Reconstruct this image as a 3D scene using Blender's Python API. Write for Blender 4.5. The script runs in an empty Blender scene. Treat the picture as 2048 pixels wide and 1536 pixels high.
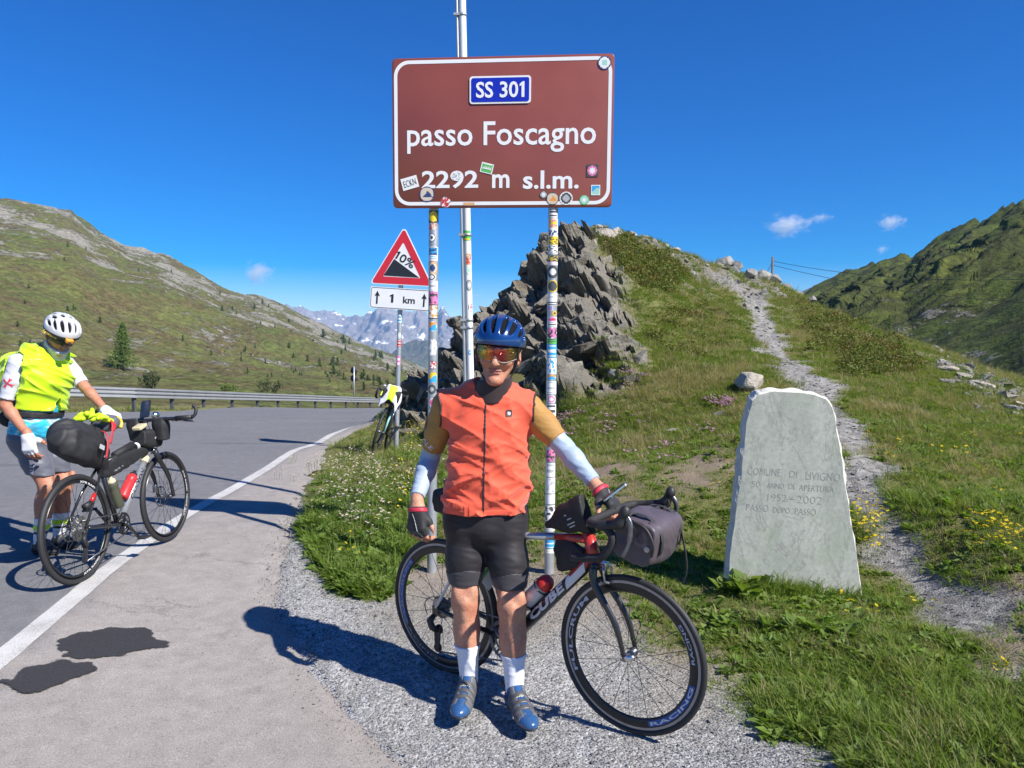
import bpy, bmesh, math, random
import numpy as np
from mathutils import Vector, Matrix, Euler, noise as mnoise
R = math.radians
SC = bpy.context.scene
COL = SC.collection

# ------------------------------------------------------------------ camera
FPX, CXP, CYP, PITCH = 1500.0, 1024.0, 768.0, math.atan(68/1500)
CAMZ = 1.6
cam = bpy.data.objects.new('camera', bpy.data.cameras.new('camera'))
COL.objects.link(cam)
cam.location = (0, 0, CAMZ)
cam.rotation_euler = (math.pi/2 - PITCH, 0, 0)
cam.data.sensor_width = 36; cam.data.lens = 36*FPX/2048
cam.data.clip_start = 0.05; cam.data.clip_end = 40000
SC.camera = cam

# ------------------------------------------------------------------ sky, sun, exposure
SUN_DIR = Vector((0.80, -0.59, 0)).normalized()       # horizontal direction towards the sun
SUN_EL = R(43.0)
world = bpy.data.worlds.new('World'); SC.world = world
world.use_nodes = True
wn = world.node_tree; wn.nodes.clear()
w_out = wn.nodes.new('ShaderNodeOutputWorld'); w_bg = wn.nodes.new('ShaderNodeBackground')
w_sky = wn.nodes.new('ShaderNodeTexSky'); w_sky.sky_type = 'NISHITA'; w_sky.sun_disc = False
w_sky.sun_elevation = SUN_EL
w_sky.sun_rotation = math.atan2(SUN_DIR.x, SUN_DIR.y)
w_sky.altitude = 2300; w_sky.air_density = 1.25; w_sky.dust_density = 0.15; w_sky.ozone_density = 3.0
w_hs = wn.nodes.new('ShaderNodeHueSaturation'); w_hs.inputs['Saturation'].default_value = 2.05
w_hs.inputs['Hue'].default_value = 0.519
w_bg.inputs['Strength'].default_value = 0.080
wn.links.new(w_sky.outputs[0], w_hs.inputs['Color'])
wn.links.new(w_hs.outputs[0], w_bg.inputs['Color']); wn.links.new(w_bg.outputs[0], w_out.inputs['Surface'])
sun = bpy.data.objects.new('sun', bpy.data.lights.new('sun', 'SUN')); COL.objects.link(sun)
sun.data.energy = 5.0; sun.data.angle = R(0.53); sun.data.color = (1.0, 0.95, 0.87)
sd = Vector((SUN_DIR.x*math.cos(SUN_EL), SUN_DIR.y*math.cos(SUN_EL), math.sin(SUN_EL)))
sun.rotation_euler = sd.to_track_quat('Z', 'Y').to_euler()
sun.location = (8, -6, 12)
SC.view_settings.view_transform = 'Standard'; SC.view_settings.look = 'None'
SC.view_settings.exposure = 0.80; SC.view_settings.gamma = 1.0; SC.view_settings.use_curve_mapping = False
SC.render.engine = 'CYCLES'
SC.cycles.max_bounces = 6; SC.cycles.diffuse_bounces = 3; SC.cycles.transparent_max_bounces = 8
SC.cycles.volume_bounces = 4; SC.cycles.use_denoising = True; SC.cycles.caustics_reflective = False; SC.cycles.caustics_refractive = False
SC.cycles.sample_clamp_indirect = 6

# ------------------------------------------------------------------ helpers
def at(px, py, Y):
    a = (px-CXP)/FPX; b = (CYP-py)/FPX
    dy = math.cos(PITCH) + b*math.sin(PITCH); dz = -math.sin(PITCH) + b*math.cos(PITCH)
    t = Y/dy
    return Vector((a*t, Y, CAMZ + dz*t))
def put(o, parent=None):
    COL.objects.link(o)
    if parent is not None: o.parent = parent
    return o
def tag(o, label=None, cat=None, group=None, kind=None):
    if label: o['label'] = label
    if cat: o['category'] = cat
    if group: o['group'] = group
    if kind: o['kind'] = kind
    return o
def empty(name, label=None, cat=None, mat=None, group=None):
    o = bpy.data.objects.new(name, None); o.empty_display_size = .1
    COL.objects.link(o)
    if mat is not None: o.matrix_world = mat
    return tag(o, label, cat, group)
def mesh_np(name, V, faces, mats=None, fm=None, smooth=True, parent=None, link=True):
    """faces: list of tuples or (n,3)/(n,4) array"""
    me = bpy.data.meshes.new(name)
    V = np.asarray(V, dtype=np.float32)
    if isinstance(faces, np.ndarray):
        n, k = faces.shape
        me.vertices.add(len(V)); me.vertices.foreach_set('co', V.ravel())
        me.loops.add(n*k); me.loops.foreach_set('vertex_index', faces.astype(np.int32).ravel())
        me.polygons.add(n); me.polygons.foreach_set('loop_start', np.arange(0, n*k, k, dtype=np.int32))
        me.polygons.foreach_set('loop_total', np.full(n, k, dtype=np.int32))
        me.update(calc_edges=True)
    else:
        me.from_pydata([tuple(map(float, v)) for v in V], [], faces); me.update()
    for m in (mats if isinstance(mats, (list, tuple)) else [mats] if mats else []): me.materials.append(m)
    if fm is not None: me.polygons.foreach_set('material_index', np.asarray(fm, dtype=np.int32))
    me.polygons.foreach_set('use_smooth', np.full(len(me.polygons), bool(smooth)))
    me.validate()
    o = bpy.data.objects.new(name, me)
    if link: put(o, parent)
    return o

class MB:
    """collects shapes in one mesh"""
    def __init__(s): s.v = []; s.f = []; s.m = []; s.sm = []
    def add(s, V, F, mi=0, smooth=True):
        b = len(s.v); s.v += [tuple(map(float, p)) for p in V]
        s.f += [tuple(b+i for i in f) for f in F]; s.m += [mi]*len(F); s.sm += [smooth]*len(F); return s
    def box(s, c, size, rot=None, mi=0, taper=1.0):
        hx, hy, hz = [d/2 for d in size]; V = []
        for z, t in ((-hz, 1), (hz, taper)):
            for x, y in ((-hx, -hy), (hx, -hy), (hx, hy), (-hx, hy)):
                p = Vector((x*t, y*t, z))
                if rot is not None: p = rot @ p
                V.append(p + Vector(c))
        return s.add(V, [(3,2,1,0),(4,5,6,7),(0,1,5,4),(1,2,6,5),(2,3,7,6),(3,0,4,7)], mi, False)
    def tube(s, pts, r, n=10, mi=0, closed=False, cap=True, flat=1.0, up=None):
        """r: number or list. flat: squash of second cross axis"""
        P = [Vector(p) for p in pts]; N = len(P)
        rr = [r]*N if not hasattr(r, '__len__') else list(r)
        V = []; F = []; prev = None
        for i in range(N):
            if closed: d = P[(i+1) % N] - P[i-1]
            else: d = P[min(i+1, N-1)] - P[max(i-1, 0)]
            if d.length < 1e-9: d = Vector((0,0,1))
            d.normalize()
            if prev is None:
                u = Vector(up) if up is not None else (Vector((0,0,1)) if abs(d.z) < .9 else Vector((1,0,0)))
            else: u = prev
            u = (u - d*u.dot(d))
            if u.length < 1e-6: u = d.orthogonal()
            u.normalize(); prev = u; w = d.cross(u)
            for k in range(n):
                a = 2*math.pi*k/n
                V.append(P[i] + u*(math.cos(a)*rr[i]) + w*(math.sin(a)*rr[i]*flat))
        for i in range(N if closed else N-1):
            j = (i+1) % N
            for k in range(n):
                F.append((i*n+k, i*n+(k+1) % n, j*n+(k+1) % n, j*n+k))
        if cap and not closed:
            F.append(tuple(range(n-1, -1, -1))); F.append(tuple((N-1)*n+k for k in range(n)))
        return s.add(V, F, mi)
    def lathe(s, prof, c=(0,0,0), axis=(0,0,1), n=24, mi=0, closed=False):
        """prof: list of (r, h) along axis"""
        ax = Vector(axis).normalized(); u = ax.orthogonal().normalized(); w = ax.cross(u); C = Vector(c)
        V = []; F = []; m = len(prof)
        for k in range(n):
            a = 2*math.pi*k/n; e = u*math.cos(a) + w*math.sin(a)
            for (r, h) in prof: V.append(C + e*r + ax*h)
        for k in range(n):
            k2 = (k+1) % n
            for i in range(m if closed else m-1):
                j = (i+1) % m
                F.append((k*m+i, k2*m+i, k2*m+j, k*m+j))
        return s.add(V, F, mi)
    def prism(s, outline, z0, z1, mi=0, M=None):
        """outline: 2D points ccw, extruded z0..z1, then matrix M"""
        n = len(outline)
        V = [Vector((x, y, z0)) for x, y in outline] + [Vector((x, y, z1)) for x, y in outline]
        if M is not None: V = [M @ v for v in V]
        F = [tuple(range(n-1, -1, -1)), tuple(range(n, 2*n))] + [(i, (i+1) % n, n+(i+1) % n, n+i) for i in range(n)]
        return s.add(V, F, mi, False)
    def xf(s, M):
        s.v = [tuple(M @ Vector(p)) for p in s.v]; return s
    def build(s, name, mats, parent=None, bevel=0, bseg=2, smooth=None, link=True, sub=0):
        me = bpy.data.meshes.new(name); me.from_pydata(s.v, [], s.f); me.update()
        for m in (mats if isinstance(mats, (list, tuple)) else [mats]): me.materials.append(m)
        me.polygons.foreach_set('material_index', s.m)
        me.polygons.foreach_set('use_smooth', s.sm if smooth is None else [smooth]*len(s.f))
        bm = bmesh.new(); bm.from_mesh(me); bmesh.ops.recalc_face_normals(bm, faces=bm.faces)
        if bevel:
            ed = [e for e in bm.edges if len(e.link_faces) == 2 and e.calc_face_angle(0) > .5]
            bmesh.ops.bevel(bm, geom=ed, offset=bevel, segments=bseg, affect='EDGES', profile=.5, clamp_overlap=True)
            if smooth is None:
                for f in bm.faces: f.smooth = True
        bm.to_mesh(me); bm.free()
        if bevel and smooth is None:
            try: me.set_sharp_from_angle(angle=R(50))
            except Exception: pass
        o = bpy.data.objects.new(name, me)
        if link: put(o, parent)
        if sub:
            md = o.modifiers.new('sub', 'SUBSURF'); md.levels = sub; md.render_levels = sub
        return o

_txt = {}
def text_geo(body, size=1.0, bold=0.0, xs=1.0, align='CENTER', spacing=1.0):
    """flat lettering as (verts, faces) in the xy plane"""
    key = (body, size, bold, xs, align, spacing)
    if key in _txt: return _txt[key]
    cu = bpy.data.curves.new('t', 'FONT'); cu.body = body; cu.size = size; cu.offset = bold
    cu.align_x = align; cu.align_y = 'CENTER'; cu.resolution_u = 3; cu.space_character = spacing
    o = bpy.data.objects.new('t', cu); COL.objects.link(o)
    dg = bpy.context.evaluated_depsgraph_get(); me = o.evaluated_get(dg).to_mesh()
    V = [(v.co.x*xs, v.co.y) for v in me.vertices]; F = [tuple(p.vertices) for p in me.polygons]
    o.evaluated_get(dg).to_mesh_clear()
    bpy.data.objects.remove(o); bpy.data.curves.remove(cu)
    _txt[key] = (V, F); return V, F
def lettering(name, body, size, mat, M, parent, bold=0.0, xs=1.0, spacing=1.0, fn=None):
    V, F = text_geo(body, size, bold, xs, 'CENTER', spacing)
    W = [M @ Vector((x, y, 0)) for x, y in V] if fn is None else [fn(x, y) for x, y in V]
    mb = MB(); mb.add(W, F, 0, False)
    me = bpy.data.meshes.new(name); me.from_pydata(mb.v, [], mb.f); me.materials.append(mat); me.update()
    return put(bpy.data.objects.new(name, me), parent)
def rrect(w, h, r, n=5):
    out = []
    for cx, cy, a0 in ((w/2-r, h/2-r, 0), (-w/2+r, h/2-r, 90), (-w/2+r, -h/2+r, 180), (w/2-r, -h/2+r, 270)):
        for i in range(n+1):
            a = R(a0 + 90*i/n); out.append((cx + r*math.cos(a), cy + r*math.sin(a)))
    return out
def ring_geo(outer, inner):
    n = len(outer); V = list(outer) + list(inner)
    return V, [(i, (i+1) % n, n+(i+1) % n, n+i) for i in range(n)]
def frame(o, x, y=None, z=None):
    """matrix with origin o, x axis and z axis (y approx)"""
    x = Vector(x).normalized()
    if z is not None: z = Vector(z); z = (z - x*z.dot(x)).normalized(); y = z.cross(x)
    else: y = Vector(y); y = (y - x*y.dot(x)).normalized(); z = x.cross(y)
    M = Matrix.Identity(4)
    for i in range(3): M[i][0], M[i][1], M[i][2], M[i][3] = x[i], y[i], z[i], o[i]
    return M

# ------------------------------------------------------------------ noise in numpy
_rs = np.random.RandomState(7); _perm = np.concatenate([_rs.permutation(256)]*3)
_grad = _rs.normal(size=(256, 3)); _grad /= np.linalg.norm(_grad, axis=1)[:, None]; _grad = _grad.astype(np.float32)
def perlin(x, y, z=None):
    x = np.asarray(x, np.float32); y = np.asarray(y, np.float32); z = np.zeros_like(x) + .37 if z is None else np.asarray(z, np.float32)
    xi = np.floor(x).astype(np.int32); yi = np.floor(y).astype(np.int32); zi = np.floor(z).astype(np.int32)
    xf = x-xi; yf = y-yi; zf = z-zi; xi &= 255; yi &= 255; zi &= 255
    fx = xf*xf*xf*(xf*(xf*6-15)+10); fy = yf*yf*yf*(yf*(yf*6-15)+10); fz = zf*zf*zf*(zf*(zf*6-15)+10)
    def g(i, j, k):
        h = _perm[_perm[_perm[xi+i]+yi+j]+zi+k]; q = _grad[h]
        return q[..., 0]*(xf-i) + q[..., 1]*(yf-j) + q[..., 2]*(zf-k)
    def L(a, b, t): return a + t*(b-a)
    return L(L(L(g(0,0,0), g(1,0,0), fx), L(g(0,1,0), g(1,1,0), fx), fy), L(L(g(0,0,1), g(1,0,1), fx), L(g(0,1,1), g(1,1,1), fx), fy), fz)*1.5
def fbm(x, y, z=None, oct=4, gain=.5, ridged=False):
    s = 0; a = 1.0; f = 1.0; z = np.zeros_like(np.asarray(x, np.float32)) if z is None else z
    for i in range(oct):
        n = perlin(x*f + 13.1*i, y*f + 7.7*i, z*f + 3.3*i)
        if ridged: n = 1-2*np.abs(n)
        s = s + a*n; a *= gain; f *= 2.03
    return s
def smooth(a, b, x):
    t = np.clip((np.asarray(x, np.float64)-a)/(b-a), 0, 1); return t*t*(3-2*t)
def add_attr(me, name, arr):
    a = me.attributes.new(name, 'FLOAT', 'POINT'); a.data.foreach_set('value', np.asarray(arr, np.float32).ravel())

# ------------------------------------------------------------------ materials
def new_mat(name):
    m = bpy.data.materials.new(name); m.use_nodes = True; nt = m.node_tree; nt.nodes.clear()
    o = nt.nodes.new('ShaderNodeOutputMaterial'); b = nt.nodes.new('ShaderNodeBsdfPrincipled')
    nt.links.new(b.outputs[0], o.inputs['Surface']); return m, nt, b
def tex_noise(nt, scale, detail=4, rough=.55, vec=None, dist=0):
    n = nt.nodes.new('ShaderNodeTexNoise'); n.inputs['Scale'].default_value = scale; n.inputs['Detail'].default_value = detail
    n.inputs['Roughness'].default_value = rough; n.inputs['Distortion'].default_value = dist
    if vec is not None: nt.links.new(vec, n.inputs['Vector'])
    return n
def obj_co(nt, scale=(1,1,1), which='Object'):
    tc = nt.nodes.new('ShaderNodeTexCoord'); mp = nt.nodes.new('ShaderNodeMapping'); mp.inputs['Scale'].default_value = scale
    nt.links.new(tc.outputs[which], mp.inputs['Vector']); return mp.outputs[0]
def ramp(nt, fac, stops, interp='LINEAR'):
    r = nt.nodes.new('ShaderNodeValToRGB'); r.color_ramp.interpolation = interp
    e = r.color_ramp.elements
    while len(e) < len(stops): e.new(.5)
    for i, (p, c) in enumerate(stops):
        e[i].position = p; e[i].color = (c, c, c, 1) if not hasattr(c, '__len__') else (*c[:3], 1)
    if fac is not None: nt.links.new(fac, r.inputs['Fac'])
    return r.outputs['Color']
def mix(nt, fac, a, b, blend='MIX'):
    n = nt.nodes.new('ShaderNodeMix'); n.data_type = 'RGBA'; n.blend_type = blend
    for sock, v in ((n.inputs[0], fac), (n.inputs[6], a), (n.inputs[7], b)):
        if isinstance(v, bpy.types.NodeSocket): nt.links.new(v, sock)
        elif hasattr(v, '__len__'): sock.default_value = (*v[:3], 1)
        else: sock.default_value = v
    return n.outputs[2]
def math_n(nt, op, a, b=0.0, clamp=False):
    n = nt.nodes.new('ShaderNodeMath'); n.operation = op; n.use_clamp = clamp
    for i, v in enumerate((a, b)):
        if isinstance(v, bpy.types.NodeSocket): nt.links.new(v, n.inputs[i])
        else: n.inputs[i].default_value = v
    return n.outputs[0]
def attr(nt, name):
    n = nt.nodes.new('ShaderNodeAttribute'); n.attribute_name = name; return n.outputs['Fac']
def bump(nt, b, h, strength=.3, dist=.01):
    n = nt.nodes.new('ShaderNodeBump'); n.inputs['Strength'].default_value = strength; n.inputs['Distance'].default_value = dist
    nt.links.new(h, n.inputs['Height']); nt.links.new(n.outputs[0], b.inputs['Normal']); return n
_mc = {}
def M(name, col, rough=.55, metal=0.0, var=.12, vs=30, bmp=0.0, bs=200, bd=.002, spec=.5, coat=0.0, sheen=0.0, stretch=(1,1,1)):
    if name in _mc: return _mc[name]
    m, nt, b = new_mat(name)
    co = obj_co(nt, stretch)
    n = tex_noise(nt, vs, 5, .6, co)
    c = mix(nt, 1.0, col, ramp(nt, n.outputs['Fac'], [(.25, 1-var), (.75, 1+var*.6)]), 'MULTIPLY') if var else None
    if c is not None: nt.links.new(c, b.inputs['Base Color'])
    else: b.inputs['Base Color'].default_value = (*col, 1)
    rr = nt.nodes.new('ShaderNodeMapRange'); rr.inputs[3].default_value = max(0, rough-.08); rr.inputs[4].default_value = min(1, rough+.08)
    nt.links.new(n.outputs['Fac'], rr.inputs[0]); nt.links.new(rr.outputs[0], b.inputs['Roughness'])
    b.inputs['Metallic'].default_value = metal; b.inputs['Specular IOR Level'].default_value = spec
    b.inputs['Coat Weight'].default_value = coat; b.inputs['Coat Roughness'].default_value = .08
    b.inputs['Sheen Weight'].default_value = sheen
    if bmp:
        n2 = tex_noise(nt, bs, 3, .6, co); bump(nt, b, n2.outputs['Fac'], bmp, bd)
    _mc[name] = m; return m

# ------------------------------------------------------------------ signed-distance modelling
class Grid:
    def __init__(s, lo, hi, h):
        s.lo = np.array(lo, np.float64); s.h = h
        s.n = np.ceil((np.array(hi)-s.lo)/h).astype(int)+1
        s.ax = [ (s.lo[i] + h*np.arange(s.n[i])).astype(np.float32) for i in range(3)]
        s.F = np.full(tuple(s.n), .2, np.float32)
    def sub(s, lo, hi):
        a = np.clip(np.floor((np.array(lo)-s.lo)/s.h).astype(int), 0, s.n-1); b = np.clip(np.ceil((np.array(hi)-s.lo)/s.h).astype(int)+1, 1, s.n)
        sl = tuple(slice(a[i], max(a[i]+1, b[i])) for i in range(3))
        return sl, np.meshgrid(*[s.ax[i][sl[i]] for i in range(3)], indexing='ij')
    def _un(s, sl, d, k, op='u'):
        A = s.F[sl]
        if op == 'u':
            if k > 0:
                hh = np.maximum(k-np.abs(A-d), 0)/k; s.F[sl] = np.minimum(A, d) - hh*hh*k*.25
            else: s.F[sl] = np.minimum(A, d)
        elif op == 's':
            if k > 0:
                hh = np.maximum(k-np.abs(A+d), 0)/k; s.F[sl] = np.maximum(A, -d) + hh*hh*k*.25
            else: s.F[sl] = np.maximum(A, -d)
    def cone(s, a, b, ra, rb, k=.02, op='u', off=0.0):
        a = np.array(a, float); b = np.array(b, float); ra += off; rb += off; mg = max(ra, rb)+k+.03
        sl, (X, Y, Z) = s.sub(np.minimum(a, b)-mg, np.maximum(a, b)+mg)
        d = b-a; L = max(float(d@d), 1e-9)
        t = np.clip(((X-a[0])*d[0]+(Y-a[1])*d[1]+(Z-a[2])*d[2])/L, 0, 1)
        q = np.sqrt((X-a[0]-t*d[0])**2+(Y-a[1]-t*d[1])**2+(Z-a[2]-t*d[2])**2) - (ra+t*(rb-ra))
        s._un(sl, q.astype(np.float32), k, op); return s
    def ell(s, c, r, k=.02, rot=None, op='u', off=0.0):
        """rot: 3x3 whose columns are the local axes"""
        c = np.array(c, float); r = np.array(r, float)+off; mg = r.max()+k+.03
        sl, (X, Y, Z) = s.sub(c-mg, c+mg); X = X-c[0]; Y = Y-c[1]; Z = Z-c[2]
        if rot is not None:
            Q = np.array(rot, float); X, Y, Z = [X*Q[0, i]+Y*Q[1, i]+Z*Q[2, i] for i in range(3)]
        q = np.sqrt((X/r[0])**2+(Y/r[1])**2+(Z/r[2])**2); g = np.sqrt((X/r[0]**2)**2+(Y/r[1]**2)**2+(Z/r[2]**2)**2)
        d = q*(q-1)/np.maximum(g, 1e-6)
        s._un(sl, d.astype(np.float32), k, op); return s
    def loft(s, p0, p1, lat, st, k=.02, op='u', off=0.0, ex=2.3):
        """st: (t, half lateral, half depth, fwd shift) stations along p0-p1; lat: lateral axis; fwd = axis x lat"""
        p0 = np.array(p0, float); p1 = np.array(p1, float); ax = p1-p0; L = np.linalg.norm(ax); ax /= L
        lat = np.array(lat, float); lat -= ax*(lat@ax); lat /= np.linalg.norm(lat); fw = np.cross(ax, lat)
        mx = max(max(q[1], q[2]) for q in st)+off+k+.05
        sl, (X, Y, Z) = s.sub(np.minimum(p0, p1)-mx, np.maximum(p0, p1)+mx); X = X-p0[0]; Y = Y-p0[1]; Z = Z-p0[2]
        h = X*ax[0]+Y*ax[1]+Z*ax[2]; u = X*lat[0]+Y*lat[1]+Z*lat[2]; v = X*fw[0]+Y*fw[1]+Z*fw[2]
        t = np.clip(h/L, 0, 1); T = [q[0] for q in st]
        def ip(i): 
            ys = np.array([q[i] for q in st]); tt = np.interp(t.ravel(), T, np.arange(len(T))); i0 = np.clip(np.floor(tt).astype(int), 0, len(T)-2); f = tt-i0; f = f*f*(3-2*f)
            return (ys[i0]*(1-f)+ys[i0+1]*f).reshape(t.shape)
        a = ip(1)+off; b = ip(2)+off; v = v-ip(3)
        q = (np.abs(u/a)**ex+np.abs(v/b)**ex)**(1/ex); rad = (q-1)*np.minimum(a, b)
        cap = np.maximum(-h, h-L)-off; d = np.where(cap > 0, np.sqrt(np.maximum(rad, 0)**2+cap**2)+np.minimum(rad, 0)*0, np.maximum(rad, cap))
        s._un(sl, d.astype(np.float32), k, op); return s
    def cut(s, p, nrm):
        """keep the side the normal points AWAY from"""
        n = np.array(nrm, float); n /= np.linalg.norm(n)
        X, Y, Z = np.meshgrid(*s.ax, indexing='ij', sparse=True)
        d = ((X-p[0])*n[0]+(Y-p[1])*n[1]+(Z-p[2])*n[2]).astype(np.float32); s.F = np.maximum(s.F, d); return s
    def pts(s):
        return np.meshgrid(*s.ax, indexing='ij', sparse=True)
    def wrinkle(s, amp, fx, fy, fz, ridged=True, oct=2, where=None, pw=1):
        m = np.abs(s.F) < .03; I = np.nonzero(m)
        P = [s.ax[i][I[i]] for i in range(3)]
        n = fbm(P[0]*fx[0]+P[1]*fx[1]+P[2]*fx[2], P[0]*fy[0]+P[1]*fy[1]+P[2]*fy[2], P[0]*fz[0]+P[1]*fz[1]+P[2]*fz[2], oct, .5, ridged)
        w = 1 if where is None else where(*P)
        if pw > 1: n = np.sign(n)*np.abs(n)**pw
        s.F[m] -= (amp*n*w).astype(np.float32); return s
    def mesh(s, name, mat, parent=None, fmat=None):
        V, Q = surface_nets(s.F, s.lo, s.h)
        return mesh_np(name, V, Q, mat, None, True, parent)
def surface_nets(F, lo, h):
    S = F < 0; nx, ny, nz = F.shape
    c = [S[i:nx-1+i, j:ny-1+j, k:nz-1+k] for i in (0,1) for j in (0,1) for k in (0,1)]
    tot = sum(q.astype(np.int8) for q in c); act = (tot > 0) & (tot < 8)
    I = np.argwhere(act); idx = -np.ones(act.shape, np.int32); idx[act] = np.arange(len(I))
    acc = np.zeros((len(I), 3)); cnt = np.zeros(len(I)); i0 = I
    cor = [np.array(q) for q in ((0,0,0),(0,0,1),(0,1,0),(0,1,1),(1,0,0),(1,0,1),(1,1,0),(1,1,1))]
    val = [F[i0[:,0]+q[0], i0[:,1]+q[1], i0[:,2]+q[2]] for q in cor]
    for a in range(8):
        for b in range(a+1, 8):
            if np.abs(cor[a]-cor[b]).sum() != 1: continue
            m = (val[a] < 0) != (val[b] < 0)
            t = val[a][m]/(val[a][m]-val[b][m]); acc[m] += cor[a] + t[:, None]*(cor[b]-cor[a]); cnt[m] += 1
    V = lo + (I + acc/cnt[:, None])*h
    Q = []
    for ax in range(3):
        o1, o2 = [(1,2),(2,0),(0,1)][ax]
        A = np.swapaxes(np.swapaxes(S, 0, 0), 0, 0)
        sl0 = [slice(None)]*3; sl1 = [slice(None)]*3; sl0[ax] = slice(0, -1); sl1[ax] = slice(1, None)
        ch = S[tuple(sl0)] != S[tuple(sl1)]; pos = np.argwhere(ch)
        ok = (pos[:, o1] > 0) & (pos[:, o2] > 0) & (pos[:, o1] < F.shape[o1]-1) & (pos[:, o2] < F.shape[o2]-1); pos = pos[ok]
        sg = S[tuple(pos.T)]
        def at_(d1, d2):
            q = pos.copy(); q[:, o1] += d1; q[:, o2] += d2; return idx[tuple(q.T)]
        quad = np.stack([at_(-1,-1), at_(0,-1), at_(0,0), at_(-1,0)], 1)
        quad[~sg] = quad[~sg][:, ::-1]; Q.append(quad)
    Q = np.concatenate(Q); return V, Q[(Q >= 0).all(1)]
# ================================================================== THE LAND
GP = [  # (px, py, depth) seen points of the ground
 (862,1155,5.27),(1098,1140,5.35),(925,1400,3.42),(1060,1440,3.25),(1300,1468,3.07),(905,1340,3.66),(700,1400,3.44),(400,1450,3.2),
 (145,1168,4.78),(318,1083,5.9),(100,1105,5.56),(230,1130,5.23),(480,975,8.2),(700,855,16.0),
 (640,1000,7.6),(700,900,11.2),(790,908,11.0),(830,1000,7.6),(850,890,12.0),(755,842,18),
 (1590,1185,4.72),(1460,1180,4.75),(1720,1200,4.62),(1800,1180,4.7),(1740,1000,6.0),(1690,850,8.0),(1620,760,10.5),(1560,715,12.5),(1530,640,17),(1490,575,22),(1470,548,24),
 (1600,590,24),(1700,640,18),(1830,700,14),(1950,752,12),(2048,830,10),(2048,1100,4.6),(1900,1000,5.6),(2048,960,6.6),(2048,1300,3.5),(2048,1480,2.75),(1800,1400,3.25),
 (1300,800,10),(1300,950,7),(1400,850,9),(1200,850,9.5),(1150,1000,6.5),(1300,650,13.5),(1450,700,13),(1320,560,16),(1400,565,18),(1200,478,17),(1290,480,19),(1350,512,20),(1430,535,22),(1540,565,24),
 (1150,750,11),(1000,765,12.5),(1100,600,14),(950,725,13.5),(900,750,14),(1125,490,17),(1030,595,16.5),(940,685,16),(885,735,15.5),(830,790,15),(800,832,14.5),
 (1750,720,13),(1850,850,8.5),(1600,900,7.2),(1430,1000,6.3)]
GW = [  # world points out of sight or fixing the outskirts
 (-4,1,.05),(0,1,0),(0,-3,0),(-6,-3,.1),(3,-3,.15),(3,1,.2),(6,1,.55),(8,4,.75),(12,-3,1.0),(-12,1,.12),(-12,6,.1),(-20,-3,.12),(-20,8,.1),(-8,5.5,.12),(-20,20,-.2),(-12.2,33,-.95),(-7,36,-1.3),(-3,36,-1.35),(-11,42,-1.7),(-5,45,-2.0),(-25,34,-.9),(-20,45,-1.6),
 (-2.3,22,-.28),(0,22,.5),(2.5,22,2.0),(4.5,23,3.4),(6.5,27,3.6),(10,30,2.4),(4,30,2.0),(0,30,-.8),(-3,19,-.13),(-1.5,18.5,1.0),(.5,20,2.6),
 (13,14,.3),(16,20,-.8),(13,24,.4),(18,28,-1.5),(10,36,.8),(4,40,-.5),(0,44,-1.8),(18,8,.9),(14,9,.65),(20,45,-2),(10,20,1.35),(8.6,12.5,.85),(11,10,.6),(24,14,.2),(24,-3,1.2),(9,8,.7)]
ROADZ = [(8,.10),(10,.09),(12,.05),(14,.0),(16,-.05),(18,-.12),(20,-.2),(24,-.42),(28,-.70)]
GW += [(x_, y_, z_) for y_, z_ in ROADZ for x_ in (-3.6, -6, -9, -13)]
_cp = np.array([tuple(at(*q)) for q in GP] + GW, float)
def _phi(r2): return np.where(r2 > 1e-9, .5*r2*np.log(np.maximum(r2, 1e-12)), 0)
def _tps(cp, lam=.02):
    n = len(cp); xy = cp[:, :2]; r2 = ((xy[:, None]-xy[None])**2).sum(-1)
    A = np.zeros((n+3, n+3)); A[:n, :n] = _phi(r2)+lam*np.eye(n); A[:n, n] = 1; A[:n, n+1:] = xy; A[n, :n] = 1; A[n+1:, :n] = xy.T
    return np.linalg.solve(A, np.concatenate([cp[:, 2], np.zeros(3)]))
_w = _tps(_cp)
def G(x, y):
    x = np.asarray(x, float); y = np.asarray(y, float); sh = x.shape; x = x.ravel(); y = y.ravel(); out = np.empty(len(x))
    for i in range(0, len(x), 40000):
        a = x[i:i+40000]; b = y[i:i+40000]
        r2 = (a[:, None]-_cp[None, :, 0])**2 + (b[:, None]-_cp[None, :, 1])**2
        out[i:i+40000] = _phi(r2)@_w[:-3] + _w[-3] + _w[-2]*a + _w[-1]*b
    return out.reshape(sh)
def g1(x, y): return float(G(np.array([x]), np.array([y]))[0])
def proj(x, y, z):
    """reference-image coordinates of world points, used to lay out ground cover"""
    dz = np.asarray(z)-CAMZ; f = np.asarray(y)*math.cos(PITCH) - dz*math.sin(PITCH); u = np.asarray(y)*math.sin(PITCH) + dz*math.cos(PITCH)
    f = np.where(np.abs(f) < .05, .05, f)
    return CXP + FPX*np.asarray(x)/f, CYP - FPX*u/f
_ys = np.geomspace(1.3, 34, 700)
def hit(px, py):
    a = at(px, py, 1.0); d = a - Vector((0, 0, CAMZ))
    zr = CAMZ + _ys*d.z; zg = G(_ys*d.x, _ys); k = np.nonzero(zg > zr)[0]
    if len(k) == 0: i = len(_ys)-1
    else: i = k[0]
    y = _ys[i]
    if 0 < i < len(_ys)-1:
        e0 = zr[i-1]-zg[i-1]; e1 = zr[i]-zg[i]; t = e0/(e0-e1); y = _ys[i-1]+(_ys[i]-_ys[i-1])*t
    return Vector((d.x*y, y, g1(d.x*y, y)))
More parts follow.
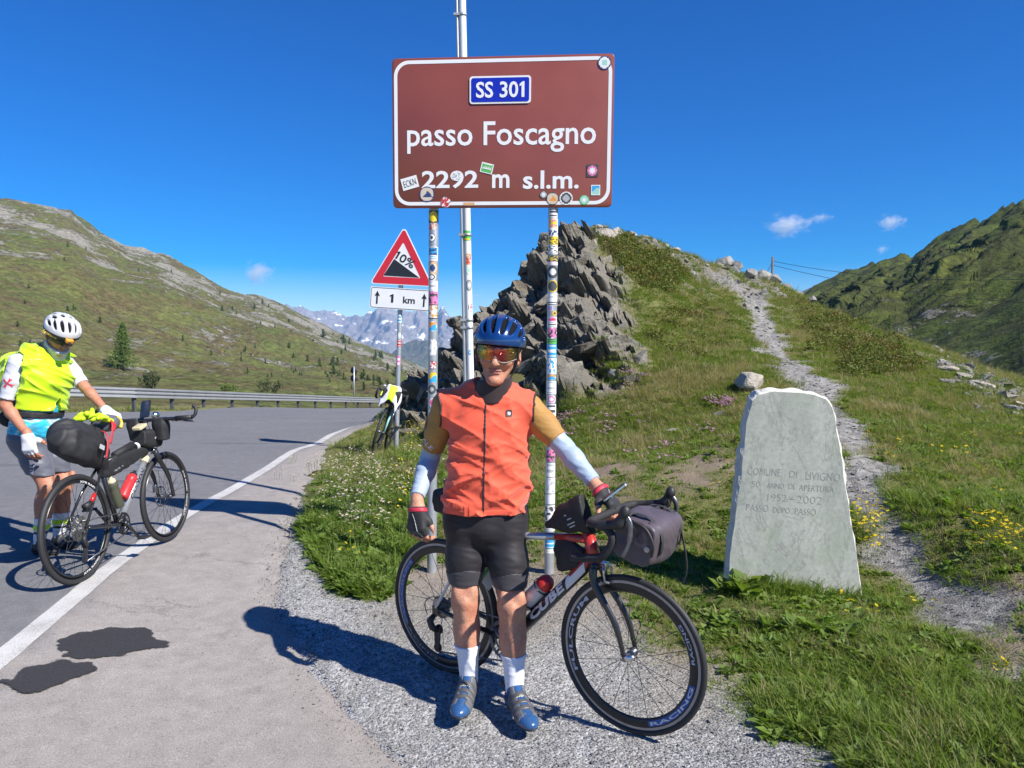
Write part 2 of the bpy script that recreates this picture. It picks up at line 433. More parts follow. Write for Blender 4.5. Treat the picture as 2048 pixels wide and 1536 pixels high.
def poly_sd(px, py, poly):
    """signed distance to a polygon, negative inside"""
    P = np.array(poly, float); n = len(P); best = np.full(px.shape, 1e9); ins = np.zeros(px.shape, bool)
    for i in range(n):
        a = P[i]; b = P[(i+1) % n]; e = b-a
        t = np.clip(((px-a[0])*e[0]+(py-a[1])*e[1])/max(e@e, 1e-9), 0, 1)
        best = np.minimum(best, np.hypot(px-a[0]-t*e[0], py-a[1]-t*e[1]))
        c = (a[1] > py) != (b[1] > py)
        xx = a[0] + (py-a[1])*e[0]/(e[1] if abs(e[1]) > 1e-9 else 1e-9); ins ^= c & (px < xx)
    return np.where(ins, -best, best)
def line_d(px, py, pts):
    P = np.array(pts, float); best = np.full(px.shape, 1e9); par = np.zeros(px.shape)
    for i in range(len(P)-1):
        a = P[i]; e = P[i+1]-a; t = np.clip(((px-a[0])*e[0]+(py-a[1])*e[1])/(e@e), 0, 1); d = np.hypot(px-a[0]-t*e[0], py-a[1]-t*e[1])
        m = d < best; best = np.where(m, d, best); par = np.where(m, i+t, par)
    return best, par

# --- outlines on the ground, as the photograph shows them
ASPH_EDGE = [(1000,1700),(830,1536),(765,1475),(690,1400),(640,1335),(590,1270),(556,1210),(572,1130),(590,1050),(612,985),(640,930),(672,888),(712,866),(748,849)]
_ae = [hit(*p) for p in ASPH_EDGE]
ASPH_W = [(1.0, -3.0), (.6, 1.6)] + [(p.x, p.y) for p in _ae] + [(-3.45, 24), (-3.4, 32), (-3.2, 40), (-2.6, 48), (-1.0, 58), (2, 70)]
RAIL = [(130,24.2),(273,26.2),(349,28.7),(412,31.2),(469,33.7),(519,36.2),(560,38.6),(600,41.0),(634,43.4),(665,45.8),(695,48.2),(719,50.6),(743,53.0),(765,55.6),(785,58.5),(803,61.5)]
def rail_pt(px, Y): 
    x = (px-CXP)*Y/FPX; s = np.interp(px, [0,130,273,349,469,600,743,803], [818,819,820.5,820,819,818,817.2,817])
    return at(px, s, Y)
RAILP = [rail_pt(*q) for q in RAIL]
RAILP = [Vector((-17.5, 19.0, -.12)), Vector((-16.5, 21.5, -.22))] + RAILP
GRAVEL = [(960,1760),(760,1560),(690,1490),(620,1415),(570,1345),(520,1270),(490,1210),(520,1120),(555,1045),(600,990),(640,1075),(655,1150),(690,1190),(770,1195),(830,1120),(1000,1120),(1130,1150),(1230,1190),(1330,1300),(1420,1350),(1510,1405),(1640,1445),(1760,1515),(1960,1700)]
PATHL = [(2060,1330),(1960,1265),(1880,1190),(1810,1110),(1765,1030),(1730,950),(1700,880),(1660,810),(1600,750),(1550,700),(1530,655),(1510,610),(1485,575),(1455,552)]
PATHWD = [3,8,16,32,48,56,56,54,54,52,46,40,32,22]
ROCKZ = [(1130,455),(1195,470),(1200,520),(1245,560),(1262,640),(1268,750),(1200,765),(1130,800),(1040,850),(940,850),(860,850),(800,842),(815,790),(870,715),(940,640),(1010,560),(1075,480)]
def masks(x, y, z):
    u, v = proj(x, y, z); s = y/FPX
    j = fbm(x*1.3, y*1.3, None, 4)*.16; jf = fbm(x*4, y*4, None, 3)
    gr = smooth(.10, -.10, poly_sd(u, v, GRAVEL)*s + j*.7)
    d, par = line_d(u, v, PATHL); wd = np.interp(par, np.arange(len(PATHWD)), PATHWD)
    pa = smooth(.12, -.12, (d-wd*.55)*s + j*2.0) * smooth(1.8, 2.6, y)
    pa = np.maximum(pa, smooth(.10, -.1, (np.hypot((u-1570)/1.4, (v-635)))*s - .06 + j)*.8)
    dirt = smooth(.35, -.25, poly_sd(u, v, [(770,1100),(830,1080),(1080,1090),(1180,1110),(1260,1180),(1400,1300),(1440,1370),(1340,1350),(1250,1290),(1180,1240),(1000,1250),(800,1230)])*s + j)
    rz = smooth(.30, -.25, poly_sd(u, v, ROCKZ)*s + j*2.0) * smooth(8, 9, y)
    back = smooth(16.5, 18.5, y)*smooth(3.2, 1.5, x)*smooth(-4.5, -2.5, x)*smooth(30, 24, y)
    rz = np.maximum(rz, back)
    # rocky crest to the right of the peak and pale rocks at the far right edge
    crest = smooth(.5, -.1, line_d(u, v, [(1180,470),(1280,485),(1345,515),(1420,545),(1480,560),(1545,575)])[0]*s - .10 + j*3.0)*smooth(12, 14, y)*.95
    pale = smooth(.3, -.1, line_d(u, v, [(1880,720),(1930,750),(1985,775),(2050,800)])[0]*s - .06 + j*1.6)*smooth(9, 10, y)*.9
    bare = np.maximum(smooth(.5, .95, fbm(x*.55+5, y*.55, None, 3))*smooth(5.6, 6.5, y)*.4, smooth(.25, -.1, np.hypot((u-1390)/2.2, v-930)*s - .10 + j*1.8))
    bare = np.maximum(bare, smooth(.25, -.1, np.hypot((u-1240)/1.6, v-945)*s - .08 + j*1.8))
    bare = np.maximum(bare, smooth(.2, -.1, np.hypot((u-2040)/1.2, v-1260)*s - .22 + j*1.2))
    return dict(gravel=gr, path=pa, dirt=dirt, rock=np.maximum(rz, np.maximum(crest, pale)), cliff=rz, bare=bare, u=u, v=v)
def in_road(x, y):
    return poly_sd(x, y, ROADPOLY)
ROADPOLY = [(p[0], p[1]) for p in ASPH_W] + [(RAILP[-1].x-1, 70)] + [(p.x+.35, p.y) for p in reversed(RAILP)] + [(-18.5, -3.0)]

def blocks(x, y, z, sz, seed, dip=True):
    """fractured rock: every cell of a jittered lattice is a block with its own offset and tilt"""
    a = (x*.86 + z*.5)/(sz*1.7); b = y/(sz*1.2); c = (z*.86 - x*.5 + y*.3)/(sz*.62)
    best = np.full(x.shape, 9.0); val = np.zeros(x.shape); ia, ib, ic = [np.floor(q).astype(np.int64) for q in (a, b, c)]
    for i in (-1, 0, 1):
        for j in (-1, 0, 1):
            for k in (-1, 0, 1):
                ca, cb, cc = ia+i, ib+j, ic+k; h = (ca*73856093 ^ cb*19349663 ^ cc*83492791 ^ seed*2654435) & 0xffffff
                r1 = (h % 977)/977.; r2 = (h % 787)/787.; r3 = (h % 691)/691.; r4 = (h % 577)/577.; r5 = (h % 439)/439.; r6 = (h % 353)/353.
                da = a-ca-r1; db = b-cb-r2; dc = c-cc-r3; d = da*da+db*db+dc*dc; m = d < best
                best = np.where(m, d, best); val = np.where(m, (r4-.5)*1.0 + (r5-.5)*da*.9 + (r6-.5)*dc*.9 - .25*db, val)
    return val*sz
# --- ground relief
def relief(x, y, z, mk):
    """returns displaced points"""
    asp = smooth(.10, -.25, in_road(x, y))
    soft = (1-asp)*(1-mk['gravel']*.7)
    dz = soft*(fbm(x*.9, y*.9, None, 4)*.035*np.clip(y/5, .5, 3) + fbm(x*6, y*6, None, 3)*.012)
    dz += mk['gravel']*(fbm(x*7, y*7, None, 3)*.006 + fbm(x*1.6, y*1.6)*.012)
    dz -= asp*.06
    dz -= mk['path']*.02
    # turf bank above the gravel by the monument
    u, v = mk['u'], mk['v']
    bk = smooth(.06, -.30, poly_sd(u, v, [(1390,1270),(1480,1290),(1560,1340),(1660,1365),(1760,1400),(1850,1440),(1900,1400),(1850,1290),(1700,1210),(1500,1150),(1390,1180)])*y/FPX + fbm(x*5, y*5)*.05)
    dz += bk*.07*(y < 6)*(1-mk['path'])
    P = np.stack([x, y, z+dz], -1)
    # broken, layered rock
    k = mk['cliff']
    q = x*1.0 + z*.55 + y*.25; r = x*.5 - z*.8
    lay = fbm(q*1.6, r*.5, y*.35, 3, .5)*1.1 + fbm(x*1.1, y*1.1, z*1.1, 4, .55, True)*.28
    st = lay*3.2; fl = np.floor(st); st = (fl + smooth(.66, 1.0, st-fl))/3.2
    am = st*.52 + fbm(x*.8, y*.8, z*.8, 3, .55)*.45 + 0
    kk = k > .02; blk = np.zeros(x.shape); blk[kk] = blocks(x[kk], y[kk], z[kk], .75, 3)*.75 + blocks(x[kk], y[kk], z[kk], .28, 5)*.8 + blocks(x[kk], y[kk], z[kk], .12, 9)*.7
    am = am + blk
    P += k[..., None]*am[..., None]*np.array([-.35, -.62, .42])
    # scree below the cliff
    kc = np.clip(mk['rock']-k, 0, 1)
    P[..., 2] += kc*(fbm(x*1.6, y*1.6, None, 4, .55)*.13)
    return P
NC, NR = 920, 430
_tx = np.concatenate([np.linspace(-.84, .86, 790, endpoint=False), np.linspace(.86, 1.5, 130)]); _yy = np.geomspace(1.5, 40, NR)
X = (_yy[:, None]*_tx[None, :]); Y = np.repeat(_yy[:, None], NC, 1)
Z = G(X, Y); MK = masks(X, Y, Z); PP = relief(X, Y, Z, MK)
def grid_faces(nr, nc, flip=False):
    i = np.arange(nr*nc).reshape(nr, nc); q = np.stack([i[:-1,:-1], i[:-1,1:], i[1:,1:], i[1:,:-1]], -1).reshape(-1, 4); return q[:, ::-1] if flip else q

def ground_material():
    m, nt, b = new_mat('turf_and_stone'); co = obj_co(nt)
    n1 = tex_noise(nt, .45, 5, .6, co); n2 = tex_noise(nt, 5, 6, .65, co); n3 = tex_noise(nt, 60, 4, .7, co)
    gr = mix(nt, ramp(nt, n1.outputs['Fac'], [(.35, 0), (.62, 1)]), (.125,.150,.040), (.19,.175,.068))
    gr = mix(nt, ramp(nt, n2.outputs['Fac'], [(.38, 0), (.7, 1)]), gr, (.19,.165,.08))
    gr = mix(nt, ramp(nt, n3.outputs['Fac'], [(.4, 0), (.65, .6)]), gr, (.08,.09,.028))
    soil = mix(nt, n3.outputs['Fac'], (.13,.095,.065), (.32,.255,.19))
    vo = nt.nodes.new('ShaderNodeTexVoronoi'); vo.inputs['Scale'].default_value = 75; nt.links.new(co, vo.inputs['Vector'])
    gv = ramp(nt, vo.outputs['Color'], [(.1, (.19,.19,.195)), (.5, (.34,.34,.345)), (.9, (.52,.52,.52))])
    gv = mix(nt, ramp(nt, n2.outputs['Fac'], [(.35, 0), (.75, .7)]), gv, (.30,.285,.26))
    rk = mix(nt, ramp(nt, n2.outputs['Fac'], [(.3, 0), (.7, 1)]), (.12,.112,.095), (.23,.21,.175))
    rk = mix(nt, ramp(nt, n3.outputs['Fac'], [(.45, 0), (.62, .75)]), rk, (.29,.27,.235))
    lich = tex_noise(nt, 1.7, 5, .6, co); rk = mix(nt, ramp(nt, lich.outputs['Fac'], [(.58, 0), (.72, .55)]), rk, (.21,.16,.11))
    c = mix(nt, attr(nt, 'bare'), gr, soil)
    c = mix(nt, attr(nt, 'dirt'), c, soil); c = mix(nt, attr(nt, 'rock'), c, rk)
    vp = nt.nodes.new('ShaderNodeTexVoronoi'); vp.inputs['Scale'].default_value = 22; nt.links.new(co, vp.inputs['Vector'])
    pc = ramp(nt, vp.outputs['Color'], [(.1, (.13,.125,.115)), (.9, (.31,.30,.28))])
    c = mix(nt, attr(nt, 'path'), c, pc)
    gm = math_n(nt, 'MULTIPLY', attr(nt, 'gravel'), math_n(nt, 'SUBTRACT', 1.0, math_n(nt, 'MULTIPLY', attr(nt, 'dirt'), .75)))
    c = mix(nt, gm, c, gv)
    nt.links.new(c, b.inputs['Base Color']); b.inputs['Roughness'].default_value = .92; b.inputs['Specular IOR Level'].default_value = .2
    hh = math_n(nt, 'ADD', math_n(nt, 'MULTIPLY', vo.outputs['Distance'], -.5), n3.outputs['Fac']); rb = math_n(nt, 'MULTIPLY', attr(nt, 'rock'), tex_noise(nt, 7, 8, .75, obj_co(nt, (1, 1, 2.2))).outputs['Fac']); hh = math_n(nt, 'ADD', hh, math_n(nt, 'MULTIPLY', rb, 9.0)); bump(nt, b, hh, .7, .02)
    return m
MAT_GROUND = ground_material()
ground = mesh_np('ground', PP.reshape(-1, 3), grid_faces(NR, NC), MAT_GROUND); tag(ground, kind='structure')
_cq = MK['cliff'][:-1, :-1].ravel(); ground.data.polygons.foreach_set('use_smooth', _cq < .35)
for k in ('gravel', 'path', 'dirt', 'rock', 'bare'): add_attr(ground.data, k, MK[k])
def surf(x, y):
    """height of the finished ground"""
    x = np.asarray(x, float); y = np.asarray(y, float); z = G(x, y); mk = masks(x, y, z); return relief(x, y, z, mk), mk
# wider ground around and beyond
xs = np.concatenate([np.arange(-60, 60, 2.0)]); ys = np.arange(-30, 76, 2.0)
XX, YY = np.meshgrid(xs, ys); ZZ = G(np.clip(XX, -24, 22), np.clip(YY, -4, 45)) - .45 - np.clip(YY-45, 0, 60)*.07
bx = mesh_np('meadow', np.stack([XX, YY, ZZ], -1).reshape(-1, 3), grid_faces(len(ys), len(xs)), MAT_GROUND); tag(bx, kind='structure')
add_attr(bx.data, 'bare', np.zeros(XX.size))

# --- road
def road_material():
    m, nt, b = new_mat('asphalt'); co = obj_co(nt)
    n1 = tex_noise(nt, .7, 4, .6, co); n2 = tex_noise(nt, 160, 3, .8, co); n3 = tex_noise(nt, 9, 5, .6, co)
    lane = mix(nt, n1.outputs['Fac'], (.128,.129,.134), (.178,.178,.184)); shoulder = mix(nt, n1.outputs['Fac'], (.245,.222,.205), (.305,.280,.260))
    c = mix(nt, attr(nt, 'shoulder'), lane, shoulder)
    st = tex_noise(nt, 1.0, 4, .6, obj_co(nt, (.28, 2.2, 1))); sm = math_n(nt, 'MULTIPLY', ramp(nt, st.outputs['Fac'], [(.60, 0), (.68, 1)]), attr(nt, 'streak'))
    c = mix(nt, math_n(nt, 'MULTIPLY', sm, .65), c, (.045,.045,.05))
    c = mix(nt, 1.0, c, ramp(nt, n2.outputs['Fac'], [(.3, .55), (.5, 1.0), (.72, 1.5)]), 'MULTIPLY')
    c = mix(nt, 1.0, c, ramp(nt, n3.outputs['Fac'], [(.25, .82), (.75, 1.14)]), 'MULTIPLY')
    sp = tex_noise(nt, 75, 2, .9, co); c = mix(nt, ramp(nt, sp.outputs['Fac'], [(.66, 0), (.72, .7)]), c, (.05,.045,.042)); c = mix(nt, ramp(nt, sp.outputs['Fac'], [(.27, .6), (.33, 0)]), c, (.46,.44,.42))
    cr = nt.nodes.new('ShaderNodeTexVoronoi'); cr.feature = 'DISTANCE_TO_EDGE'; cr.inputs['Scale'].default_value = .28; dn = tex_noise(nt, 2.2, 5, .7, co); ad = nt.nodes.new('ShaderNodeVectorMath'); ad.operation = 'ADD'; nt.links.new(co, ad.inputs[0]); nt.links.new(dn.outputs['Color'], ad.inputs[1]); nt.links.new(ad.outputs[0], cr.inputs['Vector'])
    c = mix(nt, math_n(nt, 'MULTIPLY', ramp(nt, cr.outputs['Distance'], [(.0, 1), (.006, 0)]), ramp(nt, n1.outputs['Fac'], [(.5, 0), (.6, .45)])), c, (.06,.056,.054))
    nt.links.new(c, b.inputs['Base Color']); b.inputs['Roughness'].default_value = .88; b.inputs['Specular IOR Level'].default_value = .3
    bump(nt, b, n2.outputs['Fac'], .5, .006); return m
LINE = [(-200,1490),(-60,1375),(0,1322),(60,1276),(120,1226),(230,1132),(330,1060),(400,1016),(480,972),(550,929),(620,893),(665,870),(700,856),(730,847),(752,842)]
LINEP = [hit(*p) for p in LINE]; LINEXY = [(LINEP[0].x+.2, -3.0)] + [(p.x, p.y) for p in LINEP] + [(-3.9, 24), (-4.0, 32), (-3.8, 40), (-3.2, 48)]
def road_z(x, y): return G(x, y) + .012 + fbm(np.asarray(x)*.7, np.asarray(y)*.7)*.006
ae = np.array(ASPH_W); rp = np.array([(p.x+.2, p.y) for p in RAILP] + [(RAILP[-1].x-1, 72)]); rp = np.concatenate([[(-18.5, -3.0)], rp])
yr = np.concatenate([np.linspace(-3, 1.6, 10), np.geomspace(1.7, 62, 420)]); nc = 70
EX = np.interp(yr, ae[:, 1], ae[:, 0]); LX = np.interp(yr, rp[:, 1], rp[:, 0])
LY = np.interp(yr, [q[1] for q in LINEXY], [q[0] for q in LINEXY])
tt = np.linspace(0, 1, nc)**.7
XR = EX[:, None] + (LX-EX)[:, None]*tt[None]**1.6; YR = np.repeat(yr[:, None], nc, 1)
jag = (fbm(yr*2.2, yr*0+2.2, None, 5, .62)*.075 + perlin(yr*14, yr*0+5.1)*.018)*np.clip(yr/4, .6, 2); XR[:, 0] += jag; XR[:, 1] += jag*.5
ZR = road_z(XR, YR); ZR[:, 0] -= .03
road = mesh_np('road', np.stack([XR, YR, ZR], -1).reshape(-1, 3), grid_faces(len(yr), nc, True), road_material()); tag(road, kind='structure')
add_attr(road.data, 'shoulder', smooth(-.05, .10, XR - LY[:, None])); add_attr(road.data, 'streak', smooth(6.5, 9, YR)*smooth(-.4, -.9, XR-LY[:, None])*smooth(-5, -2.5, XR-LY[:, None]))
# white edge line, dark wet stains
def strip(name, pts, w, mat, lift):
    P = np.array(pts, float); s = np.concatenate([[0], np.cumsum(np.hypot(*np.diff(P, axis=0).T))]); n = int(s[-1]/.12)
    q = np.linspace(0, s[-1], n); c = np.stack([np.interp(q, s, P[:, i]) for i in (0, 1)], 1)
    ker = np.ones(9)/9; c[4:-4] = np.stack([np.convolve(c[:, i], ker, 'valid') for i in (0, 1)], 1)
    d = np.gradient(c, axis=0); d /= np.linalg.norm(d, axis=1)[:, None]; nr = np.stack([-d[:, 1], d[:, 0]], 1)
    cols = [c + nr*(w*(k-.5)) for k in (0, .5, 1)]; A = np.stack(cols, 1); A[:, 0] += nr*(fbm(q*9, q*0)*.006)[:, None]; A[:, 2] += nr*(fbm(q*9, q*0+9)*.006)[:, None]
    z = road_z(A[..., 0], A[..., 1]) + lift
    return mesh_np(name, np.concatenate([A, z[..., None]], -1).reshape(-1, 3), grid_faces(n, 3, True), mat)
def paint_material():
    m, nt, b = new_mat('worn_road_paint'); co = obj_co(nt); n = tex_noise(nt, 130, 3, .8, co); n2 = tex_noise(nt, 4, 4, .6, co)
    f = ramp(nt, math_n(nt, 'ADD', math_n(nt, 'MULTIPLY', n.outputs['Fac'], .8), math_n(nt, 'MULTIPLY', n2.outputs['Fac'], .35)), [(.47, .15), (.58, 1)])
    nt.links.new(mix(nt, f, (.26,.25,.24), (.50,.49,.475)), b.inputs['Base Color']); b.inputs['Roughness'].default_value = .8; bump(nt, b, n.outputs['Fac'], .4, .005); return m
ln = strip('road_edge_line', LINEXY, .125, paint_material(), .005); tag(ln, kind='structure')
def blob(name, outline_px, mat, lift):
    poly = [hit(*p) for p in outline_px]; xs = [p.x for p in poly]; ys = [p.y for p in poly]; n1, n2 = 120, 90
    gx, gy = np.meshgrid(np.linspace(min(xs)-.15, max(xs)+.15, n1), np.linspace(min(ys)-.15, max(ys)+.15, n2)); d = poly_sd(gx, gy, [(p.x, p.y) for p in poly])
    d = d + fbm(gx*6, gy*9, None, 5, .62)*.045; o = mesh_np(name, np.stack([gx, gy, road_z(gx, gy)+lift], -1).reshape(-1, 3), grid_faces(n2, n1), mat); add_attr(o.data, 'wet', smooth(.012, -.030, d))
    bm = bmesh.new(); bm.from_mesh(o.data); dv = d.ravel(); bm.verts.ensure_lookup_table(); bmesh.ops.delete(bm, geom=[v for v in bm.verts if dv[v.index] > .03], context='VERTS'); bm.to_mesh(o.data); bm.free(); return o
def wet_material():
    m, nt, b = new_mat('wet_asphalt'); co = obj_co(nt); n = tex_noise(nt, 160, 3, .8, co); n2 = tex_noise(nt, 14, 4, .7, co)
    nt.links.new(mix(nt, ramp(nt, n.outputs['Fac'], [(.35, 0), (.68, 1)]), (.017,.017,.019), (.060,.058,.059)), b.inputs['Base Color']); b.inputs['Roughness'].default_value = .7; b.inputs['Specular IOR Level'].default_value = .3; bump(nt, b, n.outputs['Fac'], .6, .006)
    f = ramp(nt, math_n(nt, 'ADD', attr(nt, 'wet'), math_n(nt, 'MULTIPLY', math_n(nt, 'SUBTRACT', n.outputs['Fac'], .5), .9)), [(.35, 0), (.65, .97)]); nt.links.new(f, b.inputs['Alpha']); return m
MAT_WET = wet_material()
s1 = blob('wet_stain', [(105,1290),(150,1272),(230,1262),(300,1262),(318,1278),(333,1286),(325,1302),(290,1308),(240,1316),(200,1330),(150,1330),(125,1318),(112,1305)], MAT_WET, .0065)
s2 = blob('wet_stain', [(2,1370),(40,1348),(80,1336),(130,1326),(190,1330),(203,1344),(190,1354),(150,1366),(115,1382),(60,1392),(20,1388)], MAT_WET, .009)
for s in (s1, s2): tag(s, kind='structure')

# --- hills and mountains: columns of points from near foot to ridge
def hill_material(name, g1c, g2c, g3c, rock, rockamt, sc):
    m, nt, b = new_mat(name); co = obj_co(nt)
    n1 = tex_noise(nt, .018*sc, 6, .62, co); n2 = tex_noise(nt, .09*sc, 6, .65, co); n3 = tex_noise(nt, .5*sc, 5, .7, co)
    c = mix(nt, ramp(nt, n1.outputs['Fac'], [(.38, 0), (.6, 1)]), g1c, g2c); c = mix(nt, ramp(nt, n2.outputs['Fac'], [(.42, 0), (.62, 1)]), c, g3c)
    c = mix(nt, 1.0, c, ramp(nt, n3.outputs['Fac'], [(.3, .42), (.7, 1.45)]), 'MULTIPLY')
    r1 = tex_noise(nt, .03*sc, 7, .68, obj_co(nt, (1, 1, 2.0))); r2 = tex_noise(nt, .35*sc, 5, .7, co)
    rf = math_n(nt, 'ADD', math_n(nt, 'MULTIPLY', r1.outputs['Fac'], .62), math_n(nt, 'MULTIPLY', r2.outputs['Fac'], .38))
    rm = ramp(nt, math_n(nt, 'ADD', rf, math_n(nt, 'MULTIPLY', attr(nt, 'stony'), .10)), [(rockamt-.01, 0), (rockamt+.03, 1)])
    rc = mix(nt, ramp(nt, n3.outputs['Fac'], [(.35, 0), (.65, 1)]), tuple(q*.55 for q in rock), rock)
    c = mix(nt, rm, c, rc); sp = tex_noise(nt, 1.6*sc, 4, .75, co); c = mix(nt, 1.0, c, ramp(nt, sp.outputs['Fac'], [(.32, .6), (.66, 1.3)]), 'MULTIPLY'); nt.links.new(c, b.inputs['Base Color']); b.inputs['Roughness'].default_value = .95; b.inputs['Specular IOR Level'].default_value = .1
    bump(nt, b, math_n(nt, 'ADD', n3.outputs['Fac'], math_n(nt, 'MULTIPLY', rm, .6)), .9, .8/sc); return m
def hill(name, pxs, prof, mat, noisef, extra=None):
    """prof(px) -> list of (Y, z) from foot over the ridge to the back"""
    cols = []; 
    for px in pxs:
        yz = prof(px); cols.append([((px-CXP)/FPX*y, y, z) for y, z in yz])
    A = np.array(cols); A = np.swapaxes(A, 0, 1)
    A = noisef(A); o = mesh_np(name, A.reshape(-1, 3), grid_faces(A.shape[0], A.shape[1]), mat); tag(o, kind='structure')
    return o, A
LR = np.array([(-900,560),(-600,470),(-300,405),(-120,395),(0,406),(80,418),(150,432),(200,470),(260,500),(330,520),(400,553),(450,580),(520,600),(580,626),(650,660),(720,692),(780,718),(830,738),(880,760),(960,790),(1100,815)], float)
LRY = [(-900,330),(-300,420),(0,470),(300,520),(600,620),(880,800),(1100,900)]
def lprof(px):
    yn = float(np.interp(px, [-900,-300,0,130,273,469,600,743,803,1100], [14,19,22.5,24.6,26.7,34.2,41.6,53.6,62.5,80]))
    zn = 1.6-(np.interp(px, [-900,-300,130,803,1100], [819,819,818,817,816])-700)/FPX*yn
    yr = float(np.interp(px, *zip(*LRY))); zr = 1.6+(700-np.interp(px, LR[:, 0], LR[:, 1]))*yr/FPX
    ym = float(np.interp(px, [-900,0,700,1100], [105,115,180,230])); zm = 1.6-np.interp(px, [-900,0,600,1100], [42,46,62,82])*ym/FPX
    out = []
    for t in np.linspace(0, 1, 60)**1.6: out.append((yn+(ym-yn)*t, zn-.25+(zm-zn+.25)*t))
    for t in np.linspace(.012, 1, 190):
        y = ym+(yr-ym)*t; out.append((y, zm+(zr-zm)*(t**1.12*.55+.45*t)))
    for t in (.05,.15,.35,.7,1.0): out.append((yr+170*t, zr-95*t*t-12*t))
    return out
def lnoise(A):
    x, y, z = A[..., 0], A[..., 1], A[..., 2]; far = smooth(100, 220, y); n = fbm(x*.012, y*.012, None, 5)*6 + fbm(x*.05, y*.05, None, 4, .55, True)*1.3 + fbm(x*.16, y*.16, None, 3, .6, True)*.45
    A[..., 2] += n*far*.8 + fbm(x*.11, y*.11, None, 4, .55, True)*.5*smooth(40, 80, y)*(1-far*.7) + fbm(x*.03+4, y*.03, None, 3)*1.0*smooth(50, 90, y)
    return A
MAT_LH = hill_material('alpine_slope', (.090,.115,.032), (.125,.130,.042), (.105,.085,.040), (.28,.265,.22), .585, 1.0)
lh, LA = hill('hillside', np.linspace(-900, 1100, 500), lprof, MAT_LH, lnoise)
add_attr(lh.data, 'stony', smooth(150, 420, LA[..., 1])*.8 + .55*smooth(.0, .6, fbm(LA[..., 0]*.02, LA[..., 1]*.02, None, 3)))
def lz(x, y):
    """height of the left hillside near (x, y)"""
    d = (LA[..., 0]-x)**2 + (LA[..., 1]-y)**2; i = np.unravel_index(np.argmin(d), d.shape); return float(LA[i][2])
# right valley side
RR = np.array([(1380,640),(1500,620),(1600,604),(1660,580),(1720,556),(1775,534),(1800,532),(1822,538),(1860,510),(1900,486),(1960,470),(2000,452),(2048,428),(2300,300),(2700,190),(3400,150)], float)
def rprof(px):
    yn = float(np.interp(px, [1380,1700,1850,2048,3400], [60,50,40,30,20])); zn = float(np.interp(px, [1380,1700,2048,3400], [-4.5,-4,-1.7,.6]))
    yr = float(np.interp(px, [1380,1660,1800,2048,2700,3400], [420,360,300,230,190,160])); zr = 1.6+(700-np.interp(px, RR[:, 0], RR[:, 1]))*yr/FPX
    out = []
    for t in np.linspace(0, 1, 220):
        y = yn+(yr-yn)*t; out.append((y, zn+(zr-zn)*(.62*t+.38*t*t)))
    for t in (.05,.15,.35,.7,1.0): out.append((yr+120*t, zr-60*t*t-6*t))
    return out
def rnoise(A):
    x, y, z = A[..., 0].copy(), A[..., 1].copy(), A[..., 2]
    u = (x*.75+y*.35); v = (y*.9-x*.45)     # spurs run down to the valley
    f = smooth(45, 130, y)
    n = fbm(u*.005, v*.022, None, 3, .5, True)*5.0 + fbm(u*.014, v*.065, None, 4, .5, True)*4.6 + fbm(u*.05, v*.21, None, 3, .55, True)*1.3
    edge_ = smooth(0, 60, np.hypot(x, y)*0+y); A[..., 2] += (n-7.2)*f*.75 + fbm(x*.15, y*.15)*.4*(1-f)
    k = np.exp(-(((x-95)/60)**2+((y-190)/70)**2)); A[..., 0] += -k*fbm(x*.05, y*.05, z*.06, 4, .6, True)*4
    return A
MAT_RH = hill_material('valley_slope', (.050,.074,.015), (.078,.092,.022), (.042,.048,.019), (.25,.24,.21), .615, 1.3)
rh, RA = hill('valley_side', np.concatenate([np.linspace(1380, 2300, 330), np.linspace(2310, 3400, 60)]), rprof, MAT_RH, rnoise)
add_attr(rh.data, 'stony', .5*smooth(.1, .7, fbm(RA[..., 0]*.03, RA[..., 1]*.03, None, 3)) + .9*smooth(.55, .35, np.abs((RA[..., 2]+1)/6))*smooth(40, 60, RA[..., 1])*smooth(130, 90, RA[..., 1]))
# the hill behind it
BR = np.array([(1300,660),(1450,640),(1560,600),(1610,588),(1650,572),(1700,560),(1740,552),(1800,560),(2000,600)], float)
def bprof(px):
    yr = 1500.; zr = 1.6+(700-np.interp(px, BR[:, 0], BR[:, 1]))*yr/FPX
    return [(500+1000*t, -45+(zr+45)*t**1.2) for t in np.linspace(0, 1, 90)] + [(1560, zr-15), (1800, zr-120)]
def bnoise(A): A[..., 2] += (fbm(A[..., 0]*.01, A[..., 1]*.01, None, 5, .55, True)-.4)*7*smooth(520, 800, A[..., 1]); return A
bh, BA = hill('far_hill', np.linspace(1300, 2000, 150), bprof, hill_material('far_slope', (.10,.105,.05), (.13,.12,.06), (.12,.10,.06), (.30,.28,.25), .55, .4), bnoise)
add_attr(bh.data, 'stony', np.full(BA[..., 0].size, .3))
# far snowy range
MR = np.array([(300,660),(420,640),(520,634),(560,628),(600,626),(640,630),(662,636),(700,652),(722,650),(745,643),(765,630),(782,621),(796,632),(810,640),(830,646),(848,634),(862,652),(876,641),(886,626),(896,636),(915,645),(935,640),(960,646),(1000,655),(1100,640),(1250,660),(1400,650)], float)
def mprof(px):
    yr = 5200.; zr = 1.6+(700-np.interp(px, MR[:, 0], MR[:, 1]))*yr/FPX
    return [(2300+2900*t, -330+(zr+330)*(.35*t+.65*t**2.2)) for t in np.linspace(0, 1, 170)] + [(5350, zr-130), (5900, zr-520)]
def mnz(A):
    x, y = A[..., 0], A[..., 1]; f = smooth(2300, 3600, y)
    n = fbm(x*.0022, y*.0012, None, 6, .56, True)*85 + fbm(x*.011, y*.006, None, 4, .6, True)*24
    A[..., 2] += (n-60)*f*smooth(0, 1, 1-np.clip((y-4700)/700, 0, 1)*.62); return A
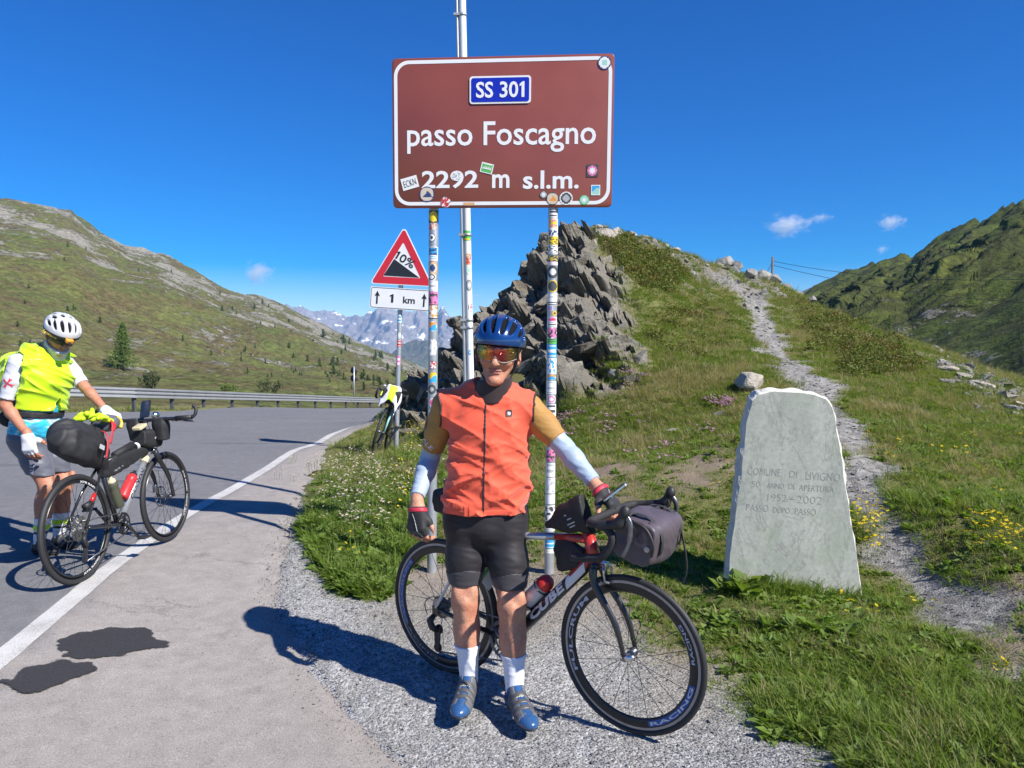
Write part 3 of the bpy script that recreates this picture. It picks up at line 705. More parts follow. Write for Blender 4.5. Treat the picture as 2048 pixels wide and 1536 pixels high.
def range_material():
    m, nt, b = new_mat('rock_and_snow'); co = obj_co(nt); n1 = tex_noise(nt, .0035, 7, .65, co); n2 = tex_noise(nt, .02, 6, .7, co)
    c = mix(nt, ramp(nt, n1.outputs['Fac'], [(.35, 0), (.65, 1)]), (.15,.14,.14), (.25,.22,.205)); c = mix(nt, 1.0, c, ramp(nt, n2.outputs['Fac'], [(.3, .6), (.7, 1.3)]), 'MULTIPLY')
    g = mix(nt, ramp(nt, n1.outputs['Fac'], [(.4, 0), (.6, 1)]), (.09,.11,.06), (.14,.14,.08)); c = mix(nt, attr(nt, 'green'), c, g)
    sn = tex_noise(nt, .0065, 6, .62, obj_co(nt, (1.0, .8, 2.2))); sm = math_n(nt, 'MULTIPLY', ramp(nt, sn.outputs['Fac'], [(.605, 0), (.635, 1)]), attr(nt, 'snow'))
    c = mix(nt, sm, c, (.82,.83,.86)); nt.links.new(c, b.inputs['Base Color']); b.inputs['Roughness'].default_value = .9; return m
mr, MA = hill('mountain_range', np.linspace(300, 1400, 420), mprof, range_material(), mnz)
add_attr(mr.data, 'snow', smooth(-60, 90, MA[..., 2])); add_attr(mr.data, 'green', smooth(20, -130, MA[..., 2]))
def fprof(px):
    yr = 3000.; top = np.interp(px, [560,640,700,760,800,835,870,920,960,1000,1300], [745,738,748,735,705,688,692,715,735,740,760]); zr = 1.6+(700-top)*yr/FPX
    return [(1500+1500*t, -260+(zr+260)*(.5*t+.5*t*t)) for t in np.linspace(0, 1, 110)] + [(3200, zr-60), (3600, zr-300)]
def fnz(A): A[..., 2] += (fbm(A[..., 0]*.005, A[..., 1]*.0022, None, 5, .55, True)-.4)*24*smooth(1500, 2000, A[..., 1]); return A
fr, FA = hill('wooded_spur', np.linspace(560, 1300, 220), fprof, hill_material('spur_slope', (.075,.09,.05), (.10,.105,.06), (.13,.12,.08), (.26,.25,.24), .60, .12), fnz)
add_attr(fr.data, 'stony', np.zeros(FA[..., 0].size))
# ================================================================== SIGNS, POSTS, RAIL, STONE
WHITE = M('sign_white', (.78,.78,.80), .35, 0, .04, 8); BROWN = M('sign_brown', (.22,.058,.045), .32, 0, .10, 3); BLUE = M('sign_blue', (.008,.022,.42), .3, 0, .04, 6)
RED = M('sign_red', (.58,.022,.04), .32, 0, .06, 6); BLACK = M('sign_black', (.018,.02,.028), .4, 0, .1, 10)
GALV = M('galvanised_steel', (.44,.46,.49), .42, .55, .16, 9, .1, 60, .001); GREYBACK = M('sign_back_grey', (.34,.35,.37), .5, .5, .1, 10)
STK = [M('sticker_'+n, c, .4, 0, .10, 60) for n, c in (('white', (.78,.78,.78)), ('black', (.02,.02,.022)), ('yellow', (.78,.56,.03)), ('sky', (.05,.36,.70)), ('pink', (.72,.20,.42)), ('red', (.55,.05,.05)), ('green', (.10,.45,.10)), ('orange', (.75,.30,.05)), ('navy', (.03,.06,.18)), ('grey', (.42,.43,.45)), ('mint', (.35,.62,.55)), ('cream', (.62,.52,.42)), ('charcoal', (.07,.07,.075)))]
SK = {n: i for i, n in enumerate(('white','black','yellow','sky','pink','red','green','orange','navy','grey','mint','cream','charcoal'))}
rng = random.Random(11)

def one_geo(bold):
    return [(0,0),(.22,0),(.22,1),(.10,1),(-.14,.84),(-.14,.68),(0,.76)], [tuple(range(7))]
def fit_text(name, body, M4, w, h, mat, parent, bold=.0, lift=.0):
    """flat lettering filling a w x h box centred on M4"""
    V, F = one_geo(bold) if body == '1' else text_geo(body, 1.0, bold); xs = [v[0] for v in V]; ys = [v[1] for v in V]
    cx, cy = (min(xs)+max(xs))/2, (min(ys)+max(ys))/2; sx = w/(max(xs)-min(xs)); sy = h/(max(ys)-min(ys))
    P = [M4 @ Vector(((x-cx)*sx, (y-cy)*sy, lift)) for x, y in V]
    me = bpy.data.meshes.new(name); me.from_pydata([tuple(p) for p in P], [], F); me.materials.append(mat); me.update()
    return put(bpy.data.objects.new(name, me), parent)
DESIGN = {
 'ring': lambda u, v, s: 0 if u*u+v*v > .66 else (1 if u*u+v*v > .12+s*.2 else 2),
 'bars': lambda u, v, s: 0 if max(abs(u), abs(v)) > .86 else (2 if (math.sin(v*7+s*9) > .25 and abs(u) < .72) else 1),
 'split': lambda u, v, s: 0 if max(abs(u), abs(v)) > .88 else (1 if v > .1+.35*math.sin(u*3+s*6) else 2),
 'mark': lambda u, v, s: 0 if max(abs(u), abs(v)) > .9 else (2 if mnoise.noise(Vector((u*2.6, v*2.6, s*40))) > .08 else 1),
 'peak': lambda u, v, s: 0 if u*u+v*v > .8 else (2 if v < .45-abs(u-.1)*1.2 and v > -.4 else 1),
}
def sticker_geo(design, s, rnd, n=13):
    """unit sticker -1..1: verts, faces, material slots"""
    V = []; F = []; mi = []
    for j in range(n+1):
        for i in range(n+1):
            u = -1+2*i/n; v = -1+2*j/n
            if rnd: u, v = u*math.sqrt(1-v*v/2), v*math.sqrt(1-u*u/2)
            V.append((u, v))
    for j in range(n):
        for i in range(n):
            q = (j*(n+1)+i, j*(n+1)+i+1, (j+1)*(n+1)+i+1, (j+1)*(n+1)+i); F.append(q)
            u = sum(V[k][0] for k in q)/4; v = sum(V[k][1] for k in q)/4; mi.append(DESIGN[design](u, v, s))
    return V, F, mi
def sticker(parent, fn, design, cols, rnd=False, name='sticker'):
    V, F, mi = sticker_geo(design, rng.random(), rnd)
    o = mesh_np(name, [fn(u, v) for u, v in V], F, [STK[SK[c]] for c in cols], mi, False, parent); return o
def flat_fn(M4, w, h, ang=0, lift=.0015):
    c, s = math.cos(ang), math.sin(ang)
    return lambda u, v: M4 @ Vector((u*w/2*c - v*h/2*s, u*w/2*s + v*h/2*c, lift))
def post_fn(p0, p1, r, z, a0, w, h, lift=.0012, ang=0):
    """wraps a sticker of width w, height h round a post at height z, centred on the side facing a0"""
    d = (p1-p0).normalized(); f = Vector((math.sin(a0), -math.cos(a0), 0)); f = (f-d*f.dot(d)).normalized(); sd_ = d.cross(f)
    c, s = math.cos(ang), math.sin(ang)
    def fn(u, v):
        x = u*w/2*c - v*h/2*s; y = u*w/2*s + v*h/2*c
        t = (z+y-p0.z)/d.z; a = x/r; return p0 + d*t + (f*math.cos(a) + sd_*math.sin(a))*(r+lift)
    return fn

# --- pass sign
SGN = empty('pass_sign', 'large brown mountain pass sign with white lettering on two sticker covered posts', 'road sign')
SW, SH = 1.565, 1.075
sl = at(785, 268, 5.33); sr = at(1226.5, 261.5, 5.19); sc_ = (sl+sr)/2; sx_ = (sr-sl); SW = sx_.length
upv = at(1006, 110, 5.21) - at(1006, 417, 5.265); SH = upv.length*.992
SM = frame(sc_, sx_, upv)
mb = MB(); mb.prism(rrect(SW, SH, .03), -.028, 0); mb.xf(SM); panel = mb.build('panel', BROWN, SGN, .004)
mb = MB(); mb.prism(rrect(SW-.10, .06, .01), -.062, -.03, 0, Matrix.Translation((0, SH*.3, 0))); mb.prism(rrect(SW-.10, .06, .01), -.062, -.03, 0, Matrix.Translation((0, -SH*.3, 0))); mb.xf(SM); mb.build('bracket', GALV, SGN)
def s_uv(px, py): return (px-1005.7)/441.5*SW, ((264.7-(px-1005.7)*.0147)-py)/304.0*SH
def s_at(px, py): u, v = s_uv(px, py); return SM @ Matrix.Translation((u, v, 0))
sp = SW/441.5
V, F = ring_geo(rrect(SW-.028, SH-.034, .105, 8), rrect(SW-.076, SH-.082, .082, 8))
mesh_np('border', [SM @ Vector((x, y, .0015)) for x, y in V], F, WHITE, None, False, panel)
fit_text('lettering', 'passo Foscagno', s_at(1004, 274), 378*sp, 61*sp, WHITE, panel, .012, .002)
fit_text('lettering', '2292', s_at(902, 360.5), 115*sp, 35*sp, WHITE, panel, .022, .002)
fit_text('lettering', 'm', s_at(1005, 363), 35*sp, 27*sp, WHITE, panel, .022, .002)
fit_text('lettering', 's.l.m.', s_at(1105, 359.5), 111*sp, 36*sp, WHITE, panel, .022, .002)
PM = s_at(1003, 180); mb = MB(); mb.prism(rrect(122*sp, 53*sp, .02), .001, .006, 0, PM); plate = mb.build('number_plate', WHITE, SGN)
mesh_np('plate_field', [PM @ Vector((x, y, .008)) for x, y in rrect(115*sp, 46*sp, .014)], [tuple(range(24))], BLUE, None, False, plate)
fit_text('lettering', 'SS 30', PM @ Matrix.Translation((-6*sp, 0, 0)), 84*sp, 31*sp, WHITE, plate, .02, .0105); fit_text('lettering', '1', PM @ Matrix.Translation((43.5*sp, 0, 0)), 9.5*sp, 30*sp, WHITE, plate, .02, .0105)
for px, py, w, h, a, dsg, cols, rnd in [(1207,128,26,26,0,'ring',('navy','white','mint'),1),(820,368,34,24,15,'mark',('white','white','white'),0),(977,337,25,20,-14,'bars',('white','green','white'),0),(1187,341,23,24,0,'ring',('charcoal','pink','white'),0),
    (855,391,31,31,0,'peak',('navy','cream','navy'),1),(893,407,21,21,0,'mark',('sky','red','white'),1),(941,410,23,6,0,'bars',('cream','orange','cream'),0),(1091,390,15,15,0,'ring',('charcoal','grey','white'),1),(1109,398,25,25,0,'peak',('charcoal','cream','orange'),1),
    (1136,397,26,26,0,'ring',('white','charcoal','grey'),1),(1172,400,19,19,0,'ring',('green','mint','white'),1),(916,354,18,18,0,'mark',('white','white','grey'),1),(1194,380,18,20,0,'split',('white','sky','mint'),0)]:
    sticker(panel, flat_fn(s_at(px, py), w*sp, h*sp, R(a), .0032), dsg, cols, bool(rnd))
fit_text('lettering', 'ECKN', s_at(820, 368) @ Matrix.Rotation(R(17), 4, 'Z'), 26*sp, 13*sp, BLACK, panel, -.01, .0045)
fit_text('lettering', 'DAV', s_at(979, 337) @ Matrix.Rotation(R(-14), 4, 'Z'), 14*sp, 6*sp, WHITE, panel, .02, .0045)
def post(parent, p0, p1, r, mat, name='post'):
    d = (p1-p0); n = 12; mb = MB(); mb.tube([p0 + d*(i/n) for i in range(n+1)], r, 20); return mb.build(name, mat, parent)
zS = lambda py, Y: at(0, py, Y).z
def below(p): return Vector((p.x, p.y, p.z-.35))
pl0, pl1 = at(862.5, 1160, 5.36), at(868, 330, 5.40); pr0, pr1 = at(1097.5, 1142, 5.28), at(1107.5, 330, 5.30)
PR = .0345
po1 = post(SGN, below(pl0), pl1, PR, GALV); po2 = post(SGN, below(pr0), pr1, PR, GALV)
def sticker_row(pst, p0, p1, r, rows, Y):
    for py0, py1, w, dsg, cols, rnd, a0 in rows:
        z0, z1 = zS(py1, Y), zS(py0, Y); h = z1-z0
        sticker(pst, post_fn(p0, p1, r, (z0+z1)/2, a0, w*r, h), dsg, cols, rnd)
F0 = lambda p: -math.atan2(p.x, p.y)   # side of a post that faces the photographer
rows_l = [(421,446,2.6,'ring',('charcoal','yellow','yellow'),0,0),(446,461,1.9,'mark',('grey','cream','red'),1,-.2),(467,484,1.6,'ring',('charcoal','white','charcoal'),1,-.3),(494,512,2.3,'mark',('white','navy','sky'),0,0),(512,522,2.2,'bars',('white','white','sky'),0,0),(523,550,2.2,'ring',('orange','cream','navy'),1,-.1),(547,562,1.9,'ring',('white','charcoal','white'),1,-.3),
 (562,583,2.3,'bars',('white','white','grey'),0,0),(584,609,2.5,'mark',('pink','pink','charcoal'),0,0),(609,638,2.5,'mark',('charcoal','white','orange'),0,0),(643,663,1.9,'split',('white','orange','sky'),1,0),(678,712,2.2,'mark',('grey','white','grey'),1,0),(722,738,1.4,'mark',('charcoal','red','white'),0,.1),(744,767,2.0,'split',('orange','yellow','sky'),1,.15),(769,788,1.8,'ring',('charcoal','charcoal','grey'),1,-.1),(796,814,1.7,'ring',('white','pink','red'),1,.1),(817,829,1.7,'bars',('white','white','grey'),1,.1),(880,900,2.2,'bars',('orange','orange','orange'),0,.5),(905,925,1.4,'mark',('white','white','sky'),0,.4)]
rows_r = [(420,438,2.2,'bars',('charcoal','white','charcoal'),0,0),(438,458,2.3,'mark',('white','yellow','pink'),0,0),(458,474,2.3,'mark',('white','navy','white'),0,0),(473,490,2.5,'mark',('yellow','yellow','charcoal'),0,.1),(491,508,2.5,'mark',('white','white','charcoal'),0,.0),(511,524,2.7,'mark',('charcoal','charcoal','yellow'),0,0),(524,531,2.6,'bars',('white','white','pink'),0,0),(532,557,2.6,'ring',('charcoal','charcoal','white'),1,0),(561,585,2.5,'ring',('yellow','charcoal','charcoal'),1,0),
 (586,602,2.6,'bars',('white','white','grey'),0,0),(602,612,2.6,'bars',('white','charcoal','white'),0,0),(612,622,1.3,'mark',('white','sky','pink'),0,-.5),(622,632,1.1,'ring',('orange','yellow','charcoal'),1,.5),(634,644,2.3,'peak',('white','pink','red'),0,0),(644,655,2.6,'bars',('white','white','charcoal'),0,0),(655,677,2.4,'mark',('white','pink','charcoal'),1,0),(678,688,2.5,'bars',('green','green','charcoal'),0,0),(689,715,2.6,'bars',('sky','sky','white'),0,0),(716,748,2.7,'mark',('white','white','sky'),0,0),(749,760,2.0,'split',('white','orange','sky'),1,0),(762,788,2.7,'bars',('white','white','grey'),0,0),(790,806,2.0,'ring',('white','pink','white'),1,0),(808,832,2.7,'bars',('white','white','charcoal'),0,0),(834,846,2.4,'bars',('mint','white','mint'),0,0),(848,866,2.6,'mark',('white','white','sky'),0,0),(870,892,2.7,'bars',('white','white','grey'),0,0),(898,922,2.3,'mark',('pink','pink','charcoal'),1,-.1),(925,952,2.4,'bars',('white','white','grey'),0,0),(954,985,2.7,'mark',('white','white','grey'),0,0),(987,1006,2.6,'bars',('white','white','white'),0,0),(1009,1040,2.7,'mark',('white','white','charcoal'),0,0),(1042,1060,2.4,'bars',('white','white','grey'),0,.1),(1076,1094,2.4,'bars',('sky','sky','white'),0,0),(1095,1104,2.2,'bars',('cream','white','cream'),0,0)]
sticker_row(po1, below(pl0), pl1, PR, rows_l, 5.37); sticker_row(po2, below(pr0), pr1, PR, rows_r, 5.29)

# --- flagpole with cable channel
FP = empty('flagpole', 'tall white flagpole with a grey cable channel rising behind the brown sign', 'pole')
f0, f1 = at(947, 1042, 6.5), at(921, -160, 6.5); d = (f0-f1).normalized(); f0 = f0 + d*.3
WP = M('pole_white', (.74,.75,.77), .35, 0, .08, 5)
pp = post(FP, f0, f1, .031, WP, 'shaft')
mb = MB(); off = Vector((-.047, -.004, 0)); n = 10
mb.tube([f0+off+(f1-f0)*(i/n) for i in range(n+1)], .0135, 8, 0); mb.build('cable_channel', GALV, FP)
for py in (30, 330, 470, 640, 655): 
    mb = MB(); q = at(930, py, 6.5); t = (q.z-f0.z)/(f1.z-f0.z); c = f0.lerp(f1, t); mb.lathe([(.033, -.012), (.036, -.012), (.036, .012), (.033, .012)], c, (0, 0, 1), 16); mb.box(c+Vector((-.05, -.016, 0)), (.05, .02, .02)); mb.build('clamp', GALV, FP)
sticker_row(pp, f0, f1, .031, [(462,482,2.9,'bars',('green','green','yellow'),0,-.3),(508,530,1.5,'mark',('orange','cream','red'),0,.25),(532,550,1.6,'ring',('mint','white','mint'),1,.3),(560,582,1.7,'ring',('charcoal','grey','white'),1,.3),(606,624,1.3,'mark',('charcoal','white','red'),1,.6),(700,710,.8,'ring',('sky','sky','white'),1,.1)], 6.5)

# --- steep hill warning sign
WS = empty('warning_sign', 'red triangular ten percent gradient sign over a white 1 km plate on grey pole', 'road sign')
wc = at(802.5, 535, 11.2); e1 = at(866, 573.5, 11.15); e0 = at(739.5, 567, 11.25); wx = (e1-e0); side = wx.length; TM = frame((e0+e1)/2, wx, (0, 0, 1)); hgt = side*.9
def tri(scale, r, lift_y=0.0):
    c = Vector((0, hgt/3, 0)); base = [(-side/2, 0), (side/2, 0), (0, hgt)]; pts = []
    B = [Vector((c.x+(x-c.x)*scale, c.y+(y-c.y)*scale)) for x, y in base]
    for i in range(3):
        p, q, s = B[i-1], B[i], B[(i+1) % 3]; a = (p-q).normalized(); b = (s-q).normalized(); half = math.acos(max(-1, min(1, a.dot(b))))/2; dd = r/math.tan(half); cc = q+(a+b).normalized()*(r/math.sin(half))
        s0 = q+a*dd; s1 = q+b*dd; a0 = math.atan2(*(s0-cc).yx); a1 = math.atan2(*(s1-cc).yx); da = (a1-a0+math.pi) % (2*math.pi)-math.pi
        for k in range(5): pts.append((cc.x+r*math.cos(a0+da*k/4), cc.y+r*math.sin(a0+da*k/4)))
    return pts
mb = MB(); mb.prism(tri(1, .035), -.022, 0); mb.xf(TM); tp = mb.build('triangle_panel', WHITE, WS)
V, F = ring_geo(tri(.955, .03), tri(.60, .012)); mesh_np('red_border', [TM @ Vector((x, y, .002)) for x, y in V], F, RED, None, False, tp)
def tpx(px, py):
    u = (px-802.7)/126.5*side; v = ((570.2+(px-802.7)*.051)-py)/126.5*side*.985; return u, v
mesh_np('slope_symbol', [TM @ Vector((*tpx(*q), .003)) for q in ((766,551),(838,555.5),(786,518.5))], [(0, 1, 2)], BLACK, None, False, tp)
u, v = tpx(808, 520); WT = TM @ Matrix.Translation((u, v, 0)) @ Matrix.Rotation(R(-29), 4, 'Z'); k_ = side/126.5; fit_text('lettering', '1', WT @ Matrix.Translation((-18*k_, 0, 0)), 6*k_, 16*k_, BLACK, tp, .012, .004); fit_text('lettering', '0%', WT @ Matrix.Translation((5*k_, 0, 0)), 32*k_, 16.5*k_, BLACK, tp, .012, .004)
pw, ph = 122/126.5*side, 42/126.5*side; KM = TM @ Matrix.Translation((0, -.045-ph/2, 0)) @ Matrix.Rotation(R(-.7), 4, 'Z')
mb = MB(); mb.prism(rrect(pw, ph, .02), -.02, 0); mb.xf(KM); kp = mb.build('distance_plate', WHITE, WS)
V, F = ring_geo(rrect(pw-.02, ph-.02, .03), rrect(pw-.034, ph-.034, .024)); mesh_np('border', [KM @ Vector((x, y, .002)) for x, y in V], F, BLACK, None, False, kp)
fit_text('lettering', '1', KM @ Matrix.Translation((-.135, .0, 0)), .055, .125, BLACK, kp, .02, .003); fit_text('lettering', 'km', KM @ Matrix.Translation((.13, -.01, 0)), .18, .10, BLACK, kp, .02, .003)
for x in (-pw*.385, pw*.385):
    pts = [(-.012,-.095),(.012,-.095),(.012,.03),(.042,.02),(0,.1),(-.042,.02),(-.012,.03)]; mesh_np('arrow', [KM @ Vector((x+a, b, .003)) for a, b in pts], [tuple(range(7))], BLACK, None, False, kp)
w1 = at(804, 480, 11.3); w0 = at(790.5, 908, 11.22); wp = post(WS, below(w0), w1, .036, GALV)
sticker_row(wp, below(w0), w1, .036, [(630,645,2.0,'bars',('white','sky','white'),0,0),(665,677,1.6,'ring',('white','grey','white'),1,0),(680,693,2.2,'bars',('red','red','white'),0,0),(712,731,1.5,'bars',('pink','pink','white'),0,0)], 11.22)

# --- commemorative stone
def stone_material():
    m, nt, b = new_mat('green_grey_marble'); co = obj_co(nt, (1, 1, .35)); n = tex_noise(nt, 3.5, 6, .6, co, .8); n2 = tex_noise(nt, 45, 5, .7, obj_co(nt)); 
    ve = tex_noise(nt, 2.2, 6, .65, obj_co(nt, (1.6, 1, .8)), 1.6)
    c = mix(nt, ramp(nt, n.outputs['Fac'], [(.32, 0), (.68, 1)]), (.28,.30,.265), (.42,.43,.385))
    vm = ramp(nt, ve.outputs['Fac'], [(.478, 0), (.5, .5), (.522, 0)]); c = mix(nt, vm, c, (.17,.18,.165))
    c = mix(nt, 1.0, c, ramp(nt, n2.outputs['Fac'], [(.3, .82), (.7, 1.12)]), 'MULTIPLY'); gr = tex_noise(nt, 5, 3, .5, obj_co(nt)); c = mix(nt, ramp(nt, gr.outputs['Fac'], [(.6, 0), (.75, .35)]), c, (.22,.27,.17))
    nt.links.new(c, b.inputs['Base Color']); b.inputs['Roughness'].default_value = .7; bump(nt, b, n2.outputs['Fac'], .25, .004); return m
MAT_STONE = stone_material(); MAT_RAW = M('broken_marble', (.60,.59,.53), .85, 0, .25, 25, .8, 60, .01)
MO = [(1452,1215),(1456,1172),(1459,1110),(1467,1050),(1473,1000),(1481,950),(1484,905),(1490,868),(1492,842),(1498,822),(1504,800),(1518,787),(1545,781),(1575,782),(1605,783),(1632,788),(1654,797),(1665,812),(1672,834),(1674,858),(1682,893),(1688,930),(1693,975),(1699,1012),(1703,1050),(1709,1075),(1714,1110),(1719,1150),(1727,1205),(1730,1240)]
MS = empty('memorial_stone', 'upright grey green memorial slab with engraved Italian lettering in the grass', 'monument')
mc = at(1590, 1000, 4.70); mx = Vector((1, -.06, 0)).normalized(); MM = frame(mc, mx, (0, .03, 1))
def to_plane(px, py):
    a = at(px, py, 1) - Vector((0, 0, CAMZ)); o = Vector((0, 0, CAMZ)); n = MM.col[2].xyz; t = (mc-o).dot(n)/a.dot(n); q = MM.inverted() @ (o+a*t); return q.x, q.y
mo = []
P = [to_plane(*q) for q in MO]
for i in range(len(P)):
    a = P[i]; b = P[(i+1) % len(P)]
    for k in range(4):
        t = k/4; x = a[0]+(b[0]-a[0])*t; y = a[1]+(b[1]-a[1])*t; mo.append((x, y))
rs = random.Random(3); n = len(mo); cxm = sum(p[0] for p in mo)/n; cym = sum(p[1] for p in mo)/n
def ringm(sc, z, j): 
    out = []
    for x, y in mo:
        f = Vector((x-cxm, y-cym)); q = f.normalized()*sc; w = mnoise.noise(Vector((x*14, y*14, z*30)))*j; out.append((x+q.x*(1+w*0)+q.normalized().x*w if sc else x+f.normalized().x*w, y+f.normalized().y*(sc+w), z+(rs.random()-.5)*j*.6 if z < 0 else z))
    return out
rings = [ringm(-.008, 0, .007), ringm(.004, -.012, .012), ringm(.014, -.05, .02), ringm(.010, -.10, .02), ringm(-.012, -.135, .01)]
V = [MM @ Vector(p) for r_ in rings for p in r_]; F = []; fm = []
for k in range(4):
    for i in range(n): F.append((k*n+i, (k+1)*n+i, (k+1)*n+(i+1) % n, k*n+(i+1) % n)); fm.append(1)
F.append(tuple(range(n))); fm.append(0); F.append(tuple(4*n+i for i in range(n-1, -1, -1))); fm.append(1)
slab = mesh_np('slab', V, F, [MAT_STONE, MAT_RAW], fm, False, MS)
bm = bmesh.new(); bm.from_mesh(slab.data); bmesh.ops.recalc_face_normals(bm, faces=bm.faces); bm.to_mesh(slab.data); bm.free()
ENG = M('engraving_shade', (.25,.26,.24), .8, 0, .15, 40)  # letters lie flat; the darker grey paints the shade of carved grooves
mp_ = .0  # pixel size on the slab
ppm = (to_plane(1600, 1000)[0]-to_plane(1500, 1000)[0])/100
for body, px, py, w, h, rot in (('COMUNE', 1528.5, 943.5, 66, 15, -3), ('DI', 1587, 948, 15, 13, -3), ('LIVIGNO', 1646, 953, 68, 16, -3), ('50', 1512, 968, 17, 12, -3), ('ANNO', 1551, 971.5, 34, 11, -3), ('DI', 1583, 972.5, 11, 11, -3), ('APERTURA', 1633, 977, 69, 12, -3), ('1952', 1554.5, 995, 38, 14, -3), ('-', 1584, 998, 8, 1.6, -3), ('2002', 1619, 1000, 50, 15, -3), ('PASSO', 1515, 1015.5, 44, 14, -3), ('DOPO', 1563, 1020.5, 33, 12, -3), ('PASSO', 1611, 1023.5, 42, 13, -3)):
    x, y = to_plane(px, py); fit_text('lettering', body, MM @ Matrix.Translation((x, y, 0)) @ Matrix.Rotation(R(rot), 4, 'Z'), w*ppm, h*ppm, ENG, slab, -.018, .0012)

# --- guard rail
GR = empty('guard_rail', 'long grey steel guard rail curving along the far side of the road', 'guard rail')
prof = [(-.02,.0),(.055,.02),(.055,.07),(.0,.105),(.0,.125),(.055,.16),(.055,.205),(.0,.24),(.0,.26),(.055,.295),(.055,.34),(-.02,.36)]
STEEL = M('weathered_rail_steel', (.34,.355,.365), .5, .35, .14, 3)
Pn = RAILP; pts = []
for i in range(len(Pn)-1):
    for k in range(3): pts.append(Pn[i].lerp(Pn[i+1], k/3))
pts.append(Pn[-1]); V = []; F = []; m = len(prof)
for i, p in enumerate(pts):
    d = (pts[min(i+1, len(pts)-1)]-pts[max(i-1, 0)]); s = Vector((d.y, -d.x, 0)).normalized()    # towards the road
    for o, h in prof: V.append(p + s*o + Vector((0, 0, .42+h)))
for i in range(len(pts)-1):
    for k in range(m-1): F.append((i*m+k, (i+1)*m+k, (i+1)*m+k+1, i*m+k+1))
rail = mesh_np('rail', V, F, STEEL, None, False, GR); sl_ = rail.modifiers.new('thick', 'SOLIDIFY'); sl_.thickness = .012
POSTM = M('rail_post_steel', (.10,.105,.11), .6, .3, .1, 10)
mb = MB(); mb.box((0, 0, .2), (.09, .12, 1.0)); mb.box((0, -.08, .62), (.08, .06, .2)); proto = mb.build('rail_post', POSTM, GR)
for i, p in enumerate(Pn):
    d = Pn[min(i+1, len(Pn)-1)]-Pn[max(i-1, 0)]; s = Vector((d.y, -d.x, 0)).normalized()
    o = proto if i == 0 else put(proto.copy(), GR); o.location = p - s*.10; o.rotation_euler = (0, 0, math.atan2(s.y, s.x)+math.pi/2)

# --- road furniture further down the road
RS = empty('round_road_signs', 'thin pole with two round signs seen from behind beyond the guard rail', 'road sign')
b0 = at(708, 806, 62); b0.z = at(708, 812, 62).z; t0 = at(708, 733, 62); mb = MB(); mb.tube([b0, t0], .06, 8); mb.build('pole', GALV, RS)
DARK = M('dark_sign_back', (.035,.04,.048), .6, .2, .1, 5)
for py in (740.5, 756.5): mb = MB(); mb.lathe([(0, -.02), (.29, -.02), (.30, 0), (.29, .02), (0, .02)], at(708, py, 62.12), (0, 1, 0), 20); mb.build('disc', DARK, RS)
SPN = empty('solar_panel', 'small blue solar panel on a pole beside the rocks at the bend', 'solar panel')
c = at(821.5, 752.5, 26); mb = MB(); rot = Euler((R(62), 0, R(12))).to_matrix(); mb.box(c, (.25, .30, .02), rot); fr_ = mb.build('frame', WHITE, SPN, .004)
for i in range(3):
    for j in range(2): mb = MB(); mb.box(c + rot @ Vector(((i-1)*.072, (j-.5)*.13, .0125)), (.064, .122, .005), rot); mb.build('cell', M('solar_cell_blue', (.03,.07,.30), .15, .1, .1, 20), fr_)
mb = MB(); mb.tube([c+Vector((0, .02, -.02)), Vector((c.x, c.y+.02, g1(c.x, c.y)-.3))], .025, 8); mb.build('pole', GALV, SPN)
SB = empty('road_panel', 'dark grey rectangular road panel seen from behind at the bend', 'road sign')
bc = at(788, 786, 34); mb = MB(); mb.prism(rrect(.62, .62, .03), -.01, .01, 0, frame(bc, (1, .1, 0), (0, 0, 1))); mb.build('panel', M('panel_slate', (.10,.115,.14), .5, .2, .1, 6), SB)
mb = MB(); mb.box(bc+Vector((0, .03, 0)), (.05, .03, .62)); mb.build('stiffener', GALV, SB)
mb = MB(); mb.tube([bc+Vector((0, .07, .3)), Vector((bc.x, bc.y+.07, bc.z-1.9))], .035, 8); mb.build('pole', GALV, SB)
CB = empty('roadside_cabinet', 'dark roadside cabinet with pale edge beside the rocks', 'cabinet')
cc = at(808, 784, 28); mb = MB(); mb.box(cc, (.36, .3, .66)); mb.build('body', DARK, CB, .01); mb = MB(); mb.box(cc+Vector((.185, -.02, 0)), (.03, .3, .70)); mb.build('side_panel', GREYBACK, CB)
mb = MB(); mb.box(cc+Vector((0, 0, -.75)), (.38, .32, .82)); mb.build('plinth', GREYBACK, CB)

# --- power pole and wires behind the mound
WOOD = M('weathered_wood', (.13,.11,.095), .85, 0, .3, 6)
UP = empty('power_pole', 'weathered wooden power pole standing behind the crest of the mound', 'pole')
u1 = at(1545, 514, 60); u0 = Vector((u1.x, u1.y, -1.5)); mb = MB(); mb.tube([u0, u0.lerp(u1, .5), u1], [.13, .11, .085], 10); mb.build('shaft', WOOD, UP)
for py in (520, 529): mb = MB(); mb.lathe([(.0, 0), (.04, .01), (.055, .06), (.03, .1), (0, .11)], at(1549, py+2, 59.8), (0, 0, 1), 10); mb.build('insulator', M('porcelain', (.25,.2,.17), .3), UP)
mb = MB(); mb.tube([at(1544, 526, 60), at(1530, 552, 58)], .02, 6); mb.build('stay_wire', BLACK, UP)
for a, b, sag, lab in (((1549,523,60), (2330,536,44), 1.05, 'upper dark power cable running from the wooden pole to the right'), ((1549,531,60), (2330,610,44), .9, 'lower dark power cable running from the wooden pole to the right')):
    A, B = at(*a), at(*b); mb = MB(); mb.tube([A.lerp(B, t/24)-Vector((0, 0, sag*4*(t/24)*(1-t/24))) for t in range(25)], .016, 6); tag(mb.build('power_cable', BLACK), lab, 'cable')
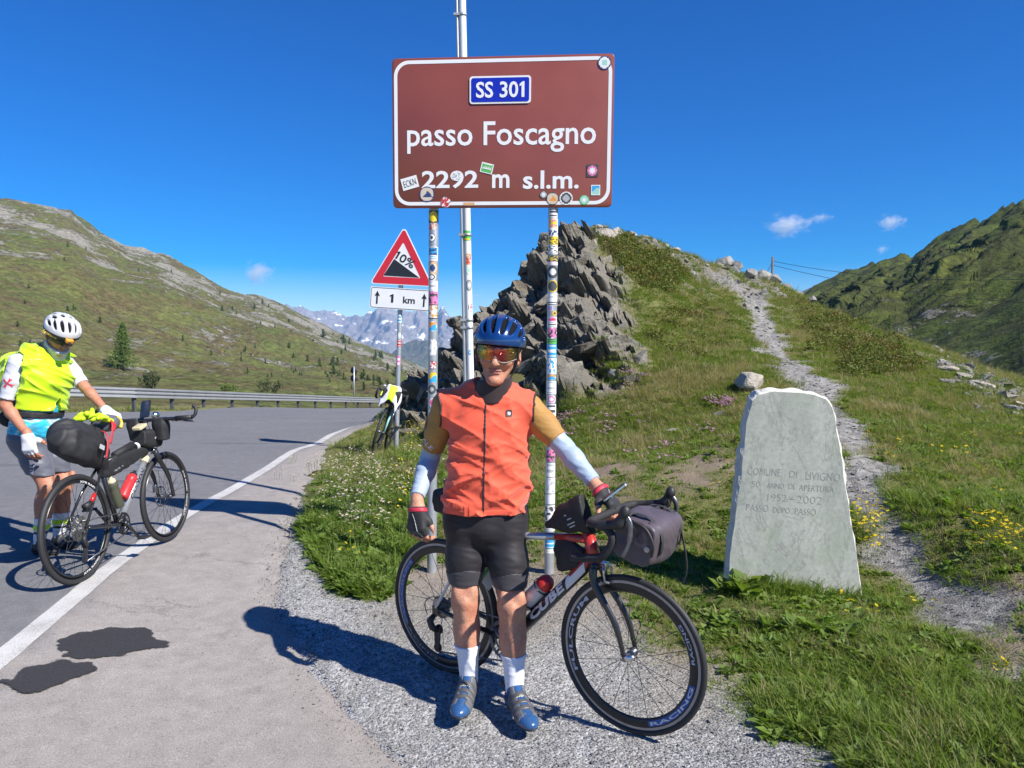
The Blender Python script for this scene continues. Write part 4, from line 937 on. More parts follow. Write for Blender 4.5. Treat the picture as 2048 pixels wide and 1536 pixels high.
# ================================================================== BICYCLES
TYRE = M('tyre_rubber', (.022,.022,.024), .62, 0, .25, 60, .3, 300, .001); CARB = M('black_frame', (.018,.018,.021), .28, 0, .15, 20, coat=.4); BRED = M('red_frame', (.42,.030,.022), .3, 0, .08, 10, coat=.4)
BWHT = M('frame_white', (.66,.66,.68), .35, 0, .06, 10); ALU = M('polished_alloy', (.62,.63,.65), .25, 1.0, .1, 20); BRAKE = M('brake_track', (.34,.34,.36), .35, .7, .2, 40); CHROME = M('steel_dark', (.22,.22,.235), .35, .8, .3, 50)
TAPE = M('bar_tape', (.022,.022,.024), .75, 0, .3, 90, .6, 120, .003); RUB = M('black_rubber', (.02,.02,.022), .55, 0, .2, 40); RIMB = M('black_rim', (.015,.015,.017), .3, 0, .1, 20); SPK = M('spoke_black', (.02,.02,.02), .35, .5, 0); SILV = M('frame_silver', (.42,.43,.45), .3, .6, .1, 12)
DBLUE = M('decal_blue', (.02,.10,.36), .35, 0, .05, 10); DPALE = M('decal_pale', (.52,.55,.66), .4, 0, .05, 10); CREAMT = M('cream_tape', (.55,.48,.30), .6, 0, .12, 20)
def ax_tube(mb, a, b, ra, rb, n=14, mi=0, flat=1.0, seg=1, up=None):
    a, b = Vector(a), Vector(b); mb.tube([a.lerp(b, i/seg) for i in range(seg+1)], [ra+(rb-ra)*i/seg for i in range(seg+1)], n, mi, flat=flat, up=up)
def curve_pts(P, k=6):
    P = [Vector(p) for p in P]; out = []
    for i in range(len(P)-1):
        p0, p1, p2, p3 = P[max(i-1, 0)], P[i], P[i+1], P[min(i+2, len(P)-1)]
        for j in range(k):
            t = j/k; out.append(.5*((2*p1)+(p2-p0)*t+(2*p0-5*p1+4*p2-p3)*t*t+(3*p1-p0-3*p2+p3)*t**3))
    out.append(P[-1]); return out
def gear(mb, c, r, teeth, th, mi=0, inner=.6, ax=1):
    pts = []
    for i in range(teeth*2): a = math.pi*i/teeth; rr = r*(1.0 if i % 2 else .94); pts.append((rr*math.cos(a), rr*math.sin(a)))
    n = len(pts); V = []; 
    for y in (-th/2, th/2):
        for x, z in pts: V.append(Vector((c[0]+x, c[1]+y, c[2]+z)))
        for x, z in pts: V.append(Vector((c[0]+x*inner, c[1]+y, c[2]+z*inner)))
    F = []
    for i in range(n):
        j = (i+1) % n; F += [(i, j, n+j, n+i), (2*n+j, 2*n+i, 3*n+i, 3*n+j), (i, 2*n+i, 2*n+j, j), (n+j, 3*n+j, 3*n+i, n+i)]
    mb.add(V, F, mi, False)
def wheel(root, c, Rw, tw, rim_in, nsp, X=Matrix.Identity(4), track=True, disc=False, name='wheel', detail=True):
    c = Vector(c); Y = (0, 1, 0); nn = 72 if detail else 32; ro = Rw-tw*1.9
    mb = MB(); mb.lathe([(ro+.004, -tw*.42), (ro-.012, -tw*.48), ((ro+rim_in)/2, -tw*.50), (rim_in+.006, -tw*.36), (rim_in, 0), (rim_in+.006, tw*.36), ((ro+rim_in)/2, tw*.50), (ro-.012, tw*.48), (ro+.004, tw*.42), (ro-.006, 0)], c, Y, nn, 0, True)
    rim = mb.xf(X).build('wheel', RIMB, root)
    mb = MB(); k = 10; mb.lathe([(Rw-tw + tw*math.cos(2*math.pi*i/k), tw*.98*math.sin(2*math.pi*i/k)) for i in range(k)], c, Y, nn, 0, True); mb.xf(X).build('tyre', TYRE, rim)
    if track:
        mb = MB()
        for s in (-1, 1): mb.lathe([(ro+.003, s*tw*.445), (ro-.010, s*tw*.50)], c, Y, nn)
        mb.xf(X).build('brake_track', BRAKE, rim)
    mb = MB(); mb.lathe([(0, -.05), (.008, -.05), (.012, -.045), (.02, -.035), (.014, -.03), (.014, .03), (.02, .035), (.012, .045), (.008, .05), (0, .05)], c, Y, 16); mb.xf(X).build('hub', CHROME, rim)
    mb = MB(); rnd = .3
    for i in range(nsp):
        a = 2*math.pi*i/nsp + rnd; s = 1 if i % 2 else -1; tng = .35*(1 if (i//2) % 2 else -1)
        p = c + Vector((math.cos(a+tng)*.02, s*.033, math.sin(a+tng)*.02)); q = c + Vector((math.cos(a)*(rim_in+.004), s*.002, math.sin(a)*(rim_in+.004)))
        mb.tube([p, q], .0012 if detail else .002, 5, cap=False)
    s_ = mb.xf(X).build('spokes', SPK, rim); s_['kind'] = 'stuff'
    if disc:
        mb = MB(); yy = c.y+.045
        mb.lathe([(.082, -.001), (.07, -.001), (.07, .001), (.082, .001)], (c.x, yy, c.z), Y, 40, 0, True)
        for i in range(6):
            a = i*math.pi/3; mb.tube([(c.x+.018*math.cos(a), yy, c.z+.018*math.sin(a)), (c.x+.074*math.cos(a+.35), yy, c.z+.074*math.sin(a+.35))], .003, 6)
        mb.xf(X).build('brake_disc', CHROME, rim)
    return rim
def rim_text(rim, c, y, r, body, a0, size_h, X, mat, inward=False, width=None, bold=.02, panel=None):
    V, F = text_geo(body, 1.0, bold); xs = [v[0] for v in V]; ys = [v[1] for v in V]; x0, x1, y0, y1 = min(xs), max(xs), min(ys), max(ys)
    sy = size_h/(y1-y0); sx = sy*.95 if width is None else width/(x1-x0); c = Vector(c)
    def fn(x, yv, lift=0):
        u = (x-(x0+x1)/2)*sx; v = (yv-(y0+y1)/2)*sy
        if inward: a = a0 + u/r; q = r - v
        else: a = a0 - u/r; q = r + v
        return X @ (c + Vector((math.cos(a)*q, y-lift, math.sin(a)*q)))
    # subdivide long letters a little by using the glyph outline as it is
    if panel:
        k = 16; Vp = [fn(x0-.12+(x1-x0+.24)*i/k, yy) for i in range(k+1) for yy in (y0-.18, y1+.18)]
        mesh_np('decal_panel', Vp, [(2*i, 2*i+1, 2*i+3, 2*i+2) for i in range(k)], panel, None, False, rim)
    me = bpy.data.meshes.new('lettering'); me.from_pydata([tuple(fn(x, yv, .0006)) for x, yv in V], [], F); me.materials.append(mat); me.update(); return put(bpy.data.objects.new('lettering', me), rim)
def tube_text(parent, a, b, r, t, body, h, w, mat, bold=.02, shear=0.0, ang=0.0):
    a, b = Vector(a), Vector(b); d = (b-a).normalized(); nrm = Vector((0, -1, 0)); up = nrm.cross(d); up = up if up.z > 0 else -up; nrm = d.cross(up); nrm = nrm if nrm.y < 0 else -nrm
    V, F = text_geo(body, 1.0, bold); xs = [v[0] for v in V]; ys = [v[1] for v in V]; x0, x1, y0, y1 = min(xs), max(xs), min(ys), max(ys); p = a.lerp(b, t); P = []
    for x, y in V:
        v = ((y-y0)/(y1-y0)-.5)*h; u = ((x-x0)/(x1-x0)-.5)*w + shear*v; q = v/r+ang; P.append(tuple(p + d*u + nrm*(r*1.02*math.cos(q)) + up*(r*1.02*math.sin(q))))
    me = bpy.data.meshes.new('lettering'); me.from_pydata(P, [], F); me.materials.append(mat); me.update(); return put(bpy.data.objects.new('lettering', me), parent)
def cranks(root, bb, ring_r, ang, ringmat, arms=4):
    mb = MB(); gear(mb, (bb[0], -.045, bb[2]), ring_r, 46, .004, 0, .84); gear(mb, (bb[0], -.037, bb[2]), ring_r*.72, 34, .004, 0, .85)
    for i in range(arms):
        a = ang+.4+2*math.pi*i/arms; mb.tube([(bb[0], -.05, bb[2]), (bb[0]+.55*ring_r*math.cos(a), -.052, bb[2]+.55*ring_r*math.sin(a)), (bb[0]+.9*ring_r*math.cos(a), -.046, bb[2]+.9*ring_r*math.sin(a))], [.02, .013, .010], 8, flat=.45, up=(0,1,0))
    mb.build('chainring', ringmat, root)
    for s in (-1, 1):
        aa = ang if s < 0 else ang+math.pi; e = Vector((bb[0]+.172*math.cos(aa), s*.075, bb[2]+.172*math.sin(aa))); mb = MB(); ax_tube(mb, (bb[0], s*.062, bb[2]), e, .019, .013, 10, flat=.6, up=(0,1,0)); mb.lathe([(0,-.012),(.021,-.010),(.021,.010),(0,.012)], (bb[0], s*.062, bb[2]), (0,1,0), 14)
        cr = mb.build('crank', CARB, root)
        mb = MB(); mb.box(e+Vector((0, s*.045, 0)), (.085, .06, .014)); mb.tube([e, e+Vector((0, s*.08, 0))], .007, 8); mb.build('pedal', RUB, cr, .004)
def drivetrain(root, hub, bb, ring_r, big, detail=True):
    mb = MB(); n = 9
    for i in range(n): gear(mb, (hub[0], -.022-.0035*i, hub[2]), big-(big-.024)*i/(n-1), max(12, int(big*420)-3*i), .0018, 0, .45)
    mb.build('cassette', M('cassette_steel', (.34,.34,.35), .35, .85, .25, 60), root)
    y = -.042; r1 = .05
    for sgn in (1, -1):
        mb = MB()
        P = [(hub[0], y, hub[2]+sgn*r1), (bb[0], y-.002, bb[2]+sgn*ring_r)] if sgn > 0 else [(hub[0]-.004, y, hub[2]-.220), (bb[0], y-.002, bb[2]-ring_r)]
        mb.tube(P, .0042, 6); mb.build('chain', CHROME, root)
    h = Vector(hub); mb = MB(); mb.tube([h+Vector((0,-.052,-.008)), h+Vector((-.012,-.058,-.036))], [.012,.011], 10)
    mb.tube([h+Vector((-.014,-.064,-.034)), h+Vector((-.034,-.070,-.062)), h+Vector((-.022,-.068,-.092)), h+Vector((.004,-.060,-.104))], [.013,.019,.018,.016], 10, flat=.75)
    mb.prism([(-.020,.018),(.016,.020),(.004,-.100),(-.006,-.112),(-.022,-.106),(-.026,-.02)], -.0035, .0035, 0, frame(h+Vector((.004,-.052,-.106)), (1,0,0), (0,0,1)))
    for dx, dz in ((.002,-.104),(-.008,-.198)): gear(mb, (h.x+dx, -.045, h.z+dz), .024, 11, .008, 0, .3)
    mb.tube(curve_pts([h+Vector((.06,-.02,.02)), h+Vector((-.02,-.05,.055)), h+Vector((-.075,-.058,.02)), h+Vector((-.06,-.06,-.04))]), .0025, 6)
    mb.build('rear_derailleur', RUB, root)
def saddle(root, p, mat=RUB):
    Gd = Grid((p[0]-.20, -.09, p[2]-.07), (p[0]+.16, .09, p[2]+.05), .006)
    Gd.ell((p[0]-.06, 0, p[2]), (.095, .068, .022), .02); Gd.cone((p[0]-.02, 0, p[2]-.004), (p[0]+.125, 0, p[2]-.012), .03, .016, .03); Gd.ell((p[0]-.13, 0, p[2]+.012), (.03, .06, .016), .02)
    Gd.mesh('saddle', mat, root)
def bag(name, lo, hi, h, build, mat, Mw, label, cat='bag', wr=None):
    g = Grid(lo, hi, h); build(g)
    if wr: g.wrinkle(*wr)
    o = g.mesh(name, mat); o.matrix_world = Mw; tag(o, label, cat); return o
NYL = M('black_nylon', (.020,.020,.023), .66, 0, .25, 25, .35, 260, .0015); NYLD = M('matt_black_fabric', (.016,.016,.018), .7, 0, .2, 40, .3, 300, .001); PLUM = M('plum_grey_nylon', (.088,.070,.084), .45, 0, .12, 15, .25, 350, .001)
WEB = M('black_webbing', (.03,.03,.032), .6, 0, .2, 80); LREFL = M('reflective_grey', (.5,.5,.52), .4, .2, .05, 20)

def stand(p, x, lean=0.0):
    x = Vector(x).normalized(); Mx = frame(p, x, None, (0, 0, 1)); return Mx @ Matrix.Rotation(lean, 4, 'X')

# ------------------------------------------------ A: road bicycle held by the cyclist
ra, rb_ = Vector((-.330, 3.67, 0)), Vector((.525, 3.05, 0)); zA = float(surf([ra.x, rb_.x], [ra.y, rb_.y])[0][:, 2].mean())
ra.z = zA-.004; MA_ = stand(ra, rb_-ra, R(1.5))
BA = empty('road_bicycle', 'black white and red road bicycle with deep rims standing behind the cyclist in orange vest', 'bicycle', MA_)
Rw = .336; hubR = (0, 0, Rw); hubF = (1.02, 0, Rw); bb = (.41, 0, .268); u_ = Vector((-.292, 0, .956)); n_ = Vector((.956, 0, .292))
crown = Vector(hubF)-n_*.045+u_*.37; htop = crown+u_*.155; scl = Vector(bb)+u_*.50; bbv = Vector(bb)
mb = MB(); ax_tube(mb, bbv, scl, .019, .017, 16); ax_tube(mb, bbv+Vector((.015,0,.01)), crown+u_*.045, .030, .027, 18, 0, .85, 3)
for s in (-1, 1):
    mb.tube(curve_pts([bbv+Vector((-.01, s*.03, 0)), bbv+Vector((-.15, s*.05, .03)), Vector((.02, s*.062, Rw+.0))], 4), [.013]*4+[.011]*4+[.009], 10); mb.tube([scl+Vector((0, s*.012, -.02)), Vector((.1, s*.045, .52)), Vector((.0, s*.062, Rw+.01))], [.009, .0085, .008], 10, 1)
    mb.box((-.005, s*.062, Rw-.005), (.035, .006, .045))
mb.lathe([(.0, -.036), (.022, -.036), (.023, .036), (0, .036)], bb, (0, 1, 0), 16)
frm = mb.build('frame', [CARB, BWHT], BA)
mb = MB(); ax_tube(mb, scl+Vector((0,0,-.015)), scl.lerp(htop-u_*.03, .70), .016, .017, 14, 1); ax_tube(mb, scl.lerp(htop-u_*.03, .70), htop-u_*.03, .017, .021, 14, 0); mb.build('top_tube', [BRED, SILV], BA)
mb = MB(); ax_tube(mb, crown+u_*.003, htop, .030, .026, 18, 0); ax_tube(mb, crown+u_*.05-n_*.005, crown+u_*.02-n_*.13-u_*.04, .027, .0275, 14, 0); mb.build('head_tube', [BRED], BA)
dt0, dt1 = bbv+Vector((.015,0,.01)), crown+u_*.045
tube_text(frm, dt0, dt1, .0295, .47, 'CUBE', .038, .25, BWHT, .055, .35, .15)
V = []; 
for i in range(7):
    for j in range(7):
        p = dt0.lerp(dt1, .70+.22*i/6); q = -.75+1.5*j/6; d = (dt1-dt0).normalized(); up = Vector((0,-1,0)).cross(d); up = up if up.z > 0 else -up; V.append(p + d*(.018*(j-3)/3) + Vector((0,-1,0))*(.0288*math.cos(q)) + up*(.0288*math.sin(q)))
mesh_np('white_panel', V, grid_faces(7, 7), BWHT, None, True, frm)
mb = MB()
for s in (-1, 1): mb.tube(curve_pts([crown+Vector((0, s*.035, .012)), crown+Vector((.015, s*.048, -.06)), Vector((.98, s*.052, .47)), Vector((1.02, s*.052, Rw))], 5), [.019]*4+[.017]*4+[.014]*4+[.011]*3+[.009], 12, 0, flat=.75, up=(1,0,0))
mb.tube([crown+Vector((0,-.04,.012)), crown+Vector((0,.04,.012))], .021, 12)
fk = mb.build('fork', CARB, BA)
mb = MB(); mb.tube([(1.02, -.066, Rw), (1.02, .066, Rw)], .006, 8); mb.tube([(1.02, -.06, Rw), (1.045, -.063, Rw+.012), (1.07, -.062, Rw+.02)], [.012, .016, .010], 10, flat=.6); mb.build('quick_release', ALU, BA)
# wheels with rim lettering
wf = wheel(BA, hubF, Rw, .0135, .262, 20); wr = wheel(BA, hubR, Rw, .0135, .262, 20)
ysd = -.0088; rt = .283
rim_text(wf, hubF, ysd, rt, 'FULCRUM', R(170), .0185, Matrix.Identity(4), DPALE, False, .36)
rim_text(wf, hubF, ysd, rt, 'RACING', R(-42), .015, Matrix.Identity(4), BWHT, True, .28, .02, DBLUE)
rim_text(wf, hubF, ysd, rt, 'RACING', R(22), .014, Matrix.Identity(4), DPALE, True, .16)
rim_text(wr, hubR, ysd, rt, 'FULCRUM', R(172), .016, Matrix.Identity(4), M('decal_dim', (.20,.23,.30), .4, 0, 0), False, .34, .02, DBLUE)
rim_text(wr, hubR, ysd, rt, 'RACING', R(-128), .015, Matrix.Identity(4), M('decal_dim', (.20,.23,.30), .4, 0, 0), True, .28)
cranks(BA, bb, .098, R(-60), M('chainring_grey', (.30,.30,.31), .4, .6, .1, 20)); drivetrain(BA, hubR, bb, .098, .058)
mb = MB(); ax_tube(mb, scl-u_*.05, bbv+u_*.70, .0137, .0137, 14); mb.build('seat_post', CARB, BA); saddle(BA, tuple(bbv+u_*.715+Vector((.0,0,.005))))
bc = htop+u_*.065+Vector((.128,0,.035))
mb = MB(); ax_tube(mb, htop, htop+u_*.05, .017, .017, 12); ax_tube(mb, htop+u_*.04, bc, .017, .018, 12); mb.build('stem', CARB, BA)
mb = MB()
for s in (-1, 1):
    P = curve_pts([bc, bc+Vector((0, s*.14, 0)), bc+Vector((.02, s*.195, .0)), bc+Vector((.085, s*.208, .0)), bc+Vector((.125, s*.212, -.045)), bc+Vector((.085, s*.216, -.115)), bc+Vector((.01, s*.218, -.135)), bc+Vector((-.055, s*.22, -.14))], 6); mb.tube(P, .0165, 12)
mb.build('handlebar', TAPE, BA)
for s in (-1, 1):
    g = Grid(tuple(bc+Vector((.03, s*.21-.05, -.09))), tuple(bc+Vector((.24, s*.21+.05, .12))), .005)
    g.cone(bc+Vector((.07, s*.209, .0)), bc+Vector((.155, s*.209, .018)), .021, .019, .01); g.cone(bc+Vector((.15, s*.209, .02)), bc+Vector((.175, s*.209, .062)), .018, .019, .02); g.ell(bc+Vector((.178, s*.209, .07)), (.02, .018, .024), .01)
    hd = g.mesh('brake_hood', RUB, BA)
    mb = MB(); mb.tube(curve_pts([bc+Vector((.178, s*.209, .055)), bc+Vector((.20, s*.211, .02)), bc+Vector((.195, s*.214, -.05)), bc+Vector((.17, s*.218, -.105))], 5), [.012]*5+[.011]*5+[.008]*5+[.007], 8, flat=.55, up=(1,0,0)); mb.build('brake_lever', CHROME, hd)
    mb = MB(); mb.tube(curve_pts([bc+Vector((.16, s*.20, .05)), bc+Vector((.20, s*.16, -.02)), bc+Vector((.12, s*.06, -.12)), crown+Vector((.02, s*.01, .06))], 6), .0026, 6); mb.build('brake_cable', RUB, BA)
for wx, wz, s in ((crown.x+.035, crown.z+.005, 1), (scl.x-.06, scl.z-.015, -1)):
    mb = MB(); mb.box((wx, 0, wz+.012), (.03, .03, .03))
    for t in (-1, 1): mb.tube([(wx, t*.012, wz+.02), (wx+s*.015, t*.034, wz), (wx+s*.015, t*.030, wz-.035), (wx+s*.012, t*.020, wz-.05)], [.007, .007, .006, .006], 8); mb.box((wx+s*.012, t*.0175, wz-.052), (.045, .008, .012))
    mb.build('brake_caliper', ALU, BA, .002)
mb = MB(); cgd = (dt1-dt0).normalized(); cgu = Vector((-cgd.z, 0, cgd.x)); cp = dt0.lerp(dt1, .405)+cgu*.07
for t in (-.06, .05): mb.lathe([(.040, -.003), (.040, .003), (.044, .003), (.044, -.003)], cp+cgd*t, tuple(cgd), 24, 0, True)
mb.tube([cp+cgd*-.08-cgu*.04, cp+cgd*.07-cgu*.04], .006, 8)
mb.build('bottle_cage', CARB, BA)
# things strapped to it
mb = MB(); mb.lathe([(0, -.095), (.033, -.093), (.0365, -.085), (.0365, .02), (.0335, .032), (.0365, .044), (.0365, .062), (.03, .068), (0, .068)], cp, tuple(cgd), 24, 0)
bt = mb.build('water_bottle', M('bottle_frost', (.58,.58,.60), .45, 0, .05, 10)); bt.matrix_world = MA_; tag(bt, 'translucent grey water bottle with a red dome lid in the cage of the road bicycle', 'bottle')
mb = MB(); mb.lathe([(.0385, .06), (.0385, .072), (.037, .088), (.028, .105), (.012, .113), (0, .114)], cp, tuple(cgd), 24, 0); mb.build('lid', M('bottle_red', (.50,.02,.02), .4, 0, .05, 10), bt)
def hb(g):
    c = bc+Vector((.175, 0, -.065)); rt_ = Euler((0, R(12), 0)).to_matrix()
    g.loft(c+Vector((0,-.135,0)), c+Vector((0,.135,0)), (1, 0, -.2), [(0, .085, .082, 0), (.5, .098, .095, 0), (1, .085, .082, 0)], .0, ex=4.2); 
    return g
o = bag('handlebar_bag', (.8, -.20, .68), (1.22, .20, 1.10), .006, hb, PLUM, MA_, 'boxy plum grey handlebar bag on the road bicycle', wr=(.004, (6,9,3), (3,2,9), (7,3,2)))
c = bc+Vector((.175, 0, -.065)); mb = MB()
for y in (-.09, .09): mb.tube([c+Vector((math.cos(a)*.103, y, math.sin(a)*.100)) for a in [R(k) for k in range(-30, 200, 15)]], .011, 8, flat=.25, up=(0,1,0))
mb.tube(curve_pts([c+Vector((.07,-.13,-.06)), c+Vector((.088,-.145,.0)), c+Vector((.06,-.148,.06)), c+Vector((0,-.146,.085))], 5), .006, 6)
s_ = mb.build('strap', WEB, o); s_.name = 'strap'
mb = MB(); mb.tube([c+Vector((-.03+.004*i, -.12+.24*i/12, .094+.004*math.sin(i))) for i in range(13)], .004, 6); mb.tube([c+Vector((.06, -.12+.24*i/12, .078+.001*math.sin(i*2))) for i in range(13)], .0035, 6); mb.build('zip', WEB, o)
mb = MB(); mb.lathe([(0, 0), (.012, .0), (.012, .002), (0, .002)], c+Vector((.06,-.142,-.02)), (0,-1,0), 14); mb.build('badge', M('cream_badge', (.6,.5,.4), .5), o)
mb = MB(); mb.tube(curve_pts([c+Vector((.09,.10,.03)), c+Vector((.13,.06,-.06)), c+Vector((.145,.04,-.14)), c+Vector((.13,.03,-.19))], 6), [.009]*12+[.007]*7, 6, flat=.3); mb.build('loose_strap', WEB, o)
def ttb(g):
    P = [(htop.x-.20, htop.z-.005), (htop.x-.015, htop.z+.03)]
    g.loft((P[0][0], 0, P[0][1]+.01), (htop.x-.0, 0, htop.z+.075), (0, 1, 0), [(0, .022, .014, 0), (.5, .030, .060, .01), (1, .033, .085, .0)], .0, ex=3)
o = bag('top_tube_bag', (.50, -.06, .70), (.92, .06, 1.06), .006, ttb, NYLD, MA_, 'black triangular top tube bag behind the stem of the road bicycle', wr=(.003, (9,2,3), (2,9,2), (5,5,8)))
for k, (t, w, hh) in enumerate(((.02, .05, .006), (.0, .03, .005), (-.02, .04, .005), (-.032, .03, .005))):
    mb = MB(); mb.box((htop.x-.075+k*.006, -.0325, htop.z+.055+t), (w, .002, hh), Euler((0, R(-28), 0)).to_matrix()); mb.build('label_print', LREFL, o)
def frb(g): g.loft((htop.x-.16, 0, .745), (htop.x-.03, 0, .70), (0, 1, 0), [(0, .012, .03, 0), (.4, .026, .072, -.02), (1, .026, .045, .0)], .0, ex=3)
bag('frame_bag', (.50, -.06, .56), (.90, .06, .84), .006, frb, NYLD, MA_, 'small black bag hanging under the top tube of the road bicycle', wr=(.003, (9,2,3), (2,9,2), (5,5,8)))
def sdb(g): g.loft((.20, 0, .895), (-.02, 0, .86), (0, 1, 0), [(0, .03, .035, 0), (.5, .055, .075, 0), (1, .045, .055, .0)], .0, ex=2.6); g.cone((.16, 0, .90), (.19, 0, .80), .03, .02, .03)
bag('saddle_bag', (-.12, -.11, .72), (.30, .11, 1.02), .007, sdb, NYLD, MA_, 'black bag under the saddle half hidden behind the cyclist in orange vest', wr=(.004, (7,2,3), (2,7,2), (5,5,6)))
mb = MB(); mb.prism(rrect(.115, .06, .010), -.005, .005); ph = mb.build('smartphone', [M('phone_black', (.02,.02,.022), .15, 0, 0)], None, .003); ph.matrix_world = frame(at(1229, 984, 3.06), (.80, .05, .60), (.05, .98, -.10)); tag(ph, 'silver edged smartphone mounted above the handlebar under the gloved hand', 'phone')
V, F = ring_geo(rrect(.118, .063, .010), rrect(.104, .050, .008)); mesh_np('frame', [(x, y, .0056) for x, y in V], F, ALU, None, False, ph); mb = MB(); mb.prism(rrect(.118, .063, .011), -.0035, .0035); mb.build('edge', ALU, ph)
mb = MB(); mb.prism([(0,0),(.115,0),(.115,.085),(.05,.085),(0,.05)], -.001, .001); np_ = mb.build('race_plate', BWHT); np_.matrix_world = MA_ @ frame(bbv+u_*.22+Vector((-.04,-.03,.0)), (.6, 0, .8), (-.8, 0, .6)); tag(np_, 'small white number plate with a green band fixed to the seat tube', 'plate')
mesh_np('green_band', [(0,.055,-.002),(.115,.055,-.002),(.115,.07,-.002),(0,.07,-.002)], [(3,2,1,0)], STK[SK['green']], None, False, np_); mesh_np('green_band', [(0,.055,.0022),(.115,.055,.0022),(.115,.07,.0022),(0,.07,.0022)], [(0,1,2,3)], STK[SK['green']], None, False, np_)

# ------------------------------------------------ B: loaded touring bicycle on the road
rb0 = Vector((-2.785, 4.78, 0)); rb1 = Vector((-2.705, 5.88, 0)); rb0.z = float(road_z(rb0.x, rb0.y))-.002; rb1.z = rb0.z
MB_ = stand(rb0, rb1-rb0, R(-3.0))
BB = empty('touring_bicycle', 'loaded black and silver flat bar touring bicycle with disc brakes on the road edge line', 'bicycle', MB_)
Rw2 = .352; WB = 1.085; hubR = (0, 0, Rw2); hubF = (WB, 0, Rw2); bb = Vector((.435, 0, .285)); u2 = Vector((-.326, 0, .945)); n2 = Vector((.945, 0, .326)); crown = Vector(hubF)-n2*.048+u2*.41; htop = crown+u2*.13; scl = bb+u2*.47
mb = MB(); ax_tube(mb, bb, scl, .018, .017, 16); ax_tube(mb, bb+Vector((.02,0,.01)), crown+u2*.03, .026, .024, 18, 1); ax_tube(mb, scl+Vector((0,0,-.01)), htop-u2*.035, .019, .021, 16, 0); ax_tube(mb, crown, htop, .027, .026, 16, 0)
for s in (-1, 1):
    mb.tube(curve_pts([bb+Vector((-.01, s*.035, 0)), bb+Vector((-.15, s*.055, .02)), Vector((.02, s*.067, Rw2))], 4), [.013]*4+[.011]*4+[.009], 10); mb.tube([scl+Vector((0, s*.014, -.02)), Vector((.15, s*.05, .56)), Vector((0, s*.067, Rw2+.01))], [.0095, .009, .0085], 10)
mb.lathe([(0, -.038), (.023, -.038), (.023, .038), (0, .038)], bb, (0, 1, 0), 16); mb.lathe([(.0275, 0), (.0275, .05)], bb+Vector((.02,0,.01))+(crown+u2*.03-bb-Vector((.02,0,.01)))*.80, tuple((crown-bb).normalized()), 16, 2)
fr2 = mb.build('frame', [CARB, SILV, CREAMT], BB)
tube_text(fr2, bb+Vector((.02,0,.01)), crown+u2*.03, .0262, .5, 'CANYON', .036, .26, BLACK, .03, 0, .1)
mb = MB()
for s in (-1, 1): mb.tube(curve_pts([crown+Vector((0, s*.04, .01)), crown+Vector((.01, s*.056, -.05)), Vector((1.05*WB/1.085-.02, s*.062, .52)), Vector((WB, s*.062, Rw2))], 5), [.02]*6+[.017]*5+[.013]*5, 12)
mb.tube([crown+Vector((0,-.045,.01)), crown+Vector((0,.045,.01))], .022, 12); mb.build('fork', CARB, BB)
w2f = wheel(BB, hubF, Rw2, .019, .292, 28, track=False, disc=True); w2r = wheel(BB, hubR, Rw2, .019, .292, 28, track=False, disc=True)
for w_, h_ in ((w2f, hubF), (w2r, hubR)):
    for a in (-68, 62) if w_ is w2r else (-25, 15): rim_text(w_, h_, -.0102, .302, 'XTR RAPID', R(a), .013, Matrix.Identity(4), BWHT, a < 0, .19, .03)
cranks(BB, tuple(bb), .078, R(-48), CARB, 4); drivetrain(BB, hubR, tuple(bb), .078, .085)
mb = MB(); ax_tube(mb, scl-u2*.04, bb+u2*.72, .0148, .0148, 14); mb.build('seat_post', CARB, BB); saddle(BB, tuple(bb+u2*.735))
bc = htop+u2*.10+Vector((.05,0,.03))
mb = MB(); ax_tube(mb, htop, htop+u2*.085, .018, .018, 12); ax_tube(mb, htop+u2*.075, bc, .018, .018, 12); mb.build('stem', CARB, BB)
mb = MB(); mb.tube([bc+Vector((-.02, -.37, .01)), bc+Vector((-.005, -.2, .005)), bc, bc+Vector((-.005, .2, .005)), bc+Vector((-.02, .37, .01))], .0135, 12); mb.build('handlebar', CARB, BB)
for s in (-1, 1):
    mb = MB(); mb.tube([bc+Vector((-.010, s*.24, .007)), bc+Vector((-.02, s*.37, .01))], .0175, 12); mb.build('grip', RUB, BB)
    mb = MB(); mb.tube(curve_pts([bc+Vector((-.02, s*.375, .01)), bc+Vector((-.01, s*.395, .035)), bc+Vector((0, s*.395, .075)), bc+Vector((.0, s*.372, .095))], 5), .0125, 10); mb.build('bar_end', RUB, BB)
    mb = MB(); mb.tube([bc+Vector((.0, s*.20, .0)), bc+Vector((.045, s*.22, -.01))], .013, 8); mb.tube(curve_pts([bc+Vector((.045, s*.22, -.01)), bc+Vector((.06, s*.28, -.02)), bc+Vector((.05, s*.35, -.025))], 4), [.007]*9, 8, flat=.6); mb.build('brake_lever', CHROME, BB)
    mb = MB(); mb.tube(curve_pts([bc+Vector((.03, s*.19, 0)), bc+Vector((.13, s*.10, -.01)), bc+Vector((.12, s*.04, -.10)), crown+Vector((.04, s*.03, .02))], 6), .0026, 6); mb.build('brake_hose', RUB, BB)
mb = MB(); mb.box((WB-.06, .05, Rw2+.075), (.035, .03, .06)); mb.build('brake_caliper', CHROME, BB, .006); mb = MB(); mb.box((.065, .05, Rw2+.055), (.06, .03, .035)); mb.build('brake_caliper', CHROME, BB, .006)
mb = MB(); ax_tube(mb, (.085, -.05, Rw2+.15), (.135, -.05, Rw2+.20), .016, .012, 12); ax_tube(mb, (.02, -.052, Rw2+.135), (.085, -.052, Rw2+.15), .022, .019, 12, 1); mb.build('rear_light', [M('lamp_red', (.5,.02,.02), .25), RUB], BB)
for p, lab in (((.085,-.02,.0), None),): pass
